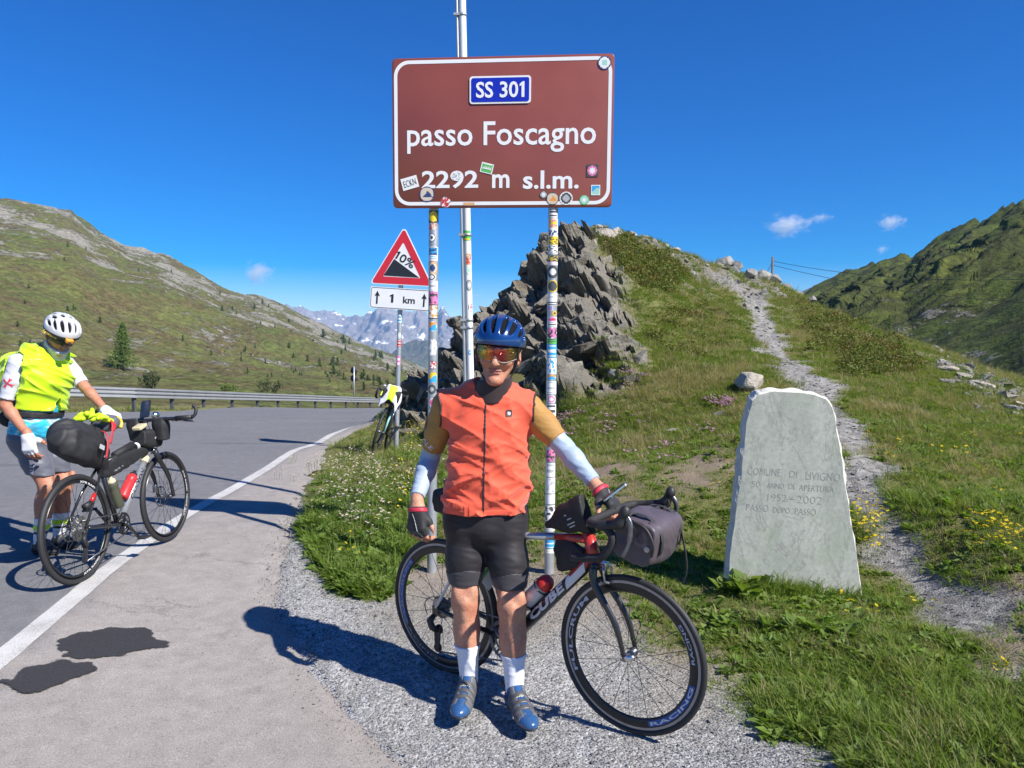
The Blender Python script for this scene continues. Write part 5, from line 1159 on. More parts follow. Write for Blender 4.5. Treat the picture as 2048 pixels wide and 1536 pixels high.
def stuff_(g):
    g.loft((.32, 0, .80), (-.10, 0, .985), (0, 1, 0), [(0, .045, .06, .02), (.25, .07, .095, .02), (.6, .092, .120, .01), (.88, .08, .095, 0.02), (1, .04, .05, .02)], .0, ex=2.3); g.ell((-.02, .02, .96), (.09, .075, .085), .06); g.ell((.08, -.03, .87), (.13, .07, .08), .06); g.cone((.22, 0, .93), (.27, 0, .76), .055, .035, .05); g.cone((.29, 0, .80), (.33, 0, .66), .038, .03, .03)
big = bag('saddle_pack', (-.50, -.20, .60), (.46, .20, 1.22), .009, stuff_, NYL, MB_, 'big black seat pack jutting behind the saddle of the touring bicycle', wr=(.011, (3.5,5,2), (1,4,6), (6,3,4), True, 2))
for c_, s_z, m_, nm in (((.12,-.135,.86), (.05,.003,.03), LREFL, 'reflector'), ((.22,-.075,.80), (.035,.003,.03), LREFL, 'reflector')):
    mb = MB(); mb.box(c_, s_z, Euler((0, R(25), 0)).to_matrix()); mb.build(nm, m_, big)
mb = MB()
for q in ((.25, .97), (.19, .88)): mb.tube(curve_pts([(q[0]-.02, -.125, q[1]-.10), (q[0], -.13, q[1]-.02), (q[0]+.04, -.10, q[1]+.06), (q[0]+.05, 0, q[1]+.09)], 5), .011, 6, flat=.4)
rs_ = mb.build('red_strap', M('red_webbing', (.5,.03,.04), .6, 0, .15, 30), big)
g = Grid((.06, -.16, .95), (.44, .14, 1.2), .006); rr = random.Random(5)
for i in range(11): p = Vector((.24+rr.uniform(-.09,.09), rr.uniform(-.09,.05), 1.055+rr.uniform(-.02,.03))); g.cone(p, p+Vector((rr.uniform(-.05,.05), rr.uniform(-.05,.05), rr.uniform(-.03,.03))), .02, .014, .012)
NEONB = M('neon_cloth', (.48,.72,.012), .5, 0, .2, 20, .3, 60, .004)
o = g.mesh('neon_bundle', NEONB); o.matrix_world = MB_; tag(o, 'crumpled neon yellow bundle strapped on top of the black seat pack', 'cloth')
g = Grid((.2, -.16, .90), (.50, .12, 1.12), .006); g.loft((.29, -.02, 1.0), (.43, -.02, 1.0), (0, 1, 0), [(0, .07, .05, 0), (.5, .085, .06, 0), (1, .07, .05, 0)], 0); o = g.mesh('rolled_pouch', M('striped_grey_fabric', (.12,.125,.14), .5, 0, .5, 40, stretch=(1,1,6))); o.matrix_world = MB_; tag(o, 'dark grey striped pouch strapped in front of the black seat pack', 'pouch')
mb = MB(); mb.tube(curve_pts([(.28,-.09,1.03), (.31,-.105,.99), (.30,-.10,.95)], 4), .014, 8, 0); mb.build('clip', M('clip_red', (.6,.03,.03), .4), o); mb = MB(); mb.tube(curve_pts([(.39,-.08,1.04), (.42,-.09,1.0), (.40,-.095,.96)], 4), .012, 8); mb.build('clip', M('clip_yellow', (.7,.5,.05), .4), o)
def fb2(g): g.loft(scl+Vector((.01,0,-.055)), htop-u2*.04+Vector((-.05,0,-.055)), (0, 1, 0), [(0, .022, .04, 0), (.3, .028, .06, .0), (1, .028, .035, .0)], .0, ex=3.2)
o = bag('frame_bag', (.22, -.06, .55), (.98, .06, .92), .007, fb2, NYLD, MB_, 'long black frame bag under the top tube of the touring bicycle', wr=(.004, (9,2,3), (2,9,2), (5,5,8)))
fit_text('lettering', 'Apidura', frame((.45,-.0305,.672), (.97,0,.22), None, (0,-1,0)), .11, .018, LREFL, o)
def tb2(g): g.loft((htop.x-.10, -.005, htop.z+.0), (htop.x+.10, -.035, htop.z-.03), (0, 1, 0), [(0, .05, .055, 0), (.5, .055, .07, 0), (1, .045, .055, .0)], .0, ex=3.6)
o = bag('stem_bag', (.60, -.16, .62), (1.02, .10, .98), .006, tb2, NYLD, MB_, 'black rounded box bag beside the head tube of the touring bicycle', wr=(.003, (9,2,3), (2,9,2), (5,5,8)))
mb = MB(); mb.box((htop.x+.01, -.078, htop.z+.0), (.06, .003, .008), Euler((0, R(-30), 0)).to_matrix()); mb.build('label_print', LREFL, o)
mb = MB(); mb.prism(rrect(.10, .07, .01), -.012, .012); o = mb.build('tube_pouch', CREAMT, None, .004); o.matrix_world = MB_ @ frame((htop.x-.09, -.01, htop.z+.085), (1, 0, .25), (0, 1, 0)); tag(o, 'flat cream pouch lying on the top tube near the stem', 'pouch')
for s, lab in ((-1, 'black drawstring bar bag on the right of the touring handlebar'), (1, 'black drawstring bar bag on the left of the touring handlebar')):
    def fbg(g, s=s): c = bc+Vector((.03, s*.10, -.05)); g.loft(c+Vector((0,0,-.10)), c+Vector((0,0,.06)), (0, 1, 0), [(0, .045, .045, 0), (.7, .058, .055, 0), (1, .052, .05, 0)], .0, ex=2.4)
    bag('bar_bag', tuple(bc+Vector((-.08, s*.10-.10, -.20))), tuple(bc+Vector((.14, s*.10+.10, .06))), .006, fbg, NYL, MB_, lab, wr=(.006, (9,2,3), (2,9,2), (5,5,4)))
mb = MB(); mb.prism(rrect(.075, .15, .012), -.005, .005); o = mb.build('smartphone', M('phone_black', (.02,.02,.022), .15, 0, 0), None, .003); o.matrix_world = MB_ @ frame(bc+Vector((.02, .01, .085)), (.1, -1, .12), None, (-.80, -.1, .55)); tag(o, 'dark smartphone upright on the handlebar of the touring bicycle', 'phone')
mesh_np('screen', [(x, y, .0058) for x, y in rrect(.066, .138, .008)], [tuple(range(24))], M('phone_screen', (.01,.02,.045), .08, 0, 0), None, False, o)
g = Grid(tuple(bc+Vector((-.04,-.12,-.02))), tuple(bc+Vector((.10,.0,.09))), .005); g.ell(bc+Vector((.03,-.06,.035)), (.035, .028, .028), .01); g.cone(bc+Vector((.03,-.06,.035)), bc+Vector((.03,-.06,.0)), .02, .018, .01); o = g.mesh('bicycle_bell', ALU); o.matrix_world = MB_; tag(o, 'shiny round bell lamp on the touring handlebar right of the phone', 'bell')
bdir = (crown-bb).normalized(); bup = Vector((-bdir.z, 0, bdir.x))
def bottle2(cp, d, r, mats, label):
    mb = MB(); mb.lathe([(0, -.10), (r-.002, -.098), (r, -.09), (r, .03), (r-.004, .045), (r, .06), (r, .085), (r*.75, .10)], cp, tuple(d), 20, 0); b = mb.build('water_bottle', mats[0]); b.matrix_world = MB_; tag(b, label, 'bottle')
    mb = MB(); mb.lathe([(r*.78, .098), (r*.7, .115), (r*.35, .122), (r*.3, .14), (0, .142)], cp, tuple(d), 20, 0); mb.build('lid', mats[1], b)
bottle2(bb+bdir*.27+bup*.068, bdir, .038, [M('bottle_red2', (.55,.03,.035), .35, 0, .05, 10), RUB], 'red water bottle on the down tube of the touring bicycle')
bottle2(bb+u2*.20+Vector((.063,0,.02)), u2, .037, [M('bottle_olive', (.07,.075,.05), .45, 0, .2, 20), CREAMT], 'dark olive water bottle on the seat tube of the touring bicycle')
mb = MB()
for i in range(3): c0 = scl.lerp(htop-u2*.035, .72)+Vector((.012*i, 0, .004)); mb.lathe([(.026, -.004), (.029, 0), (.026, .004)], c0, tuple((htop-scl).normalized()), 18)
cc_ = mb.build('coiled_cable', BWHT, BB)
mb = MB(); ax_tube(mb, scl.lerp(htop, .30), scl.lerp(htop, .68), .026, .027, 14); mb.build('tube_wrap', NYLD, BB)

# ------------------------------------------------ C: bicycle leaning on the warning sign; D: the far rider's
def plain_bike(root):
    Rw = .338; hubF = (1.0, 0, Rw); bb = Vector((.42, 0, .27)); u = Vector((-.292, 0, .956)); n = Vector((.956, 0, .292)); crown = Vector(hubF)-n*.045+u*.37; htop = crown+u*.16; scl = bb+u*.5; bc = htop+u*.05+Vector((.09,0,.03))
    mb = MB(); ax_tube(mb, bb, scl, .017, .016, 10); ax_tube(mb, bb, crown+u*.03, .022, .021, 10); ax_tube(mb, scl, htop-u*.03, .016, .018, 10); ax_tube(mb, crown, htop, .024, .024, 10)
    for s in (-1, 1): mb.tube([bb+Vector((0, s*.03, 0)), Vector((0, s*.06, Rw))], .010, 8); mb.tube([scl+Vector((0, s*.012, 0)), Vector((0, s*.06, Rw))], .008, 8)
    mb.build('frame', CARB, root)
    mb = MB()
    for s in (-1, 1): mb.tube([crown+Vector((0, s*.04, 0)), Vector((.96, s*.05, .5)), Vector((1.0, s*.05, Rw))], [.017, .015, .010], 10, 1 if s > 0 else 0)
    mb.build('fork', [CARB, M('fork_mint', (.25,.5,.45), .4)], root)
    wheel(root, hubF, Rw, .02, .29, 20, track=False, detail=False); wheel(root, (0, 0, Rw), Rw, .02, .29, 20, track=False, detail=False)
    mb = MB(); ax_tube(mb, htop, htop+u*.04, .017, .017, 10); ax_tube(mb, htop+u*.03, bc, .017, .017, 10)
    mb.build('stem', CARB, root); mb = MB()
    for s in (-1, 1): mb.tube(curve_pts([bc, bc+Vector((0, s*.14, 0)), bc+Vector((.03, s*.2, 0)), bc+Vector((.1, s*.21, .02)), bc+Vector((.12, s*.215, -.05)), bc+Vector((.06, s*.22, -.12)), bc+Vector((-.04, s*.22, -.13))], 4), .017, 8)
    mb.build('handlebar', TAPE, root)
    mb = MB(); ax_tube(mb, scl, bb+u*.7, .0137, .0137, 10); mb.build('seat_post', CARB, root); saddle(root, tuple(bb+u*.715)); cranks(root, tuple(bb), .095, R(-60), CARB)
    return bc
c0 = hit(787, 893); c1 = hit(747, 914); hd_ = (c1-c0); hd_.z = 0; c0 = c1 - hd_.normalized()*1.0; c0.z = float(surf([c0.x], [c0.y])[0][0, 2]); 
zc1 = float(surf([c1.x], [c1.y])[0][0, 2]); MC_ = frame(Vector((c0.x, c0.y, c0.z)), Vector((c1.x-c0.x, c1.y-c0.y, zc1-c0.z)), None, (0, 0, 1)) @ Matrix.Rotation(R(-17), 4, 'X')
BC = empty('parked_bicycle', 'black bicycle with a front bag leaning against the warning sign pole in the grass', 'bicycle', MC_); bcC = plain_bike(BC)
def fbag(g): c = bcC+Vector((.12, 0, -.05)); g.loft(c+Vector((0,-.12,0)), c+Vector((0,.12,0)), (1, 0, 0), [(0, .075, .10, 0), (.5, .085, .11, 0), (1, .075, .10, 0)], 0, ex=4)
bag('handlebar_bag', (.85, -.18, .70), (1.20, .18, 1.10), .008, fbag, NYLD, MC_, 'black handlebar bag on the parked bicycle at the warning sign', wr=(.004, (6,9,3), (3,2,9), (7,3,2)))
n = 18; V = []; F = []; c = bcC+Vector((.10, 0, .06))
for i in range(n+1):
    for j in range(n+1):
        a = -1+2*i/n; b = -1+2*j/n; r = math.hypot(a, b); x = a*.20; y = b*.22
        z = .045*math.sqrt(max(0, 1-min(1, r*1.1)**2)) - max(0, r-.42)*.30 + .015*math.sin(a*7+b*3)*r + .012*math.sin(b*9-a*4)*r; f = 1/(1+max(0, r-.4)*.8); V.append(c+Vector((x*f, y*f, z)))
F = grid_faces(n+1, n+1); cl = mesh_np('draped_cloth', V, F, [M('white_cloth', (.76,.74,.76), .8, 0, .08, 10), M('neon_patch', (.55,.85,.02), .6, 0, .1, 10)], [1 if (abs((k % n)-n/2) < 2.2 and (k//n) > n*.66) else 0 for k in range(n*n)]); cl.matrix_world = MC_; tag(cl, 'white cloth with a neon yellow stripe draped over the parked bicycle front bag', 'cloth'); so = cl.modifiers.new('t', 'SOLIDIFY'); so.thickness = .004
d0 = at(772, 817, 55); MD_ = frame(d0+Vector((.15, .45, 0)), Vector((-.35, -1, 0)), None, (0, 0, 1))
BD = empty('ridden_bicycle', 'dark bicycle ridden by the distant cyclist at the bend', 'bicycle', MD_)
for ch in list(BC.children):
    o = put(ch.copy(), BD); o.matrix_parent_inverse = Matrix.Identity(4)
    for g2 in list(ch.children): q = put(g2.copy(), o); q.matrix_parent_inverse = Matrix.Identity(4)
# ================================================================== PEOPLE
from mathutils.bvhtree import BVHTree
def skin_material(name, base, red):
    m, nt, b = new_mat(name); co = obj_co(nt); n = tex_noise(nt, 14, 5, .6, co); n2 = tex_noise(nt, 140, 3, .6, co)
    c = mix(nt, ramp(nt, n.outputs['Fac'], [(.35, 0), (.65, 1)]), base, red); c = mix(nt, attr(nt, 'lip'), c, (.36,.13,.11)); c = mix(nt, 1.0, c, ramp(nt, n2.outputs['Fac'], [(.3, .74), (.7, 1.16)]), 'MULTIPLY')
    nt.links.new(c, b.inputs['Base Color']); b.inputs['Roughness'].default_value = .58; b.inputs['Subsurface Weight'].default_value = .05; b.inputs['Subsurface Radius'].default_value = (.012,.005,.003); b.inputs['Subsurface Scale'].default_value = 1.0
    bump(nt, b, math_n(nt, 'ADD', n2.outputs['Fac'], math_n(nt, 'MULTIPLY', tex_noise(nt, 38, 3, .6, co).outputs['Fac'], 1.6)), .35, .004); return m
def fabric(name, col, rough=.6, weave=700, var=.10, bmp=.25, bd=.001, sheen=.15, stripes=None, trans=0.0):
    m, nt, b = new_mat(name); co = obj_co(nt); n = tex_noise(nt, 9, 4, .6, co); w = tex_noise(nt, weave, 2, .5, co)
    c = mix(nt, 1.0, col, ramp(nt, n.outputs['Fac'], [(.25, 1-var), (.75, 1+var*.5)]), 'MULTIPLY')
    if stripes:
        wv = nt.nodes.new('ShaderNodeTexWave'); wv.bands_direction = 'Z'; wv.inputs['Scale'].default_value = stripes; wv.inputs['Distortion'].default_value = .4; nt.links.new(co, wv.inputs['Vector']); c = mix(nt, ramp(nt, wv.outputs['Fac'], [(.35, 0), (.6, .45)]), c, tuple(q*.55 for q in col))
    nt.links.new(c, b.inputs['Base Color']); b.inputs['Roughness'].default_value = rough; b.inputs['Sheen Weight'].default_value = sheen; b.inputs['Specular IOR Level'].default_value = .4
    bump(nt, b, w.outputs['Fac'], bmp, bd); return m
class Head:
    def __init__(s, c, f, u, sc):
        s.c = Vector(c); s.f = Vector(f).normalized(); u = Vector(u); s.u = (u - s.f*u.dot(s.f)).normalized(); s.l = s.u.cross(s.f); s.s = sc
        s.rot = np.array([[s.l[i], s.f[i], s.u[i]] for i in range(3)])
    def P(s, x, y, z): return s.c + s.l*(x*s.s) + s.f*(y*s.s) + s.u*(z*s.s)
    def ell(s, g, p, r, k=.02, op='u', off=0.0, rot=None):
        q = s.rot if rot is None else s.rot @ np.array(rot.to_matrix()); g.ell(s.P(*p), [a*s.s for a in r], k, q, op, off)
    def cone(s, g, a, b, ra, rb, k=.02, op='u'): g.cone(s.P(*a), s.P(*b), ra*s.s, rb*s.s, k, op)
    def build(s, g):
        s.ell(g, (0, -.012, .035), (.074, .094, .086), .01); s.ell(g, (0, .012, .0), (.067, .078, .075), .03)
        s.cone(g, (0, .030, -.03), (0, .064, -.100), .049, .022, .03); s.cone(g, (.036, .0, -.055), (.018, .058, -.100), .019, .016, .03); s.cone(g, (-.036, .0, -.055), (-.018, .058, -.100), .019, .016, .03)
        s.ell(g, (0, .078, -.104), (.018, .014, .014), .02)
        for t in (-1, 1):
            s.ell(g, (t*.040, .062, -.028), (.022, .022, .020), .025); s.ell(g, (t*.030, .084, .024), (.024, .012, .008), .015); s.ell(g, (t*.031, .088, .002), (.015, .010, .010), .008, 's'); s.ell(g, (t*.031, .081, .002), (.012, .010, .010), .003)
            s.ell(g, (t*.014, .096, -.034), (.009, .011, .008), .008); s.ell(g, (t*.082, -.014, -.008), (.009, .023, .036), .008, rot=Euler((R(-14), 0, R(t*-32)))); s.ell(g, (t*.091, -.006, -.002), (.007, .011, .020), .004, 's'); s.ell(g, (t*.079, -.004, -.038), (.007, .010, .010), .006)
            s.cone(g, (t*.021, .094, -.040), (t*.036, .074, -.072), .003, .003, .008, 's')
        s.cone(g, (0, .088, .012), (0, .108, -.030), .009, .0125, .012); s.ell(g, (0, .110, -.034), (.011, .010, .009), .008)
        s.ell(g, (0, .081, -.060), (.028, .011, .005), .006); s.ell(g, (0, .080, -.072), (.024, .011, .006), .006); s.cone(g, (-.030, .080, -.0655), (0, .091, -.066), .0024, .0024, .003, 's'); s.cone(g, (0, .091, -.066), (.030, .080, -.0655), .0024, .0024, .003, 's')
class Arm:
    def __init__(s, sh, el, wr): s.sh, s.el, s.wr = Vector(sh), Vector(el), Vector(wr)
    def build(s, g, off=0.0, k=.03, thick=1.0, fore=True):
        g.cone(s.sh, s.el, .051*thick, .035*thick, k, off=off); g.ell(s.sh.lerp(s.el, .42), (.043*thick,)*3, k, off=off)
        if fore:
            m = s.el.lerp(s.wr, .3); g.cone(s.el, m, .034*thick, .0365*thick, k*.7, off=off); g.cone(m, s.wr, .0365*thick, .025*thick, k*.7, off=off)
    def box(s, pad=.09):
        P = np.array([s.sh, s.el, s.wr]); return P.min(0)-pad, P.max(0)+pad
def hand_build(g, wr, d, pn, left, curl=(.5,.7,.5), spread=.0235, off=0.0, part='all', thumb=(.55,.75,.25), thumb_curl=.3, sc=1.0):
    wr = Vector(wr); d = Vector(d).normalized(); pn = Vector(pn); pn = (pn-d*pn.dot(d)).normalized(); t = pn.cross(d) if left else d.cross(pn); ends = []
    for i in range(4):
        kn = wr + d*(.092-.004*abs(i-1))*sc + t*((.034-.0225*i)*sc) - pn*.004
        if part != 'fingers': g.cone(wr + t*((.017-.011*i)*sc) + d*.005, kn, .019*sc, .0135*sc, .018, off=off)
        L = (.044, .048, .045, .035)[i]*sc; a = 0; p = kn; tipk = .004
        for j, (seg, r0, r1) in enumerate(((L, .0108, .0098), (L*.62, .0098, .0088), (L*.5, .0088, .0072))):
            a += curl[j]; q = p + (d*math.cos(a)+pn*math.sin(a))*seg + t*((1.5-i)*.0012)
            if part == 'all' or j == 0: g.cone(p, q if part == 'all' else p.lerp(q, .62), r0*sc, r1*sc, tipk if j else .006, off=off)
            p = q
        ends.append(p)
    tb = wr + d*.028*sc + t*.024*sc + pn*.008; td = (d*thumb[0]+t*thumb[1]+pn*thumb[2]).normalized(); t1 = tb+td*.042*sc; td2 = (td*math.cos(thumb_curl)+d*math.sin(thumb_curl)).normalized(); t2 = t1+td2*.032*sc; t3 = t2+td2*.026*sc
    g.cone(tb, t1, .0165*sc, .0125*sc, .014, off=off); g.cone(t1, t2 if part == 'all' else t1.lerp(t2, .35), .0122*sc, .011*sc, .005, off=off)
    if part == 'all': g.cone(t2, t3, .011*sc, .0085*sc, .004)
    g.cone(wr-d*.03, wr+d*.01, .028*sc, .027*sc, .02, off=off)
    return kn
def grid_for(pts, pad, h):
    P = np.array([tuple(p) for p in pts]); return Grid(P.min(0)-pad, P.max(0)+pad, h)
def band(F, *ds):
    for d in ds: F = np.maximum(F, d)
    return F.astype(np.float32)
def from_field(g, F, name, mat, parent):
    V, Q = surface_nets(F, g.lo, g.h)
    if len(Q) == 0: return None
    return mesh_np(name, V, Q, mat, None, True, parent)
def decal(o, M4, V, F, mat, name='print', lift=.0018, parent=None, reach=.12):
    """prints flat shapes on an object's surface: casts each point along -z of M4"""
    me = o.data; bv = BVHTree.FromPolygons([v.co[:] for v in me.vertices], [tuple(p.vertices) for p in me.polygons]); P = []
    zc = M4.col[2].xyz.normalized()
    for x, y in V:
        p = M4 @ Vector((x, y, 0)); h = bv.ray_cast(p+zc*reach, -zc, reach*2.5); P.append(tuple((h[0] if h[0] is not None else p)+zc*lift))
    me2 = bpy.data.meshes.new(name); me2.from_pydata(P, [], F); me2.materials.append(mat); me2.update(); return put(bpy.data.objects.new(name, me2), parent or o)
def decal_text(o, M4, body, w, h, mat, bold=.01, parent=None):
    V, F = text_geo(body, 1.0, bold); xs = [v[0] for v in V]; ys = [v[1] for v in V]; x0, x1, y0, y1 = min(xs), max(xs), min(ys), max(ys)
    return decal(o, M4, [((x-(x0+x1)/2)*w/(x1-x0), (y-(y0+y1)/2)*h/(y1-y0)) for x, y in V], F, mat, 'lettering', .002, parent)
def disc_vf(r, n=20): return [(r*math.cos(2*math.pi*i/n), r*math.sin(2*math.pi*i/n)) for i in range(n)], [tuple(range(n))]

def helmet(root, H, mat, lining, vents, tilt=0.0, name='helmet', low=-.0, hw=.113):
    P = [H.P(x, y, z) for x in (-.13, .13) for y in (-.16, .17) for z in (-.05, .18)]; g = grid_for(P, .01, .0042)
    c = (0, -.012, .050); rr = (hw, .140, .098); H.ell(g, c, rr, .0)
    H.ell(g, (0, -.09, .045), (.080, .065, .075), .03)
    inner = grid_for(P, .01, .0042); H.ell(inner, (0, -.012, .040), (hw-.023, .112, .088), 0); H.ell(inner, (0, -.012, -.02), (hw-.025, .110, .08), .0)
    full = g.F.copy()
    for (al, be, ln, wd) in vents:      # lateral angle, fore-aft angle, length, half width
        a, b = R(al), R(be); nrm = Vector((math.sin(a), math.cos(a)*math.sin(b), math.cos(a)*math.cos(b))); p = Vector(c)+Vector((nrm.x*rr[0], nrm.y*rr[1], nrm.z*rr[2])); fwd = Vector((0.25*math.sin(a)*-1, math.cos(b), -math.sin(b))); fwd = (fwd-nrm*fwd.dot(nrm)).normalized(); lt = fwd.cross(nrm)
        rot = Matrix((lt, fwd, nrm)).transposed(); q = H.rot @ np.array(rot); g.ell(H.P(*p), [wd*H.s, ln*H.s, .036*H.s], .005, q, 's')
    # lower edge and the rib that runs along it
    X, Y, Z = g.pts(); o = H.P(0, 0, .028+low); nn = (H.u + H.f*(-.10+tilt)); nn.normalize(); pl = -((X-o.x)*nn.x+(Y-o.y)*nn.y+(Z-o.z)*nn.z)
    F = band(g.F, pl, -inner.F); s = from_field(g, F, name, mat, root)
    o2 = H.P(0, 0, .022+low); pl2 = -((X-o2.x)*nn.x+(Y-o2.y)*nn.y+(Z-o2.z)*nn.z)
    from_field(g, band(full+.014, pl2, -inner.F-.004), 'liner', lining, s)
    return s, (g, full, inner.F, nn)

def legs_build(g, S, off=0.0, thigh=1.0, calf=True):
    for t in ('L', 'R'):
        h, k, a = S['hip'+t], S['knee'+t], S['ank'+t]; kd = S['kfwd']
        g.cone(h, h.lerp(k, .55), .083*thigh, .073*thigh, .05, off=off); g.cone(h.lerp(k, .5), k, .072*thigh, .057, .04, off=off)
        if calf:
            g.ell(k+kd*.008, (.056, .056, .062), .03, off=off); bk = -kd; m = k.lerp(a, .30); g.cone(k, k.lerp(a, .5), .053, .050, .03, off=off); g.cone(k.lerp(a, .4), a, .050, .034, .03, off=off)
            g.ell(m+bk*.018, (.056, .056, .105), .03, off=off); g.cone(k+kd*.045-Vector((0,0,.03)), k.lerp(a, .75)+kd*.022, .012, .012, .03, off=off)
            if not off: g.ell(k+kd*.052+Vector((0,0,.004)), (.027, .024, .030), .012); g.ell(k+kd*.046-Vector((0,0,.055)), (.016, .016, .024), .015); g.ell(k+kd*.036+Vector((.035,0,.05)), (.024, .024, .035), .02); g.ell(k+kd*.036+Vector((-.035,0,.05)), (.024, .024, .035), .02)
def torso_build(g, S, off=0.0, k=.04, st=None):
    st = st or S['torso']; g.loft(S['pel'], S['neck'], S['lat'], st, .0, off=off, ex=2.3)
def shoulders_build(g, S, off=0.0):
    n = Vector(S['neck']); ax_ = (n-Vector(S['pel'])).normalized()
    for t in ('L', 'R'): g.cone(n-ax_*.035, S['arm'+t].sh-ax_*.0, .060, .050, .05, off=off)
def shoe(root, ank, toe, zg, mats, sc=1.0):
    """ank: ankle, toe: toe tip; mats: upper, panel, sole, strap, heel"""
    ank = Vector(ank); toe = Vector(toe); d = Vector((toe.x-ank.x, toe.y-ank.y, 0)); d.normalize(); n = Vector((-d.y, d.x, 0)); heel = Vector((ank.x, ank.y, zg))-d*.055; tp = Vector((toe.x, toe.y, zg)); L = (tp-heel).length; g = grid_for([heel, tp, ank+Vector((0,0,.05)), heel+n*.06, heel-n*.06, tp+n*.06, tp-n*.06], .02, .005)
    U = Vector((0,0,1)); rot = np.array([[n[i], d[i], U[i]] for i in range(3)])
    g.ell(heel+d*.045+U*.040, (.034, .045, .045), .02, rot); g.cone(heel+d*.05+U*.045, heel+d*L*.55+U*.040, .036, .038, .03); g.ell(heel+d*(L-.075)+U*.030, (.046, .075, .033), .03, rot); g.cone(ank+U*.02, heel+d*L*.5+U*.052, .040, .030, .03)
    X, Y, Z = g.pts(); F = np.maximum(g.F, zg+.004-Z).astype(np.float32); g0 = F.copy(); F = band(F, Z-(ank.z+.045)); up = from_field(g, F, 'shoe', mats[0], root)
    al = (X-heel.x)*d.x+(Y-heel.y)*d.y; la = (X-heel.x)*n.x+(Y-heel.y)*n.y
    from_field(g, band(g0-.0035, Z-(zg+.020), zg-Z), 'sole', mats[2], up)
    for q in (.40, .53, .64): from_field(g, band(g0-.0045, np.abs(al-L*q-.2*(Z-zg-.05))-.011, zg+.035-Z), 'shoe_strap', mats[3], up)
    from_field(g, band(g0-.003, al-.035, Z-(zg+.075), zg+.018-Z), 'heel_cup', mats[4], up)
    from_field(g, band(g0-.0025, np.abs(al-L*.55)-L*.26, zg+.018-Z, .018-np.abs(la)), 'side_panel', mats[1], up)
    return up, d, n
def join_mesh(parts):
    V = []; Q = []; b = 0
    for v, q in parts: V.append(v); Q.append(q+b); b += len(v)
    return np.concatenate(V), np.concatenate(Q)

# ------------------------------------------------ the cyclist in the orange vest
S = {}
z1 = zA
S['pel'] = Vector((-.118, 3.47, .80)); S['neck'] = Vector((-.095, 3.465, 1.425)); S['lat'] = (1, 0, 0); S['kfwd'] = Vector((0, -1, 0))
S['torso'] = [(0, .150, .105, 0), (.12, .158, .112, .0), (.42, .150, .108, -.012), (.72, .165, .118, -.012), (.90, .165, .098, 0), (1, .085, .065, 0)]
S['armL'] = Arm((.078, 3.455, 1.335), (.232, 3.385, 1.165), (.362, 3.250, 1.020)); S['armR'] = Arm((-.305, 3.47, 1.345), (-.388, 3.565, 1.085), (-.432, 3.40, .925))
S['hipL'] = Vector((-.032, 3.45, .83)); S['kneeL'] = Vector((.000, 3.355, .455)); S['ankL'] = Vector((.012, 3.320, z1+.085)); S['hipR'] = Vector((-.216, 3.465, .83)); S['kneeR'] = Vector((-.213, 3.425, .460)); S['ankR'] = Vector((-.197, 3.425, z1+.085))
H1 = Head((-.060, 3.40, 1.590), (-.10, -.98, -.10), (.10, 0, 1), 1.13)
toeL, toeR = Vector((.088, 3.095, 0)), Vector((-.236, 3.195, 0))
MAN = empty('person', 'cyclist in an orange vest and blue helmet posing with a hand on the road bicycle', 'person', Matrix.Translation((-.10, 3.42, z1)))
MI = MAN.matrix_world.inverted()
class Shift:      # children of a person are modelled in world space and attached to its base point
    pass
def settle(root):
    for o in root.children:
        o.matrix_parent_inverse = root.matrix_world.inverted()
SKIN1 = skin_material('tanned_skin', (.50,.265,.17), (.50,.20,.125))
hdR = ((-.425, 3.385, .895), (.02, -.18, -.98), (.55, .83, -.05), False); handR = dict(curl=(.55,.75,.5), thumb=(.75,.55,.25), sc=1.05)
bcw = MA_ @ (Vector((.995-.043-.108-.0, 0, 0)))
hdL = ((.374, 3.238, 1.003), (.58, -.50, -.64), (-.40, .10, -.90), True); handL = dict(curl=(.7,1.0,.7), thumb=(.6,.7,.35), sc=1.02)
g = grid_for([(-.50, 3.22, z1), (.46, 3.68, 1.80)], .03, .0058)
torso_build(g, S); shoulders_build(g, S); g.cone(S['pel']+Vector((-.07,0,.03)), S['pel']+Vector((.07,0,.03)), .10, .10, .04)
for t in 'LR': S['arm'+t].build(g)
legs_build(g, S)
for a, t_ in ((S['ankL'], toeL), (S['ankR'], toeR)): g.cone(a, Vector((t_.x, t_.y, z1+.035)).lerp(Vector((a.x, a.y, z1+.03)), .35)-Vector((0,0,.012)), .030, .016, .03)
g.cone(S['neck']-Vector((0,0,.03)), H1.P(0, -.03, -.05), .064, .060, .03); H1.build(g)
parts = [surface_nets(g.F, g.lo, g.h)]
for (wr_, d_, pn_, lf), kw in ((hdR, handR), (hdL, handL)):
    gh = grid_for([Vector(wr_)-Vector(d_)*.04, Vector(wr_)+Vector(d_)*.2], .075, .0034); hand_build(gh, wr_, d_, pn_, lf, **kw); parts.append(surface_nets(gh.F, gh.lo, gh.h))
V, Q = join_mesh(parts); body = mesh_np('body', V, Q, SKIN1, None, True, MAN)
lc = np.array(H1.P(0, .095, -.066)); dd = np.array([[*H1.l], [*H1.f], [*H1.u]]) @ (V-lc).T; add_attr(body.data, 'lip', np.clip(1.2-np.sqrt((dd[0]/.030)**2+(dd[1]/.03)**2+(dd[2]/.013)**2), 0, 1)*1.6)
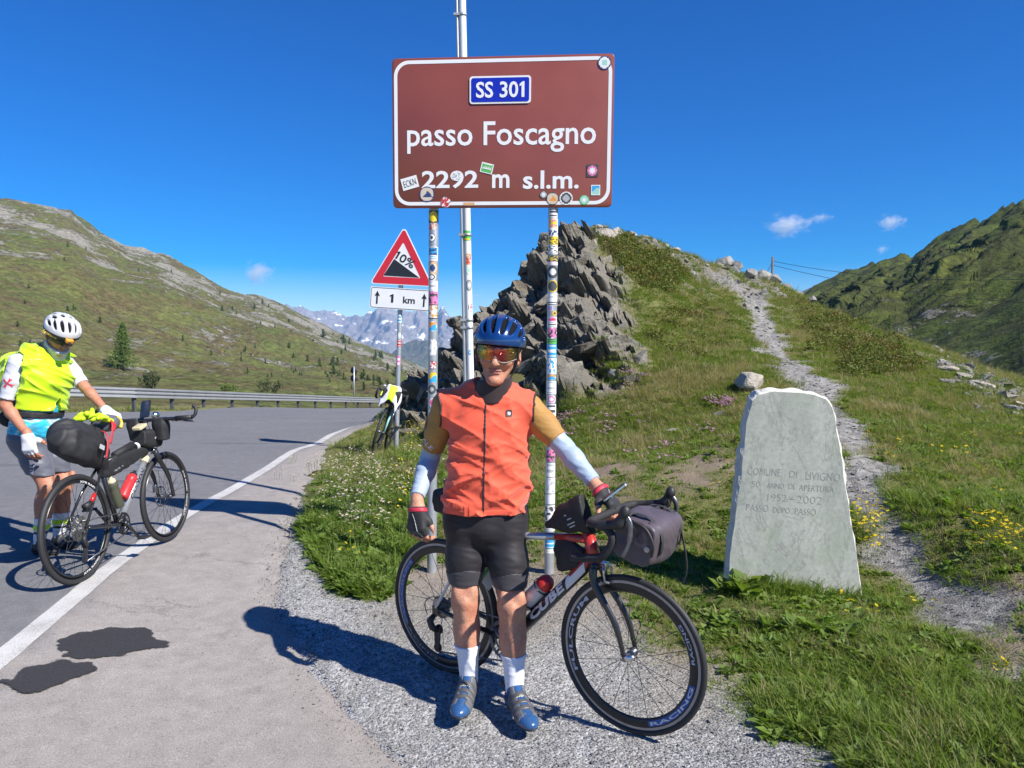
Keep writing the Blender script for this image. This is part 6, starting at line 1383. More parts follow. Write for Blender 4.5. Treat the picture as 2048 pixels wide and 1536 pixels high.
# vest
ORANGE = fabric('orange_vest', (.74,.095,.045), .72, 420, .08, .3, .0012, .3); DKTRIM = fabric('dark_trim', (.030,.018,.020), .55)
OLIVE = fabric('olive_knit', (.035,.055,.030), .7); TAN = fabric('golden_mesh', (.43,.225,.055), .65, 260, .12, .4, .0015, .1, stripes=55); PALE = fabric('pale_blue_sleeve', (.33,.41,.53), .5, 800, .06, .15)
BLK = fabric('black_lycra', (.016,.014,.018), .62, 240, .25, .35, .0012, .05); BAND = fabric('grip_band', (.040,.038,.045), .55, 500); SOCK = fabric('white_sock', (.72,.73,.80), .75, 300, .05, .3)
g = grid_for([(-.345, 3.28, .85), (.135, 3.64, 1.50)], .03, .0055)
stv = [(0, .163, .122, 0), (.12, .163, .124, 0), (.42, .164, .118, -.008), (.72, .166, .120, -.010), (.90, .156, .098, 0), (1, .082, .07, 0)]
torso_build(g, S, .012, st=stv); shoulders_build(g, S, .014)
for t, sg in (('L', 1), ('R', -1)):
    a = S['arm'+t].sh; g.cone(a+Vector((-sg*.02, 0, -.02)), a+Vector((sg*.0, 0, -.02)), .062, .060, .04, off=.012)
core = g.F.copy()
def wv(x, y, z): return .6+.9*np.clip((1.25-z)/.4, 0, 1)
g.wrinkle(.016, (2.6,0,1.8), (.5,1.2,.4), (-4.5,1,7.0), True, 1, wv, 3); g.wrinkle(.013, (-1.8,0,2.0), (.4,1.5,.6), (4.5,2,9.5), True, 1, wv, 3); g.wrinkle(.007, (-3,0,4), (.4,1.5,.6), (8,2,15), True, 1, wv, 3); g.wrinkle(.005, (5,0,4), (.4,1.5,.6), (-10,2,21), True, 1, wv, 3)
X, Y, Z = g.pts(); nk = grid_for([(-.345, 3.28, .85), (.135, 3.64, 1.50)], .03, .0055); nk.cone(S['neck']-Vector((0,.030,-.004)), H1.P(0, -.02, .05), .082, .115, 0); nk.ell(S['neck']-Vector((0,.085,-.03)), (.035,.05,.03), .03)
am = {}
for t, sg in (('L', 1), ('R', -1)):
    q = grid_for([(-.345, 3.28, .85), (.135, 3.64, 1.50)], .03, .0055); a = S['arm'+t].sh; q.ell(a+Vector((sg*.062, 0, -.018)), (.068, .12, .098), 0); am[t] = q.F
base = band(g.F, .872+.006*np.sin(X*40)-Z, -nk.F, -am['L'], -am['R'])
inner = band(core+.012); 
vest = from_field(g, np.maximum(base, -(core+.02)).astype(np.float32), 'vest', ORANGE, MAN)
for t in 'LR': from_field(g, band(g.F-.0035, np.abs(am[t])-.0045, 1.245-Z, -nk.F), 'armhole_trim', DKTRIM, vest)
xz = -.127+.012*np.clip((Z-.87)/.55, 0, 1); from_field(g, band(g.F-.0035, np.abs(X-xz)-.0052, Y-3.47, .872-Z, -nk.F), 'zip', DKTRIM, vest)
from_field(g, band(g.F-.002, Z-.896, .868-Z), 'hem_band', ORANGE, vest)
lg = Matrix.Translation((-.013, 3.3, 1.322)) @ Matrix.Rotation(R(90), 4, 'X')
decal(vest, lg, rrect(.026, .030, .003), [tuple(range(24))], DKTRIM, 'badge', .004); decal(vest, lg, *disc_vf(.008), LREFL, 'badge_mark', .0055)
gz = grid_for([S['neck'], H1.P(0, 0, 0)], .12, .0055); gz.cone(S['neck']-Vector((0,.034,.06)), S['neck']+Vector((.016,-.044,.050)), .088, .083, 0); X, Y, Z = gz.pts(); gi = grid_for([S['neck'], H1.P(0, 0, 0)], .12, .0055); gi.cone(S['neck']-Vector((0,.034,.12)), S['neck']+Vector((.016,-.044,.13)), .077, .075, 0)
from_field(gz, band(gz.F, Z-(1.470+.10*(X+.1)), 1.36-Z, -(gi.F)), 'collar', DKTRIM, MAN)
g = grid_for([(-.33, 3.32, .9), (.12, 3.62, 1.42)], .03, .008); torso_build(g, S, .008); from_field(g, band(g.F), 'jersey', OLIVE, MAN)
# sleeves, arm warmers
for t, endt in (('L', .80), ('R', .80)):
    a = S['arm'+t]; lo, hi = a.box(); g = Grid(lo, hi, .0055); a.build(g, .012, fore=False); dv = (a.el-a.sh).normalized(); e = a.sh.lerp(a.el, endt); X, Y, Z = g.pts(); g.wrinkle(.0025, (10,2,6), (2,9,4), (3,3,22))
    F = band(g.F, (X-e.x)*dv.x+(Y-e.y)*dv.y+(Z-e.z)*dv.z); sl = from_field(g, F, 'sleeve', TAN, MAN)
    if t == 'R':
        Md = frame(a.sh.lerp(a.el, .42), (.45, -.85, -.05), (-.25, 0, 1)); Md = Md @ Matrix.Rotation(R(-6), 4, 'Y')
        decal(sl, Md @ Matrix.Translation((.0, .035, 0)), [(x*.8, y*1.2) for x, y in disc_vf(.021)[0]], disc_vf(.021)[1], STK[SK['charcoal']], 'badge'); decal(sl, Md @ Matrix.Translation((0, .035, 0)), [(x*.6, y*1.0) for x, y in disc_vf(.017)[0]], disc_vf(.017)[1], STK[SK['red']], 'badge_mark', .003)
        decal_text(sl, Md @ Matrix.Translation((.005, -.055, 0)) @ Matrix.Rotation(R(-55), 4, 'Z'), 'ALE', .06, .020, SOCK, .0)
    g = Grid(lo, hi, .0055); a.build(g, .006); X, Y, Z = g.pts(); dw = (a.wr-a.el).normalized(); w_ = a.wr-dw*.02; e2 = a.sh.lerp(a.el, endt-.12); g.wrinkle(.0022, (14,2,9), (2,9,4), (3,3,30))
    from_field(g, band(g.F, -((X-e2.x)*dv.x+(Y-e2.y)*dv.y+(Z-e2.z)*dv.z), (X-w_.x)*dw.x+(Y-w_.y)*dw.y+(Z-w_.z)*dw.z), 'arm_warmer', PALE, MAN)
# gloves
GLV = fabric('black_glove', (.020,.020,.022), .65, 300, .3, .4, .002)
REDG = M('glove_red', (.55,.03,.06), .5, 0, .1, 20)
for (wr_, d_, pn_, lf), kw in ((hdR, handR), (hdL, handL)):
    gh = grid_for([Vector(wr_)-Vector(d_)*.04, Vector(wr_)+Vector(d_)*.2], .075, .0034); hand_build(gh, wr_, d_, pn_, lf, off=.0035, part='glove', **kw); X, Y, Z = gh.pts(); d_ = Vector(d_).normalized(); e = Vector(wr_)-d_*.004
    al = (X-e.x)*d_.x+(Y-e.y)*d_.y+(Z-e.z)*d_.z; gl = from_field(gh, band(gh.F, -al), 'glove', GLV, MAN); from_field(gh, band(gh.F-.0025, np.abs(al-.014)-.009), 'wrist_strap', REDG, gl)
    pn = Vector(pn_).normalized(); t_ = (pn.cross(d_) if lf else d_.cross(pn)); bk = (X-e.x)*pn.x+(Y-e.y)*pn.y+(Z-e.z)*pn.z; la = (X-e.x)*t_.x+(Y-e.y)*t_.y+(Z-e.z)*t_.z
    from_field(gh, band(gh.F-.0016, np.abs(la-.006-.25*(al-.06))-.0022, bk-.0, .03-al), 'piping', LREFL, gl)
# shorts
g = grid_for([(-.33, 3.30, .50), (.10, 3.64, .92)], .03, .0058); torso_build(g, S, .008); g.cone(S['pel']+Vector((-.07,0,.03)), S['pel']+Vector((.07,0,.03)), .10, .10, .04, off=.008); legs_build(g, S, .008, 1.0, False)
g.ell(S['pel']+Vector((0,-.075,-.01)), (.05,.05,.07), .05); X, Y, Z = g.pts(); g.wrinkle(.0022, (5,1,3), (1,5,3), (3,2,26), True, 2)
hemz = .540+.03*(X+.12)*0; sh = from_field(g, band(g.F, hemz-Z, Z-.90), 'shorts', BLK, MAN); from_field(g, band(g.F-.0018, hemz-Z-.001, Z-(.605+.012*np.cos((X+.2)*30))), 'leg_band', BAND, sh)
xs_ = -.127; from_field(g, band(g.F-.0012, np.abs(X-xs_)-.0018, Y-3.46, .74-Z, Z-.88), 'seam', BAND, sh)
# socks and shoes
SH_U = M('shoe_steel_blue', (.028,.085,.215), .28, 0, .15, 30, coat=.4); SH_G = M('shoe_grey', (.12,.12,.125), .5, 0, .2, 40, .2, 200); SH_S = M('shoe_sole', (.02,.02,.022), .5, 0, .2, 30); SH_T = M('shoe_strap', (.075,.075,.08), .45, 0, .15, 40); SH_R = M('shoe_heel_red', (.40,.02,.02), .35, 0, .1, 20)
for t, toe, top in (('L', toeL, .250), ('R', toeR, .258)):
    k, a = S['knee'+t], S['ank'+t]; g = grid_for([k, a, a+Vector((0,0,-.04))], .09, .0055); legs_build(g, S, .0055); X, Y, Z = g.pts(); g.wrinkle(.0012, (3,1,1), (1,3,1), (2,2,50))
    sk = from_field(g, band(g.F, Z-top, z1+.07-Z), 'sock', SOCK, MAN); up, d_, n_ = shoe(MAN, a, toe, z1, (SH_U, SH_G, SH_S, SH_T, SH_R))
    Md = frame(Vector((a.x, a.y, z1+.085))+d_*.095, -n_ if n_.x < 0 else n_, d_*-.6+Vector((0,0,1))*.8); decal_text(up, frame(Vector((a.x, a.y, z1+.09))+d_*.07, n_ if n_.x > 0 else -n_, d_*-.75+Vector((0,0,.6))), 'SIDI', .045, .020, M('shoe_label', (.62,.60,.42), .5, 0, 0), .02)
# helmet, straps, glasses
HBLUE = M('helmet_blue', (.007,.045,.185), .22, .25, .10, 8, coat=.9); HLIN = M('helmet_liner', (.008,.008,.010), .85, 0, .2, 30, spec=.1)
vents = [(-13, 30, .085, .0105), (13, 30, .085, .0105), (-36, 28, .078, .0115), (36, 28, .078, .0115), (-60, 22, .064, .0115), (60, 22, .064, .0115), (0, -45, .05, .012), (-30, -45, .05, .012), (30, -45, .05, .012), (-80, 2, .050, .0095), (80, 2, .050, .0095), (-22, -14, .028, .009), (22, -14, .028, .009)]
hm, _ = helmet(MAN, H1, HBLUE, HLIN, vents, hw=.104)
for sg in (-1, 1):
    mb = MB(); mb.tube(curve_pts([H1.P(sg*.083, .05, .030), H1.P(sg*.079, .034, -.03), H1.P(sg*.064, .022, -.080), H1.P(sg*.03, .035, -.118), H1.P(0, .045, -.126)], 6), .0038, 6, flat=.5); mb.tube(curve_pts([H1.P(sg*.086, -.04, .03), H1.P(sg*.082, -.015, -.03), H1.P(sg*.064, .020, -.080)], 5), .0032, 6, flat=.5); mb.build('chin_strap', WEB, MAN)
def lens_material():
    m, nt, b = new_mat('mirrored_lens'); tc = nt.nodes.new('ShaderNodeTexCoord'); sp_ = nt.nodes.new('ShaderNodeSeparateXYZ'); nt.links.new(tc.outputs['Generated'], sp_.inputs[0])
    c = ramp(nt, sp_.outputs['X'], [(0, (.10,.09,.02)), (.14, (.42,.30,.03)), (.28, (.75,.18,.02)), (.42, (.22,.02,.03)), (.62, (.30,.03,.04)), (.78, (.30,.13,.03)), (.92, (.12,.10,.02)), (1, (.03,.03,.02))])
    nt.links.new(c, b.inputs['Base Color']); b.inputs['Metallic'].default_value = .75; b.inputs['Roughness'].default_value = .12; b.inputs['Coat Weight'].default_value = .6; return m
P = [H1.P(x, y, z) for x in (-.09, .09) for y in (.0, .13) for z in (-.04, .05)]; g = grid_for(P, .01, .003); H1.ell(g, (0, .008, .004), (.080, .104, .115), 0); sh_ = np.abs(g.F)-.0016; X, Y, Z = g.pts(); c = H1.c
zz = ((X-c.x)*H1.u.x+(Y-c.y)*H1.u.y+(Z-c.z)*H1.u.z)/H1.s; yy = ((X-c.x)*H1.f.x+(Y-c.y)*H1.f.y+(Z-c.z)*H1.f.z)/H1.s; xx = ((X-c.x)*H1.l.x+(Y-c.y)*H1.l.y+(Z-c.z)*H1.l.z)/H1.s
low = -.026+.020*np.exp(-(xx/.012)**2)+.010*np.clip((np.abs(xx)-.045)/.03, 0, 1)
GL = from_field(g, band(sh_, zz-.034, low-zz, .022-yy), 'sunglasses', lens_material(), MAN)
mb = MB()
for sg in (-1, 1): mb.tube(curve_pts([H1.P(sg*.079, .030, .016), H1.P(sg*.082, .0, .015), H1.P(sg*.081, -.03, .008)], 4), .003, 6); 
t_ = mb.build('temple', RUB, GL)
g2 = grid_for(P, .01, .003); from_field(g, band(np.abs(g.F)-.0026, np.abs(zz-low)-.0022, .022-yy), 'lens_rim', M('rim_clear', (.35,.30,.28), .3, 0, 0), GL)
settle(MAN)
MAN.location.y -= .05      # he stands clear of the bicycle

# ------------------------------------------------ the cyclist in the neon vest on the left
T = {}; zr = float(road_z(-3.5, 5.5))
fw = Vector((.975, -.22, 0)).normalized(); lf = Vector((0,0,1)).cross(fw)      # facing, his left
T['pel'] = Vector((-3.53, 5.53, .95)); T['neck'] = Vector((-3.455, 5.535, 1.595)); T['lat'] = tuple(lf); T['kfwd'] = fw
T['torso'] = [(0, .150, .115, 0), (.12, .158, .120, 0), (.42, .150, .118, 0.0), (.72, .168, .128, 0.0), (.90, .165, .10, 0), (1, .085, .065, 0)]
nb = T['neck']; T['armR'] = Arm(nb-lf*.185+Vector((-.03,0,-.085)), (-3.61, 5.33, 1.21), (-3.43, 5.27, 1.02)); T['armL'] = Arm(nb+lf*.185+Vector((.0,0,-.085)), (-3.225, 5.66, 1.315), (-3.045, 5.58, 1.168))
T['hipR'] = T['pel']-lf*.09+Vector((0,0,.0)); T['hipL'] = T['pel']+lf*.09; T['kneeR'] = Vector((-3.385, 5.43, .61)); T['ankR'] = Vector((-3.485, 5.47, zr+.085)); T['kneeL'] = Vector((-3.375, 5.61, .61)); T['ankL'] = Vector((-3.455, 5.66, zr+.085))
H2 = Head((-3.300, 5.50, 1.705), (.62, -.56, -.50), (.30, -.10, .95), 1.06)
MAN2 = empty('person', 'cyclist in a neon yellow vest and pale helmet reaching for the touring bicycle', 'person', Matrix.Translation((-3.49, 5.55, zr)))
SKIN2 = skin_material('tanned_skin_dark', (.42,.21,.13), (.45,.17,.10))
h2R = ((-3.415, 5.262, .995), (.22, -.10, -.95), (.10, .95, .0), False); h2Rk = dict(curl=(.35,.6,.5), thumb=(.35,.85,.2), sc=1.08); h2L = ((-3.030, 5.575, 1.150), (.86, -.28, -.42), (-.35, .0, -.93), True); h2Lk = dict(curl=(.5,.8,.6), thumb=(.6,.6,.4), sc=1.08)
g = grid_for([(-3.86, 5.20, zr), (-3.0, 5.85, 1.88)], .03, .0065); torso_build(g, T); shoulders_build(g, T)
for t in 'LR': T['arm'+t].build(g, thick=1.05)
legs_build(g, T); g.cone(T['pel']-lf*.07, T['pel']+lf*.07, .105, .105, .04)
tR, tL = T['ankR']+fw*.17, T['ankL']+fw*.17
for a, t_ in ((T['ankL'], tL), (T['ankR'], tR)): g.cone(a, Vector((t_.x, t_.y, zr+.035)).lerp(Vector((a.x, a.y, zr+.03)), .35)-Vector((0,0,.012)), .030, .016, .03)
g.cone(T['neck']-Vector((0,0,.03)), H2.P(0, -.03, -.05), .066, .060, .03); H2.build(g); parts = [surface_nets(g.F, g.lo, g.h)]
for (wr_, d_, pn_, l_), kw in ((h2R, h2Rk), (h2L, h2Lk)): gh = grid_for([Vector(wr_)-Vector(d_)*.04, Vector(wr_)+Vector(d_)*.2], .08, .0045); hand_build(gh, wr_, d_, pn_, l_, **kw); parts.append(surface_nets(gh.F, gh.lo, gh.h))
V, Q = join_mesh(parts); body2 = mesh_np('body', V, Q, SKIN2, None, True, MAN2); add_attr(body2.data, 'lip', np.zeros(len(V)))
NEON = fabric('neon_vest', (.50,.78,.010), .45, 300, .06, .15, .001, .2); WSLV = fabric('white_sleeve', (.56,.57,.64), .6, 700, .05, .15); GSH = fabric('slate_shorts', (.10,.108,.14), .5, 400, .12, .2); WGL = fabric('white_glove', (.72,.72,.74), .7, 300, .06, .3)
def jersey_material():
    m, nt, b = new_mat('blue_print_jersey'); co = obj_co(nt, (3, 3, 7)); n = tex_noise(nt, 2.2, 3, .5, co, .8); c = ramp(nt, n.outputs['Fac'], [(.36, (.01,.10,.16)), (.44, (.02,.33,.52)), (.56, (.03,.48,.66)), (.62, (.62,.66,.68)), (.70, (.05,.40,.55))]); nt.links.new(c, b.inputs['Base Color']); b.inputs['Roughness'].default_value = .6; return m
JER = jersey_material()
ax2 = (T['neck']-T['pel']).normalized(); LT = (T['neck']-T['pel']).length
def tcoord(g):
    X, Y, Z = g.pts(); return ((X-T['pel'].x)*ax2.x+(Y-T['pel'].y)*ax2.y+(Z-T['pel'].z)*ax2.z)/LT, X, Y, Z
box2 = [(-3.86, 5.24, .85), (-3.14, 5.86, 1.66)]
g = grid_for(box2, .03, .0065); st2 = [(0, .165, .128, 0), (.12, .172, .134, 0), (.42, .175, .14, .0), (.72, .188, .155, -.02), (.90, .18, .115, 0), (1, .095, .075, 0)]
torso_build(g, T, .016, st=st2); shoulders_build(g, T, .016); bk_ = T['pel'].lerp(T['neck'], .66)-fw*.15-lf*.04; g.ell(bk_, (.16,.15,.20), .12)
core = g.F.copy(); g.wrinkle(.020, (2.5,1.0,2.0), (1,2,1), (-4,2,6.0), True, 1, None, 3); g.wrinkle(.014, (-2,1,3), (1,2,1), (5,3,10), True, 1, None, 3); tc, X, Y, Z = tcoord(g)
nk = grid_for(box2, .03, .0065); nk.cone(T['neck']-Vector((0,0,.06)), H2.P(0, -.02, .05), .070, .076, 0); cut = []
for t, sg in (('L', 1), ('R', -1)): q = grid_for(box2, .03, .0065); a = T['arm'+t].sh; q.ell(a+lf*(sg*.062)+Vector((0,0,-.03)), (.075, .075, .115), .0, np.array([[lf[i], fw[i], (0,0,1)[i]] for i in range(3)])); q.cone(a, T['arm'+t].el, .075, .06, .02); cut.append(q.F)
fwd_ = (X-T['pel'].x)*fw.x+(Y-T['pel'].y)*fw.y; lat_ = (X-T['pel'].x)*lf.x+(Y-T['pel'].y)*lf.y
opening = np.maximum(np.abs(lat_-.015)-.17*np.clip((.52-tc), 0, .5)*1.25, .09-fwd_)
vest2 = from_field(g, band(np.maximum(g.F, -(core+.022)), (.34-tc)*LT, -nk.F, -cut[0], -cut[1], -opening), 'vest', NEON, MAN2)
xg = band(g.F-.003, np.abs(opening)-.004, (.34-tc)*LT, .02-fwd_, -nk.F); from_field(g, xg, 'vest_edge', NEON, vest2)
g = grid_for(box2, .03, .0075); torso_build(g, T, .014); g.cone(T['pel']-lf*.07+ax2*.05, T['pel']+lf*.07+ax2*.05, .105, .105, .04, off=.012); g.wrinkle(.004, (5,2,4), (2,6,3), (-4,3,14), True, 2); tc, X, Y, Z = tcoord(g); from_field(g, band(g.F, (.035-tc)*LT, (tc-.93)*LT), 'jersey', JER, MAN2)
from_field(g, band(g.F-.012, np.abs(tc-.29)*LT-.022), 'waist_belt', NYLD, MAN2)
gp = grid_for([T['pel']+ax2*.15-fw*.2], .17, .007); gp.ell(T['pel']+ax2*.15-fw*.185-lf*.02, (.07,.12,.075), 0, np.array([[fw[i], lf[i], (0,0,1)[i]] for i in range(3)])); from_field(gp, gp.F, 'waist_pack', NYLD, MAN2)
for t, endt in (('L', .86), ('R', .86)):
    a = T['arm'+t]; lo, hi = a.box(); g = Grid(lo, hi, .0065); a.build(g, .010, fore=False, thick=1.05); dv = (a.el-a.sh).normalized(); e = a.sh.lerp(a.el, endt); X, Y, Z = g.pts(); g.wrinkle(.002, (10,2,6), (2,9,4), (3,3,18)); sl = from_field(g, band(g.F, (X-e.x)*dv.x+(Y-e.y)*dv.y+(Z-e.z)*dv.z), 'sleeve', WSLV, MAN2)
    if t == 'R':
        Md = frame(a.sh.lerp(a.el, .45), (.97, .10, .1), (.32, -.1, 1)); RC = M('cross_red', (.60,.05,.07), .6, 0, .05, 20)
        for r_ in (45, 135): 
            Mr = Md @ Matrix.Rotation(R(r_), 4, 'Z'); decal(sl, Mr, [(-.042,-.013),(-.034,0),(-.042,.013),(-.010,.004),(.010,.004),(.042,.013),(.034,0),(.042,-.013),(.010,-.004),(-.010,-.004)], [(0,1,9),(1,2,3),(1,3,9),(3,4,8,9),(4,5,6),(4,6,8),(6,7,8)], RC, 'cross_bar', .003)
for (wr_, d_, pn_, l_), kw in ((h2R, h2Rk), (h2L, h2Lk)):
    gh = grid_for([Vector(wr_)-Vector(d_)*.04, Vector(wr_)+Vector(d_)*.2], .08, .0042); hand_build(gh, wr_, d_, pn_, l_, off=.004, part='glove', **kw); X, Y, Z = gh.pts(); d_ = Vector(d_).normalized(); e = Vector(wr_)-d_*.012; al = (X-e.x)*d_.x+(Y-e.y)*d_.y+(Z-e.z)*d_.z; gl = from_field(gh, band(gh.F, -al), 'glove', WGL, MAN2)
    if l_: from_field(gh, band(gh.F-.002, np.abs(al-.004)-.008), 'cuff', STK[SK['mint']], gl)
g = grid_for([(-3.80, 5.25, .60), (-3.28, 5.85, 1.05)], .03, .0065); torso_build(g, T, .010); g.cone(T['pel']-lf*.07, T['pel']+lf*.07, .105, .105, .04, off=.010); legs_build(g, T, .010, 1.05, False); X, Y, Z = g.pts(); g.wrinkle(.003, (5,1,3), (1,5,3), (3,2,20), True, 2); hz = .705-.10*((X-T['pel'].x)*fw.x+(Y-T['pel'].y)*fw.y); tc, X, Y, Z = tcoord(g)
sh2 = from_field(g, band(g.F, hz-Z, (tc-.16)*LT), 'shorts', GSH, MAN2)
decal_text(sh2, frame(T['hipR'].lerp(T['kneeR'], .62)+Vector((0,-.07,0)), (.12, 0, .99), (-.95, -.2, .12)) , 'ALE', .07, .03, WSLV, .0)
SHB = M('shoe_black', (.018,.018,.02), .5, 0, .2, 30)
for t, toe in (('L', tL), ('R', tR)):
    k, a = T['knee'+t], T['ank'+t]; g = grid_for([k, a, a+Vector((0,0,-.04))], .09, .0065); legs_build(g, T, .006); X, Y, Z = g.pts(); sk = from_field(g, band(g.F, Z-(zr+.275), zr+.07-Z), 'sock', SOCK, MAN2); from_field(g, band(g.F-.006, np.abs(Z-(zr+.205))-.018), 'reflective_band', NEON, sk); from_field(g, band(g.F-.001, np.abs(Z-(zr+.165))-.012), 'sock_stripe', SHB, sk); shoe(MAN2, a, toe, zr, (SHB, SHB, SH_S, SH_T, SHB))
HGR = M('helmet_pale', (.50,.51,.53), .35, 0, .06, 10, coat=.3); vents2 = [(0, 42, .050, .011), (-24, 40, .055, .0115), (24, 40, .055, .0115), (-48, 34, .048, .0115), (48, 34, .048, .0115), (-12, -8, .034, .012), (14, -8, .034, .012), (-40, -12, .036, .012), (40, -12, .036, .012), (-68, 5, .040, .013), (68, 5, .040, .013), (0, -48, .04, .012), (-30, -48, .04, .012), (30, -48, .04, .012)]
hm2, (gh2, full2, in2, nn2) = helmet(MAN2, H2, HGR, HLIN, vents2); X, Y, Z = gh2.pts(); o = H2.P(0, 0, .028); hh = (X-o.x)*nn2.x+(Y-o.y)*nn2.y+(Z-o.z)*nn2.z
from_field(gh2, band(full2-.0025, np.abs(hh-.004)-.011, -in2), 'rubber_rim', RUB, hm2)
Mh = frame(H2.P(-.09, .055, .030), H2.f*.80+H2.l*-.60*-1*.0+H2.l*.55, H2.u); decal_text(hm2, frame(H2.P(-.10, .06, .030), H2.f*.75+H2.l*.66, H2.u), 'EXCURSION', .11, .016, M('helmet_gold', (.60,.42,.06), .45, 0, 0), .02)
mb = MB(); mb.box(H2.P(.0, .142, .040), (.05, .03, .026), Matrix([[H2.l[i], H2.f[i], H2.u[i]] for i in range(3)])); mb.lathe([(0, -.004), (.013, -.002), (.013, .014), (0, .016)], H2.P(-.006, .152, .040), tuple(H2.f), 14, 1); mb.build('head_lamp', [M('lamp_orange', (.70,.30,.02), .4), CHROME], hm2, .003)
for sg in (-1, 1): mb = MB(); mb.tube(curve_pts([H2.P(sg*.083, .03, .030), H2.P(sg*.078, .02, -.04), H2.P(sg*.060, .02, -.080), H2.P(sg*.03, .035, -.115)], 6), .004, 6, flat=.5); mb.build('chin_strap', WEB, MAN2)
P = [H2.P(x, y, z) for x in (-.09, .09) for y in (-.1, .13) for z in (-.14, .05)]; g = grid_for(P, .01, .004); H2.ell(g, (0, .006, .006), (.080, .102, .11), 0); X, Y, Z = g.pts(); c = H2.c; zz = ((X-c.x)*H2.u.x+(Y-c.y)*H2.u.y+(Z-c.z)*H2.u.z)/H2.s; yy = ((X-c.x)*H2.f.x+(Y-c.y)*H2.f.y+(Z-c.z)*H2.f.z)/H2.s
from_field(g, band(np.abs(g.F)-.002, zz-.030, -.022-zz, .03-yy), 'glasses', M('dark_lens', (.02,.022,.02), .12, 0, 0), MAN2)
g = grid_for(P, .03, .0045); H2.cone(g, (0, -.01, -.10), (0, .02, -.075), .074, .066, 0); H2.ell(g, (0, .05, -.092), (.046, .048, .028), .02); H2.cone(g, (0, -.02, -.085), (0, .0, -.15), .074, .072, .02); X, Y, Z = g.pts(); zz = ((X-c.x)*H2.u.x+(Y-c.y)*H2.u.y+(Z-c.z)*H2.u.z)/H2.s
BUFF = fabric('white_neck_warmer', (.60,.60,.63), .8, 300, .12, .3, .002, stripes=30); yy = ((X-c.x)*H2.f.x+(Y-c.y)*H2.f.y+(Z-c.z)*H2.f.z)/H2.s
from_field(g, band(g.F, zz+.076-.25*np.clip(.03-yy, 0, .1), -.165-zz), 'neck_warmer', BUFF, MAN2)
settle(MAN2)

# ------------------------------------------------ the far rider
zb = MD_.translation; fD = MD_.col[0].xyz; lD = MD_.col[1].xyz; U = Vector((0,0,1)); q = lambda f_, l_, u_: zb + fD*f_ + lD*l_ + U*u_
RID = empty('person', 'distant cyclist in a yellow vest riding at the bend beyond the parked bicycle', 'person', Matrix.Translation(zb+fD*.4))
g = grid_for([q(a, b, c_) for a in (-.1, 1.1) for b in (-.4, .4) for c_ in (.1, 1.85)], .05, .016)
hp, nkk = q(.22, 0, .98), q(.52, 0, 1.46); g.cone(hp, nkk, .13, .14, .05); g.ell(q(.62, 0, 1.62), (.085, .085, .11), .03); g.cone(nkk, q(.60, 0, 1.56), .06, .06, .04)
for sg in (-1, 1):
    g.cone(nkk+lD*sg*.15, q(.68, sg*.24, 1.20), .055, .04, .04); g.cone(q(.68, sg*.24, 1.20), q(.92, sg*.19, .98), .04, .03, .03); g.ell(q(.93, sg*.19, .96), (.045, .045, .04), .02)
    kn = q(.58, sg*.11, .62 if sg > 0 else .80); ft = q(.50, sg*.11, .16 if sg > 0 else .40); g.cone(hp+lD*sg*.08, kn, .09, .062, .05); g.cone(kn, ft, .056, .036, .03); g.cone(ft, ft+fD*.14-U*.03, .04, .03, .02)
bo = g.mesh('body', SKIN2, RID); add_attr(bo.data, 'lip', np.zeros(len(bo.data.vertices)))
X, Y, Z = g.pts(); F = g.F
from_field(g, band(F-.025, (hp.z+.02)-Z, Z-(nkk.z+.10), np.abs((X-zb.x)*lD.x+(Y-zb.y)*lD.y)-.20), 'vest', NEON, RID); from_field(g, band(F-.018, Z-(hp.z+.06), q(0,0,.60).z-Z), 'shorts', BLK, RID)
g = grid_for([q(a, b, c_) for a in (.4, .8) for b in (-.2, .2) for c_ in (1.5, 1.85)], .02, .014); g.ell(q(.62, 0, 1.68), (.115, .125, .095), 0); X, Y, Z = g.pts(); from_field(g, band(g.F, q(0,0,1.66).z-Z), 'helmet', HGR, RID); settle(RID)
# ================================================================== PLANTS AND LOOSE STONES
def leaf_material(name, cols, trans=.35, rough=.6, inst=True, scale=3.0):
    m = bpy.data.materials.new(name); m.use_nodes = True; nt = m.node_tree; nt.nodes.clear(); o = nt.nodes.new('ShaderNodeOutputMaterial')
    oi = nt.nodes.new('ShaderNodeObjectInfo')
    if inst: f = oi.outputs['Random']
    else:
        tc = nt.nodes.new('ShaderNodeTexCoord'); n = tex_noise(nt, scale, 4, .7, tc.outputs['Object']); f = ramp(nt, n.outputs['Fac'], [(.3, 0), (.7, 1)])
    c = ramp(nt, f, [(i/(len(cols)-1), q) for i, q in enumerate(cols)])
    b = nt.nodes.new('ShaderNodeBsdfPrincipled'); b.inputs['Roughness'].default_value = rough; b.inputs['Specular IOR Level'].default_value = .25; nt.links.new(c, b.inputs['Base Color'])
    t = nt.nodes.new('ShaderNodeBsdfTranslucent'); nt.links.new(mix(nt, 1.0, c, (1.3, 1.35, .6), 'MULTIPLY'), t.inputs['Color'])
    mx = nt.nodes.new('ShaderNodeMixShader'); mx.inputs[0].default_value = trans; nt.links.new(b.outputs[0], mx.inputs[1]); nt.links.new(t.outputs[0], mx.inputs[2]); nt.links.new(mx.outputs[0], o.inputs['Surface']); return m
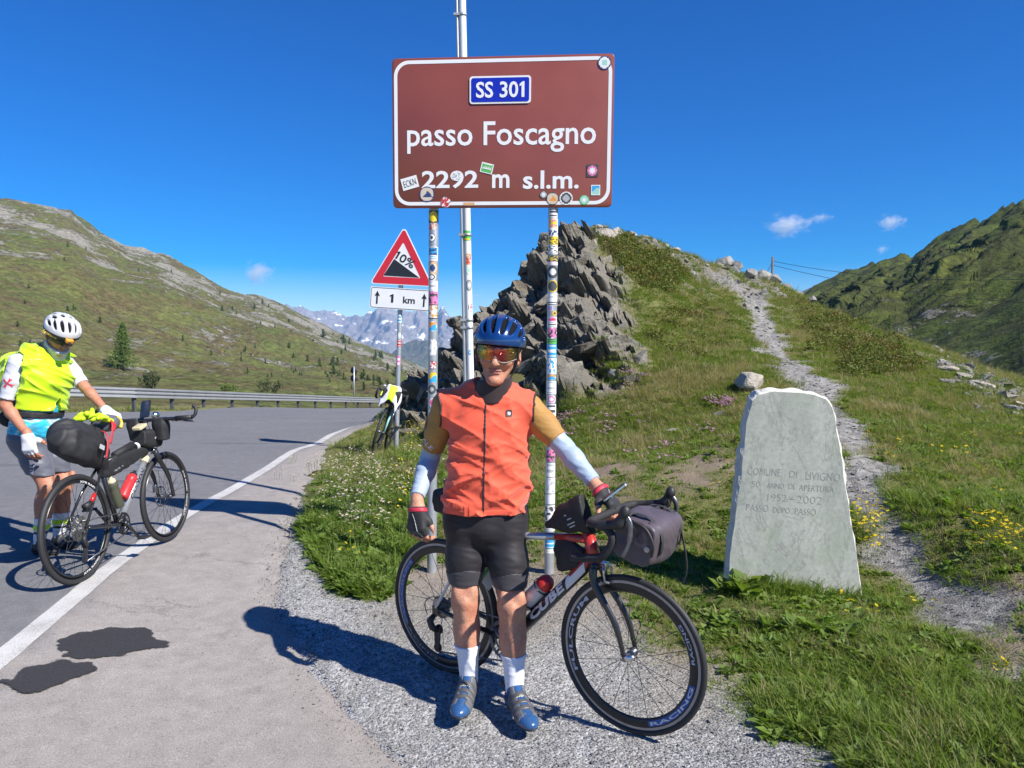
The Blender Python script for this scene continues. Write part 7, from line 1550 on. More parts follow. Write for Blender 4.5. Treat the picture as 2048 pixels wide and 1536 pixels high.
def blades(r, n, rad, hmin, hmax, wid, bend, seg=3):
    V = []; F = []
    for i in range(n):
        a = r.uniform(0, 6.283); d = rad*math.sqrt(r.random()); p = Vector((math.cos(a)*d, math.sin(a)*d, -.012)); h = r.uniform(hmin, hmax); la = a+r.uniform(-1.0, 1.0); lean = Vector((math.cos(la), math.sin(la), 0)); be = bend*r.uniform(.3, 1.3); w = wid*r.uniform(.7, 1.3); sa = la+1.5708+r.gauss(0, .5); side = Vector((math.cos(sa), math.sin(sa), 0)); b0 = len(V)
        for k in range(seg+1):
            t = k/seg; q = p + Vector((0,0,1))*(h*(t-.25*be*t*t)) + lean*(h*be*t*t*.75); ww = w*(1-t)**.7
            if k < seg: V += [q-side*ww, q+side*ww]
            else: V.append(q)
        for k in range(seg-1): F.append((b0+2*k, b0+2*k+1, b0+2*k+3, b0+2*k+2))
        F.append((b0+2*seg-2, b0+2*seg-1, b0+2*seg))
    return V, F
def leafs(r, pts, size, wide=.5, up=.6):
    V = []; F = []
    for p in pts:
        n = Vector((r.gauss(0, 1), r.gauss(0, 1), abs(r.gauss(0, 1))*up+.15)).normalized(); a = n.orthogonal().normalized(); a.rotate(Matrix.Rotation(r.uniform(0, 6.283), 3, n)); b = n.cross(a); s = size*r.uniform(.6, 1.35); b0 = len(V); p = Vector(p)
        V += [p-a*s, p+b*s*wide, p+a*s, p-b*s*wide]; F.append((b0, b0+1, b0+2, b0+3))
    return V, F
SRC = {}
def source(coll, name, V, F, mat, fm=None):
    if coll not in SRC: SRC[coll] = bpy.data.collections.new(coll)
    o = mesh_np(name, [tuple(v) for v in V], F, mat, fm, False, None, link=False); SRC[coll].objects.link(o); return o
def scatter(name, P, scale, rot, idx, coll, mat=None):
    me = bpy.data.meshes.new(name); me.vertices.add(len(P)); me.vertices.foreach_set('co', np.asarray(P, np.float32).ravel()); add_attr(me, 'sc', scale)
    a = me.attributes.new('ro', 'FLOAT_VECTOR', 'POINT'); a.data.foreach_set('vector', np.asarray(rot, np.float32).ravel()); a = me.attributes.new('ix', 'INT', 'POINT'); a.data.foreach_set('value', np.asarray(idx, np.int32))
    o = bpy.data.objects.new(name, me); put(o); o['kind'] = 'stuff'
    ng = bpy.data.node_groups.new(name, 'GeometryNodeTree'); ng.interface.new_socket('Geometry', in_out='INPUT', socket_type='NodeSocketGeometry'); ng.interface.new_socket('Geometry', in_out='OUTPUT', socket_type='NodeSocketGeometry')
    N = ng.nodes; gi = N.new('NodeGroupInput'); go = N.new('NodeGroupOutput'); ip = N.new('GeometryNodeInstanceOnPoints'); ci = N.new('GeometryNodeCollectionInfo'); ci.inputs['Collection'].default_value = SRC[coll]; ci.inputs['Separate Children'].default_value = True; ci.inputs['Reset Children'].default_value = True
    ip.inputs['Pick Instance'].default_value = True
    def at_(nm, ty):
        q = N.new('GeometryNodeInputNamedAttribute'); q.data_type = ty; q.inputs['Name'].default_value = nm; return [s for s in q.outputs if s.enabled and s.name == 'Attribute'][0]
    L = ng.links.new; L(gi.outputs[0], ip.inputs['Points']); L(ci.outputs[0], ip.inputs['Instance']); L(at_('ix', 'INT'), ip.inputs['Instance Index']); L(at_('ro', 'FLOAT_VECTOR'), ip.inputs['Rotation']); L(at_('sc', 'FLOAT'), ip.inputs['Scale']); L(ip.outputs[0], go.inputs[0])
    md = o.modifiers.new('scatter', 'NODES'); md.node_group = ng; return o
NR_ = np.random.RandomState(21)
def cand(n, y0, y1, t0=-.82, t1=.88):
    y = np.exp(NR_.uniform(math.log(y0), math.log(y1), n)); x = NR_.uniform(t0, t1, n)*y; P, mk = surf(x, y); asp = in_road(x, y); return x, y, P, mk, asp
def rots(n, tilt=.15): return np.stack([NR_.normal(0, tilt, n), NR_.normal(0, tilt, n), NR_.uniform(0, 6.283, n)], 1)

r = random.Random(4)
GM = leaf_material('grass_blades', [(.10,.175,.024), (.145,.22,.032), (.185,.24,.042), (.12,.20,.028), (.215,.245,.058), (.16,.235,.034), (.25,.24,.10)], .45)
GD = leaf_material('straw_blades', [(.34,.28,.15), (.28,.245,.11), (.38,.32,.19), (.24,.23,.085)], .4); GY = leaf_material('fresh_blades', [(.12,.20,.028), (.16,.225,.038), (.10,.165,.026)], .4)
for i in range(4): source('tufts_short', 'tuft', *blades(r, 34, .06, .018, .050, .0026, 1.5), GM)
for i in range(4): source('tufts_tall', 'tuft', *blades(r, 20, .045, .06, .15, .0026, 1.25, 4), GM if i % 2 else GY)
for i in range(3): source('tufts_dry', 'tuft', *blades(r, 20, .05, .04, .12, .0018, 1.0, 3), GD)
WM = leaf_material('weed_leaves', [(.13,.22,.036), (.18,.26,.05), (.11,.18,.032), (.20,.25,.075)], .45)
for i in range(4):
    pts = []; V = []; F = []
    for k in range(r.randint(12, 20)):
        a = r.uniform(0, 6.283); L = r.uniform(.03, .075); e = r.uniform(.1, .9); d = Vector((math.cos(a)*math.cos(e), math.sin(a)*math.cos(e), math.sin(e))); s = Vector((-math.sin(a), math.cos(a), 0)); o = Vector((r.uniform(-.03, .03), r.uniform(-.03, .03), 0)); w = L*r.uniform(.18, .32); b = len(V)
        V += [o, o+d*L*.5+s*w+Vector((0,0,.004)), o+d*L+Vector((0,0,-.012)), o+d*L*.5-s*w+Vector((0,0,.004))]; F.append((b, b+1, b+2, b+3))
    source('weeds', 'rosette', V, F, WM)
HM = leaf_material('heath_leaves', [(.085,.125,.024), (.125,.150,.028), (.165,.165,.034), (.10,.125,.026), (.17,.125,.045)], .3)
for i in range(4):
    pts = []
    for k in range(150):
        u, v = r.uniform(0, 6.283), math.acos(r.uniform(0, 1)); q = r.uniform(.55, 1.0)+.25*math.sin(3*u+i); pts.append((.14*q*math.cos(u)*math.sin(v), .14*q*math.sin(u)*math.sin(v), .09*q*math.cos(v)))
    source('heath', 'heath', *leafs(r, pts, .016, .55), HM)
def flower(coll, cols, hgt, nfl, size, n=3):
    pm = leaf_material(coll+'_petal', cols, .3); 
    for i in range(n):
        V = []; F = []; fm = []
        for k in range(nfl):
            a = r.uniform(0, 6.283); d = .05*r.random()**.5; base = Vector((math.cos(a)*d, math.sin(a)*d, 0)); top = base+Vector((r.uniform(-.03, .03), r.uniform(-.03, .03), hgt*r.uniform(.6, 1.1))); b = len(V); V += [base+Vector((-.0012,0,0)), base+Vector((.0012,0,0)), top+Vector((.001,0,0)), top+Vector((-.001,0,0))]; F.append((b, b+1, b+2, b+3)); fm.append(1)
            nrm = Vector((r.gauss(0,.4), r.gauss(0,.4)-.3, 1)).normalized(); u = nrm.orthogonal().normalized(); w = nrm.cross(u)
            for j in range(6):
                a0 = j*1.047; a1 = a0+.9; b = len(V); s = size*r.uniform(.8, 1.2); V += [top, top+(u*math.cos(a0)+w*math.sin(a0))*s*.8, top+(u*math.cos((a0+a1)/2)+w*math.sin((a0+a1)/2))*s+nrm*.004, top+(u*math.cos(a1)+w*math.sin(a1))*s*.8]; F.append((b, b+1, b+2, b+3)); fm.append(0)
        source(coll, 'flower', V, F, [pm, GY], fm)
flower('yellow_fl', [(.70,.50,.015), (.78,.60,.03)], .16, 3, .0125); flower('pink_fl', [(.42,.22,.36), (.50,.30,.43)], .05, 7, .010); flower('white_fl', [(.62,.58,.50), (.66,.50,.48), (.55,.50,.38)], .20, 5, .009)

# --- grass everywhere turf grows
x, y, P, mk, asp = cand(160000, 2.0, 30, -.82, 1.42)
u, v = mk['u'], mk['v']
open_ = (1-mk['gravel'])*(1-np.clip(mk['path']*1.25, 0, 1))*(1-mk['cliff'])*(1-mk['rock']*.55)*(1-mk['bare']*.85)*(1-mk['dirt']*.8)*(asp > .06)*(y*.0+1)
gapn = fbm(x*1.1, y*1.1, None, 3); slope_t = smooth(6, 9, y)
keep = NR_.random(len(x)) < open_*np.clip(.78+.5*gapn, .25, 1); keep &= (u > -200)
verge = (u < 1000) & (y < 13)
lush = fbm(x*.5+9, y*.5, None, 3); dryn = fbm(x*.8-4, y*.8+2, None, 4)
typ = np.zeros(len(x), int); rn = NR_.random(len(x))
typ[(verge & (rn < .26)) | (~verge & (rn < .03+.10*(lush > .25)))] = 1
dryp = np.where(y > 7.5, .18, .05)+.38*(dryn > .35)*(y > 5.5)+.10*(dryn > .35)+np.where(verge, .12, 0); typ[NR_.random(len(x)) < dryp] = 2
wd = (NR_.random(len(x)) < np.where(verge, .22, .11)) & (y < 10); typ[wd] = 3
grow = 1+.075*np.clip(y-5, 0, 20)
near_line = asp < .30
for k, nm, coll, cnt, s0, s1 in ((0, 'grass', 'tufts_short', 4, .75, 1.35), (1, 'tall_grass', 'tufts_tall', 4, .55, 1.15), (2, 'dry_grass', 'tufts_dry', 3, .6, 1.2), (3, 'leafy_weeds', 'weeds', 4, .6, 1.25)):
    m = keep & (typ == k); n = int(m.sum()); sc = NR_.uniform(s0, s1, n)*grow[m]*(1+.3*np.clip(lush[m], -1, 1))
    scatter(nm, P[m]-np.array([0,0,.004]), sc, rots(n), NR_.randint(0, cnt, n), coll)
x, y, P, mk, asp = cand(95000, 7.5, 27, .0, .95); u, v = mk['u'], mk['v']
op = (1-mk['gravel'])*(1-np.clip(mk['path']*1.25, 0, 1))*(1-mk['cliff'])*(1-mk['rock']*.6)*(1-mk['bare']*.85)*(asp > .06); dn_ = fbm(x*.8-4, y*.8+2, None, 4); m = (NR_.random(len(x)) < op*np.clip(.75+.5*fbm(x*1.3, y*1.3, None, 3), .2, 1)); dry_ = NR_.random(len(x)) < np.clip(.12+.7*dn_, .03, .7)
for mm, nm, coll, cnt in ((m & dry_, 'dry_grass', 'tufts_dry', 3), (m & ~dry_, 'grass', 'tufts_short', 4)):
    n = int(mm.sum()); scatter(nm, P[mm]-np.array([0,0,.004]), NR_.uniform(.6, 1.05, n)*(1+.07*np.clip(y[mm]-5, 0, 20)), rots(n), NR_.randint(0, cnt, n), coll)
# leafy edge of the verge next to the gravel
x, y, P, mk, asp = cand(26000, 4.3, 8.0, -.38, .1); u, v = mk['u'], mk['v']; e = poly_sd(u, v, [(640,1010),(700,960),(900,980),(840,1100),(800,1150),(770,1190),(690,1180),(655,1130),(615,1060)])*y/FPX
m = (e < .02) & (NR_.random(len(x)) < .32) & (mk['dirt'] < .6); n = int(m.sum()); scatter('leafy_weeds', P[m], NR_.uniform(1.1, 2.4, n), rots(n), NR_.randint(0, 4, n), 'weeds')
m = (e < .04) & (NR_.random(len(x)) < .10); n = int(m.sum()); scatter('tall_grass', P[m], NR_.uniform(.8, 1.7, n), rots(n), NR_.randint(0, 4, n), 'tufts_tall')
Q = np.array([[*hit(px, py)[:2]] for px, py in [(NR_.uniform(1462, 1725), NR_.uniform(1188, 1206)) for k in range(130)]]); P, mk = surf(Q[:, 0], Q[:, 1]); n = len(Q); scatter('tall_grass', P, NR_.uniform(.5, 1.25, n), rots(n), NR_.randint(0, 4, n), 'tufts_tall')
Q = np.array([[*hit(NR_.normal(1492, 18), NR_.normal(1190, 8))[:2]] for k in range(16)] + [[*hit(NR_.uniform(1380, 1760), NR_.uniform(1195, 1320))[:2]] for k in range(45)]); P, mk = surf(Q[:, 0], Q[:, 1]); n = len(Q); scatter('leafy_weeds', P, np.where(np.arange(n) < 16, NR_.uniform(1.8, 3.0, n), NR_.uniform(.9, 1.7, n)), rots(n), NR_.randint(0, 4, n), 'weeds')
# low shrubs on the mound
x, y, P, mk, asp = cand(60000, 9, 27, .0, .6); u, v = mk['u'], mk['v']
j = fbm(x*1.2, y*1.2, None, 3)*14
h1 = poly_sd(u, v, [(1195,482),(1240,478),(1300,497),(1345,520),(1365,550),(1340,575),(1290,570),(1245,548)]) + j
h2 = poly_sd(u, v, [(1600,600),(1690,640),(1790,690),(1850,735),(1780,750),(1700,740),(1640,700),(1600,640)]) + j*2
h3 = poly_sd(u, v, [(1280,560),(1480,600),(1500,700),(1280,760)]) + 40*fbm(x*.9, y*.9, None, 3)+25
m = ((h1 < 0) | ((h2 < 0) & (NR_.random(len(x)) < .22)) | ((h3 < 0) & (NR_.random(len(x)) < .04))) & (mk['path'] < .3) & (NR_.random(len(x)) < .55); n = int(m.sum())
scatter('heath', P[m]+np.array([0,0,.0]), NR_.uniform(.8, 1.5, n), rots(n, .25), NR_.randint(0, 4, n), 'heath')
# flowers where the photograph has them
def flowers(name, coll, spots, sc=1.0):
    Q = []
    for px, py, w, h, n in spots:
        for k in range(n):
            a = NR_.normal(0, .4, 2); p = hit(px+a[0]*w, py+a[1]*h); Q.append((p.x, p.y))
    Q = np.array(Q); P, mk = surf(Q[:, 0], Q[:, 1]); n = len(Q); scatter(name, P, NR_.uniform(.75, 1.25, n)*sc, rots(n, .1), NR_.randint(0, 3, n), coll)
flowers('yellow_flowers', 'yellow_fl', [(1735,1050,40,50,16),(1750,1085,40,40,16),(1985,1085,80,50,16),(2000,1110,70,40,12),(1700,1290,50,60,3),(1860,1250,60,30,2),(1990,1380,20,20,2),(880,920,50,30,8),(780,970,60,40,7),(750,1035,90,40,4),(830,870,80,60,14),(1790,900,80,60,5),(1950,900,120,90,6),(1560,1100,90,60,4),(1450,985,60,30,3),(700,1120,60,60,3)])
flowers('pink_flowers', 'pink_fl', [(1445,808,45,10,26),(1455,812,25,8,10),(1275,757,25,8,12),(1140,830,60,14,16),(1210,850,90,30,14),(1430,868,60,20,6),(1300,905,90,30,9),(1240,795,50,20,6),(1120,865,40,20,8)], 1.3)
flowers('white_flowers', 'white_fl', [(700,950,110,40,60),(690,1000,90,50,50),(760,990,100,50,40),(720,1060,90,50,26),(860,960,70,50,20)], 1.15)

# --- stones
def rock_geo(r, n=14, stretch=(1, 1, .7), jit=.35):
    bm = bmesh.new()
    for i in range(n):
        v = Vector((r.gauss(0, 1), r.gauss(0, 1), r.gauss(0, 1))).normalized()*r.uniform(1-jit, 1); bm.verts.new((v.x*stretch[0], v.y*stretch[1], v.z*stretch[2]))
    bmesh.ops.convex_hull(bm, input=bm.verts); bmesh.ops.delete(bm, geom=[v for v in bm.verts if not v.link_faces], context='VERTS'); bm.verts.ensure_lookup_table()
    for i, v in enumerate(bm.verts): v.index = i
    V = [tuple(v.co) for v in bm.verts]; F = [tuple(v.index for v in f.verts) for f in bm.faces]; bm.free(); return V, F
def stone_mat(name, cols, sc=18, bd=.02):
    m, nt, b = new_mat(name); co = obj_co(nt); oi = nt.nodes.new('ShaderNodeObjectInfo'); n = tex_noise(nt, sc, 6, .7, co); c = ramp(nt, oi.outputs['Random'], [(i/(len(cols)-1), q) for i, q in enumerate(cols)])
    c = mix(nt, 1.0, c, ramp(nt, n.outputs['Fac'], [(.3, .62), (.7, 1.25)]), 'MULTIPLY'); nt.links.new(c, b.inputs['Base Color']); b.inputs['Roughness'].default_value = .88; b.inputs['Specular IOR Level'].default_value = .25; bump(nt, b, n.outputs['Fac'], .7, bd); return m
GS = stone_mat('gravel_stone', [(.16,.16,.165), (.30,.30,.305), (.42,.42,.42), (.35,.35,.355), (.56,.56,.555)], 3, .1); PS = stone_mat('path_stone', [(.17,.165,.155), (.26,.25,.235), (.36,.35,.33), (.22,.205,.18)], 3, .1); CS = stone_mat('cliff_stone', [(.11,.10,.085), (.18,.165,.14), (.23,.21,.175), (.14,.132,.115), (.29,.265,.22)], 2.2, .15)
for i in range(6): source('gravel', 'pebble', *rock_geo(r, 10, (1, .85, .65)), GS)
for i in range(5): source('pathstones', 'flat_stone', *rock_geo(r, 11, (1, .75, .38)), PS)
for i in range(7): source('crags', 'crag', *rock_geo(r, 13, (1, .62, .34)), CS)
x, y, P, mk, asp = cand(150000, 2.2, 9.0, -.42, .62); loose = mk['gravel']*(1-.55*mk['dirt']); edge = (np.clip(1-np.abs(asp+.02)/.22, 0, 1)*.30 + np.clip(1-np.abs(asp+.2)/.9, 0, 1)**2*.018*(fbm(x*2, y*2)+.6))*(y < 8)*(mk['u'] > 200)
pz = np.where(asp < .02, road_z(x, y), P[:, 2]); P[:, 2] = pz
m = NR_.random(len(x)) < np.maximum(loose*(asp > -.03)*.9, edge*(NR_.random(len(x)) < .7)); n = int(m.sum())
sz = .0032+.0040*NR_.random(n)**2+.007*(NR_.random(n) < .02); scatter('gravel', P[m]+np.stack([0*sz, 0*sz, sz*.25], 1), sz*np.clip(y[m]/3.6, .9, 1.7), rots(n, .6), NR_.randint(0, 6, n), 'gravel')
x, y, P, mk, asp = cand(60000, 2.5, 28, .0, .85); m = (NR_.random(len(x)) < np.clip(mk['path'], 0, 1)*.55 + mk['bare']*.14 + mk['dirt']*.05); n = int(m.sum()); sz = (.006+.022*NR_.random(n)**3)*np.clip(y[m]/6, .7, 2.4)
scatter('path_stones', P[m]+np.stack([0*sz, 0*sz, sz*.1], 1), sz, rots(n, .2), NR_.randint(0, 5, n), 'pathstones')
x, y, P, mk, asp = cand(60000, 8.5, 22, -.16, .42); up_ = smooth(2.3, 2.9, P[:, 2]+fbm(x*.7, y*.7)*.9); m = NR_.random(len(x)) < np.clip(mk['cliff'], 0, 1)*np.where(up_ > .5, .020, .55); n = int(m.sum()); sz = np.where((up_[m] > .5) | (NR_.random(n) < .025), .14+.30*NR_.random(n)**2.0, .022+.075*NR_.random(n)**3)
ro = np.stack([NR_.normal(-.65, .14, n), NR_.normal(-.40, .14, n), NR_.normal(.35, .22, n)], 1); scatter('rock_debris', P[m]-np.array([0, -.10, .07]), sz, ro, NR_.randint(0, 7, n), 'crags')
x, y, P, mk, asp = cand(30000, 8.5, 27, .05, .72); m = NR_.random(len(x)) < np.clip(mk['rock']-mk['cliff'], 0, 1)*.30; n = int(m.sum()); sz = (.03+.18*NR_.random(n)**3.5); scatter('crest_stones', P[m], sz, rots(n, .5), NR_.randint(0, 5, n), 'pathstones')
# single boulders
BM_ = stone_mat('pale_boulder', [(.36,.325,.28), (.40,.36,.31)], 2.5, .2); BG_ = stone_mat('grey_boulder', [(.24,.235,.22), (.30,.29,.265)], 2.5, .2)
def boulder(px, py, w, mat, label, group=None, st=(1, .8, .7), sink=.25, Y=None):
    p = hit(px, py) if Y is None else at(px, py, Y); s = w*p.y/FPX/2; q, _ = surf([p.x], [p.y]); z = float(q[0, 2]) if Y is None else p.z
    V, F = rock_geo(r, 26, st, .28); o = mesh_np('boulder', [(a*s, b*s, c*s) for a, b, c in V], F, mat, None, False); bv = o.modifiers.new('b', 'BEVEL'); bv.width = s*.06; bv.segments = 2
    o.location = (float(q[0, 0]) if Y is None else p.x, float(q[0, 1]) if Y is None else p.y, z+s*st[2]*(.5-sink)); o.rotation_euler = (r.uniform(-.3, .3), r.uniform(-.3, .3), r.uniform(0, 6)); return tag(o, label, 'boulder', group)
boulder(1500, 776, 110, BM_, 'large pale boulder in the grass just behind the memorial stone', st=(1, .7, .5), sink=.1); boulder(1440, 828, 40, BG_, 'flat grey stone by the pink flowers left of the memorial stone', st=(1, .7, .35)); boulder(1438, 776, 0.1*30, BG_, 'small grey stone left of the large pale boulder', st=(1, .8, .6)); boulder(1222, 745, 36, BG_, 'grey stone at the foot of the rock face beside the grass', st=(1,.8,.7)); boulder(1345, 862, 30, BG_, 'small flat stone in the grass between sign post and memorial stone', st=(1,.7,.4))
G1 = 'pale boulders on the crest of the mound'
ORD = ['first','second','third','fourth','fifth','sixth','seventh','eighth','ninth','tenth','eleventh']
for k_, (px, py, w, Y) in enumerate(((1150,462,40,17.2),(1172,470,52,17),(1196,458,30,17.6),(1205,474,60,17.4),(1236,468,44,18),(1262,472,34,18.5),(1290,484,46,19),(1322,496,40,19.6),(1345,506,40,20),(1375,524,44,21),(1405,534,36,21.6))): boulder(px, py, w, BM_, ORD[k_]+' from the left of the pale angular boulders along the mound crest', G1, (1, .8, .62), .35, Y)
G2 = 'grey rocks of the far crest'
for k_, (px, py, w, Y) in enumerate(((1430,536,44,22.5),(1450,528,46,23),(1472,535,36,23),(1462,550,50,22),(1500,552,40,23.5),(1525,556,46,24),(1548,562,36,24.2),(1572,578,34,24),(1595,590,26,24),(1625,600,22,22.5))): boulder(px, py, w, BG_, ORD[k_]+' from the left of the grey rocks by the top of the path', G2, (1, .8, .7), .35, Y)
G3 = 'pale rocks at the right edge of the meadow'
for k_, (px, py, w) in enumerate(((1895,742,60),(1930,757,50),(1965,772,60),(2010,790,64),(2040,806,40))): boulder(px, py, w, BM_, ORD[k_]+' from the left of the pale flat rocks at the right edge of the grass', G3, (1, .7, .3), .35)
boulder(1475, 1330, 22, BM_, 'small pale stone under the turf bank beside the front wheel', st=(1,.8,.8)); boulder(1425, 1440, 26, BG_, 'flat grey stone lying in the gravel behind the front wheel', st=(1,.8,.25)); boulder(790, 1180, 30, BM_, 'small pale stone in the dirt left of the left sign post', st=(1,.7,.5))
# scrap of foil in the gravel
mb = MB(); mb.tube([(-.03,0,.004), (-.01,.006,.010), (.01,-.003,.008), (.03,.002,.004)], [.004,.010,.010,.003], 6, 0, flat=.4); lt = mb.build('wrapper', M('foil_wrapper', (.35,.35,.75), .25, .6, .5, 200)); p = hit(1697, 1472); lt.location = (p.x, p.y, float(surf([p.x], [p.y])[0][0, 2])+.004); lt.rotation_euler = (0, 0, -.2); tag(lt, 'small shiny blue and white wrapper lying on the gravel at lower right', 'litter')

# --- trees and bushes beyond the road
BARK = M('bark', (.10,.075,.055), .9, 0, .3, 8); LARCH = leaf_material('larch_needles', [(.085,.145,.028), (.12,.18,.036), (.15,.20,.05)], .35, inst=False, scale=1.6); PINE = leaf_material('pine_needles', [(.022,.042,.014), (.038,.062,.020), (.055,.08,.026)], .2, inst=False, scale=2.0); CON = leaf_material('conifer_needles', [(.045,.080,.024), (.065,.105,.030), (.09,.13,.04)], .25)
def conifer_geo(r, h, rad, nb, per, leaf, base=.06):
    pts = []
    for k in range(nb):
        t = base+(1-base)*(k/nb)**.85; L = rad*(1-t)**.8*r.uniform(.55, 1.15)+.04*h*.2; a = r.uniform(0, 6.283)
        for q in range(max(3, int(per*(1-t*.6)))):
            s = r.random()**.7; pts.append((math.cos(a)*L*s+r.gauss(0, .05*rad), math.sin(a)*L*s+r.gauss(0, .05*rad), t*h+L*.12*s-.10*L*s*s+r.gauss(0, .035*rad)))
    return leafs(r, pts, leaf, .32, .5)
def tree_at(px, py, h, rad, label, cat='tree', name='larch_tree', mat=LARCH, nb=150, per=16, leaf=.16, group=None, Y=None):
    dd = [(abs(a-px)+abs(b-py), i) for i, (a, b) in enumerate(zip(LU.ravel(), LV.ravel()))] if Y is None else None
    if Y is None: i = min(dd)[1]; p = Vector(LA.reshape(-1, 3)[i])
    else: p = at(px, py, Y)
    root = empty(name, label, cat, Matrix.Translation(p), group); V, F = conifer_geo(r, h, rad, nb, per, leaf); mesh_np('crown', [tuple(v) for v in V], F, mat, None, False, root)
    mb = MB(); mb.tube([(0,0,-.3), (.02*h*.3,0,h*.5), (0,0,h*.96)], [h*.022, h*.013, h*.003], 8)
    for k in range(10): t = r.uniform(.1, .75); a = r.uniform(0, 6.28); L = rad*(1-t)*.8; mb.tube([(0,0,t*h), (math.cos(a)*L, math.sin(a)*L, t*h+L*.1)], [h*.006, h*.002], 5)
    mb.build('trunk', BARK, root); return root
LU, LV = proj(LA[..., 0], LA[..., 1], LA[..., 2])
tree_at(247, 738, 8.6, 3.3, 'bright green larch standing alone on the slope above the guard rail', nb=300, per=24, leaf=.20)
def bush(px, py, Y, w, h, label, mat=PINE, n=420, leaf=.10, name='shrub'):
    p = at(px, py, Y); root = empty(name, label, 'shrub', Matrix.Translation(p)); pts = []; st = []
    for k in range(26):
        a = r.uniform(0, 6.283); d = r.random()**.6; top = Vector((math.cos(a)*w*.5*d, math.sin(a)*w*.4*d, h*(1-.45*d*d)*r.uniform(.7, 1.1))); b0 = Vector((top.x*.45, top.y*.45, 0)); st.append((b0, top))
        for q in range(n//26): s = r.random()**.6; c = b0.lerp(top, s); pts.append((c.x+r.gauss(0, .05*w), c.y+r.gauss(0, .05*w), c.z+r.gauss(0, .03*h)))
    mesh_np('foliage', [tuple(v) for v in leafs(r, pts, leaf, .35, .6)[0]], leafs(random.Random(1), pts, leaf, .35, .6)[1], mat, None, False, root); mb = MB()
    for b0, top in st[:12]: mb.tube([b0-Vector((0,0,.1)), b0.lerp(top, .8)], [.03, .012], 5)
    mb.build('stem', BARK, root)
bush(299, 776, 52, 1.75, 1.25, 'dark green dwarf pine behind the guard rail right of the larch'); bush(455, 784, 60, 1.9, .75, 'low olive bush just behind the guard rail middle of three', HM if False else LARCH); bush(538, 784, 64, 2.5, 1.15, 'round dark dwarf pine behind the guard rail rightmost of three'); bush(590, 790, 75, 1.6, .5, 'flat brownish bush behind the guard rail nearest the round signs', PINE)
# small conifers dotted over the hillside
protos = []
for k in range(4): V, F = conifer_geo(r, 1.0, .34, 46, 12, .075); protos.append(mesh_np('conifer_tree', [tuple(v) for v in V], F, CON, None, False, None, link=False).data)
fl = LA.reshape(-1, 3); uu = LU.ravel(); vv = LV.ravel(); front = (fl[:, 1] > 95) & (uu > 20) & (uu < 890)
ridge = np.interp(uu, LR[:, 0], LR[:, 1]); wgt = front*np.clip(.05+((uu-250)/600)**2*1.2, .04, 1)*(vv > ridge+6)*np.where(vv < ridge+60, .5, 1); wgt /= wgt.sum(); pick = NR_.choice(len(fl), 140, replace=False, p=wgt)
for i in pick:
    p = fl[i]; dpx = NR_.uniform(9, 20)*(1.1 if uu[i] > 620 else .75); h = min(dpx*p[1]/FPX, 9); o = put(bpy.data.objects.new('conifer_tree', protos[NR_.randint(0, 4)])); o.location = (float(p[0]), float(p[1]), float(p[2])-.1*h); o.scale = (h*NR_.uniform(.8, 1.3),)*2+(h,); o.rotation_euler = (0, 0, NR_.uniform(0, 6)); tag(o, 'small green conifer scattered among others on the left hillside', 'tree', 'small conifers on the left hillside')
RU, RV = proj(RA[..., 0], RA[..., 1], RA[..., 2]); rf_ = RA.reshape(-1, 3); ru = RU.ravel(); rv = RV.ravel()
for px, py, hpx, lab in ((1938,614,40,'green larch high on the shaded valley side at right'),(1868,596,26,'small dark conifer on the upper valley side left of the green larch'),(1778,664,34,'bright green larch at the foot of the valley side behind the grassy mound'),(1850,528,10,'tiny tree on the skyline of the right valley side'),(1873,520,10,'tiny second tree further right on the skyline of the right valley side')):
    i = int(np.argmin(np.abs(ru-px)+np.abs(rv-py)+1e3*(rf_[:, 1] > 320))); p = Vector(rf_[i]); h = hpx*p.y/FPX; root = empty('larch_tree', lab, 'tree', Matrix.Translation(p)); V, F = conifer_geo(r, h, h*.36, 60, 12, h*.045); mesh_np('crown', [tuple(v) for v in V], F, LARCH, None, False, root); mb = MB(); mb.tube([(0,0,-.3), (0,0,h*.9)], [h*.02, h*.004], 6); mb.build('trunk', BARK, root)

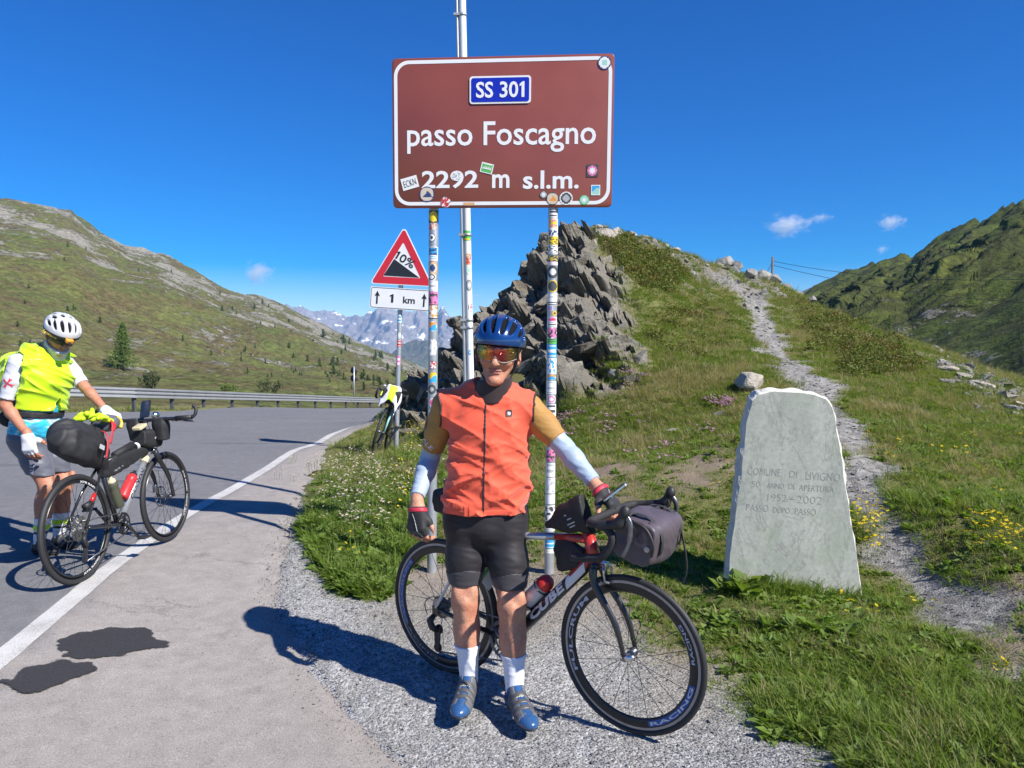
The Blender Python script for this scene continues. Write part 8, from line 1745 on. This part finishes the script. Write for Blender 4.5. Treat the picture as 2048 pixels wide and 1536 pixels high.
# --- small clouds, far off and above the air layer
def cloud_mat(name, dens, puff):
    m = bpy.data.materials.new(name); m.use_nodes = True; nt = m.node_tree; nt.nodes.clear(); o = nt.nodes.new('ShaderNodeOutputMaterial'); v = nt.nodes.new('ShaderNodeVolumePrincipled'); v.inputs['Color'].default_value = (1, 1, 1, 1); v.inputs['Anisotropy'].default_value = .2
    tc = nt.nodes.new('ShaderNodeTexCoord'); n = tex_noise(nt, puff, 5, .6, tc.outputs['Object'], .3); gr = nt.nodes.new('ShaderNodeVectorMath'); gr.operation = 'LENGTH'; nt.links.new(tc.outputs['Object'], gr.inputs[0])
    f = math_n(nt, 'SUBTRACT', 1.0, gr.outputs['Value']); d = math_n(nt, 'ADD', math_n(nt, 'MULTIPLY', f, 1.2), math_n(nt, 'SUBTRACT', math_n(nt, 'MULTIPLY', n.outputs['Fac'], 2.6), 1.75)); d = math_n(nt, 'MULTIPLY', math_n(nt, 'MAXIMUM', d, 0.0), dens); nt.links.new(d, v.inputs['Density']); nt.links.new(v.outputs[0], o.inputs['Volume']); return m
CD = 6900
def cloud(px, py, w, h, label, dens=.016, puff=2.2, rot=0):
    p = at(px, py, CD); s = CD/FPX/2; bm = bmesh.new(); bmesh.ops.create_icosphere(bm, subdivisions=3, radius=1.0); me = bpy.data.meshes.new('cloud'); bm.to_mesh(me); bm.free(); me.materials.append(cloud_mat('cloud_%d' % px, dens, puff)); o = put(bpy.data.objects.new('cloud', me)); o.location = p; o.scale = (w*s*1.25, h*s*1.3, h*s*1.3); o.rotation_euler = (0, rot, 0); tag(o, label, 'cloud')
for a in ((515,546,64,54,'white puff of cloud above the left hillside'),(1575,450,96,52,'small white cloud above the power pole, the largest in the sky'),(1640,436,56,22,'wispy right end of the cloud above the power pole'),(1782,444,62,36,'small bright cloud above the right valley side'),(1764,499,26,20,'tiny faint cloud below the bright cloud at right'),(948,592,40,14,'thin faint cloud streak beside the flagpole')): cloud(*a)
# ------------------------------------------------------------------ air
def haze():
    mb = MB(); mb.box((0, 2750, -40), (9000, 7600, 820)); m = bpy.data.materials.new('air'); m.use_nodes = True; nt = m.node_tree; nt.nodes.clear()
    o = nt.nodes.new('ShaderNodeOutputMaterial'); v = nt.nodes.new('ShaderNodeVolumePrincipled'); v.inputs['Density'].default_value = .000105
    v.inputs['Color'].default_value = (.32, .58, 1.0, 1); v.inputs['Anisotropy'].default_value = .0; nt.links.new(v.outputs[0], o.inputs['Volume'])
    h = mb.build('haze', m); tag(h, kind='stuff'); h.visible_shadow = True; return h
haze()
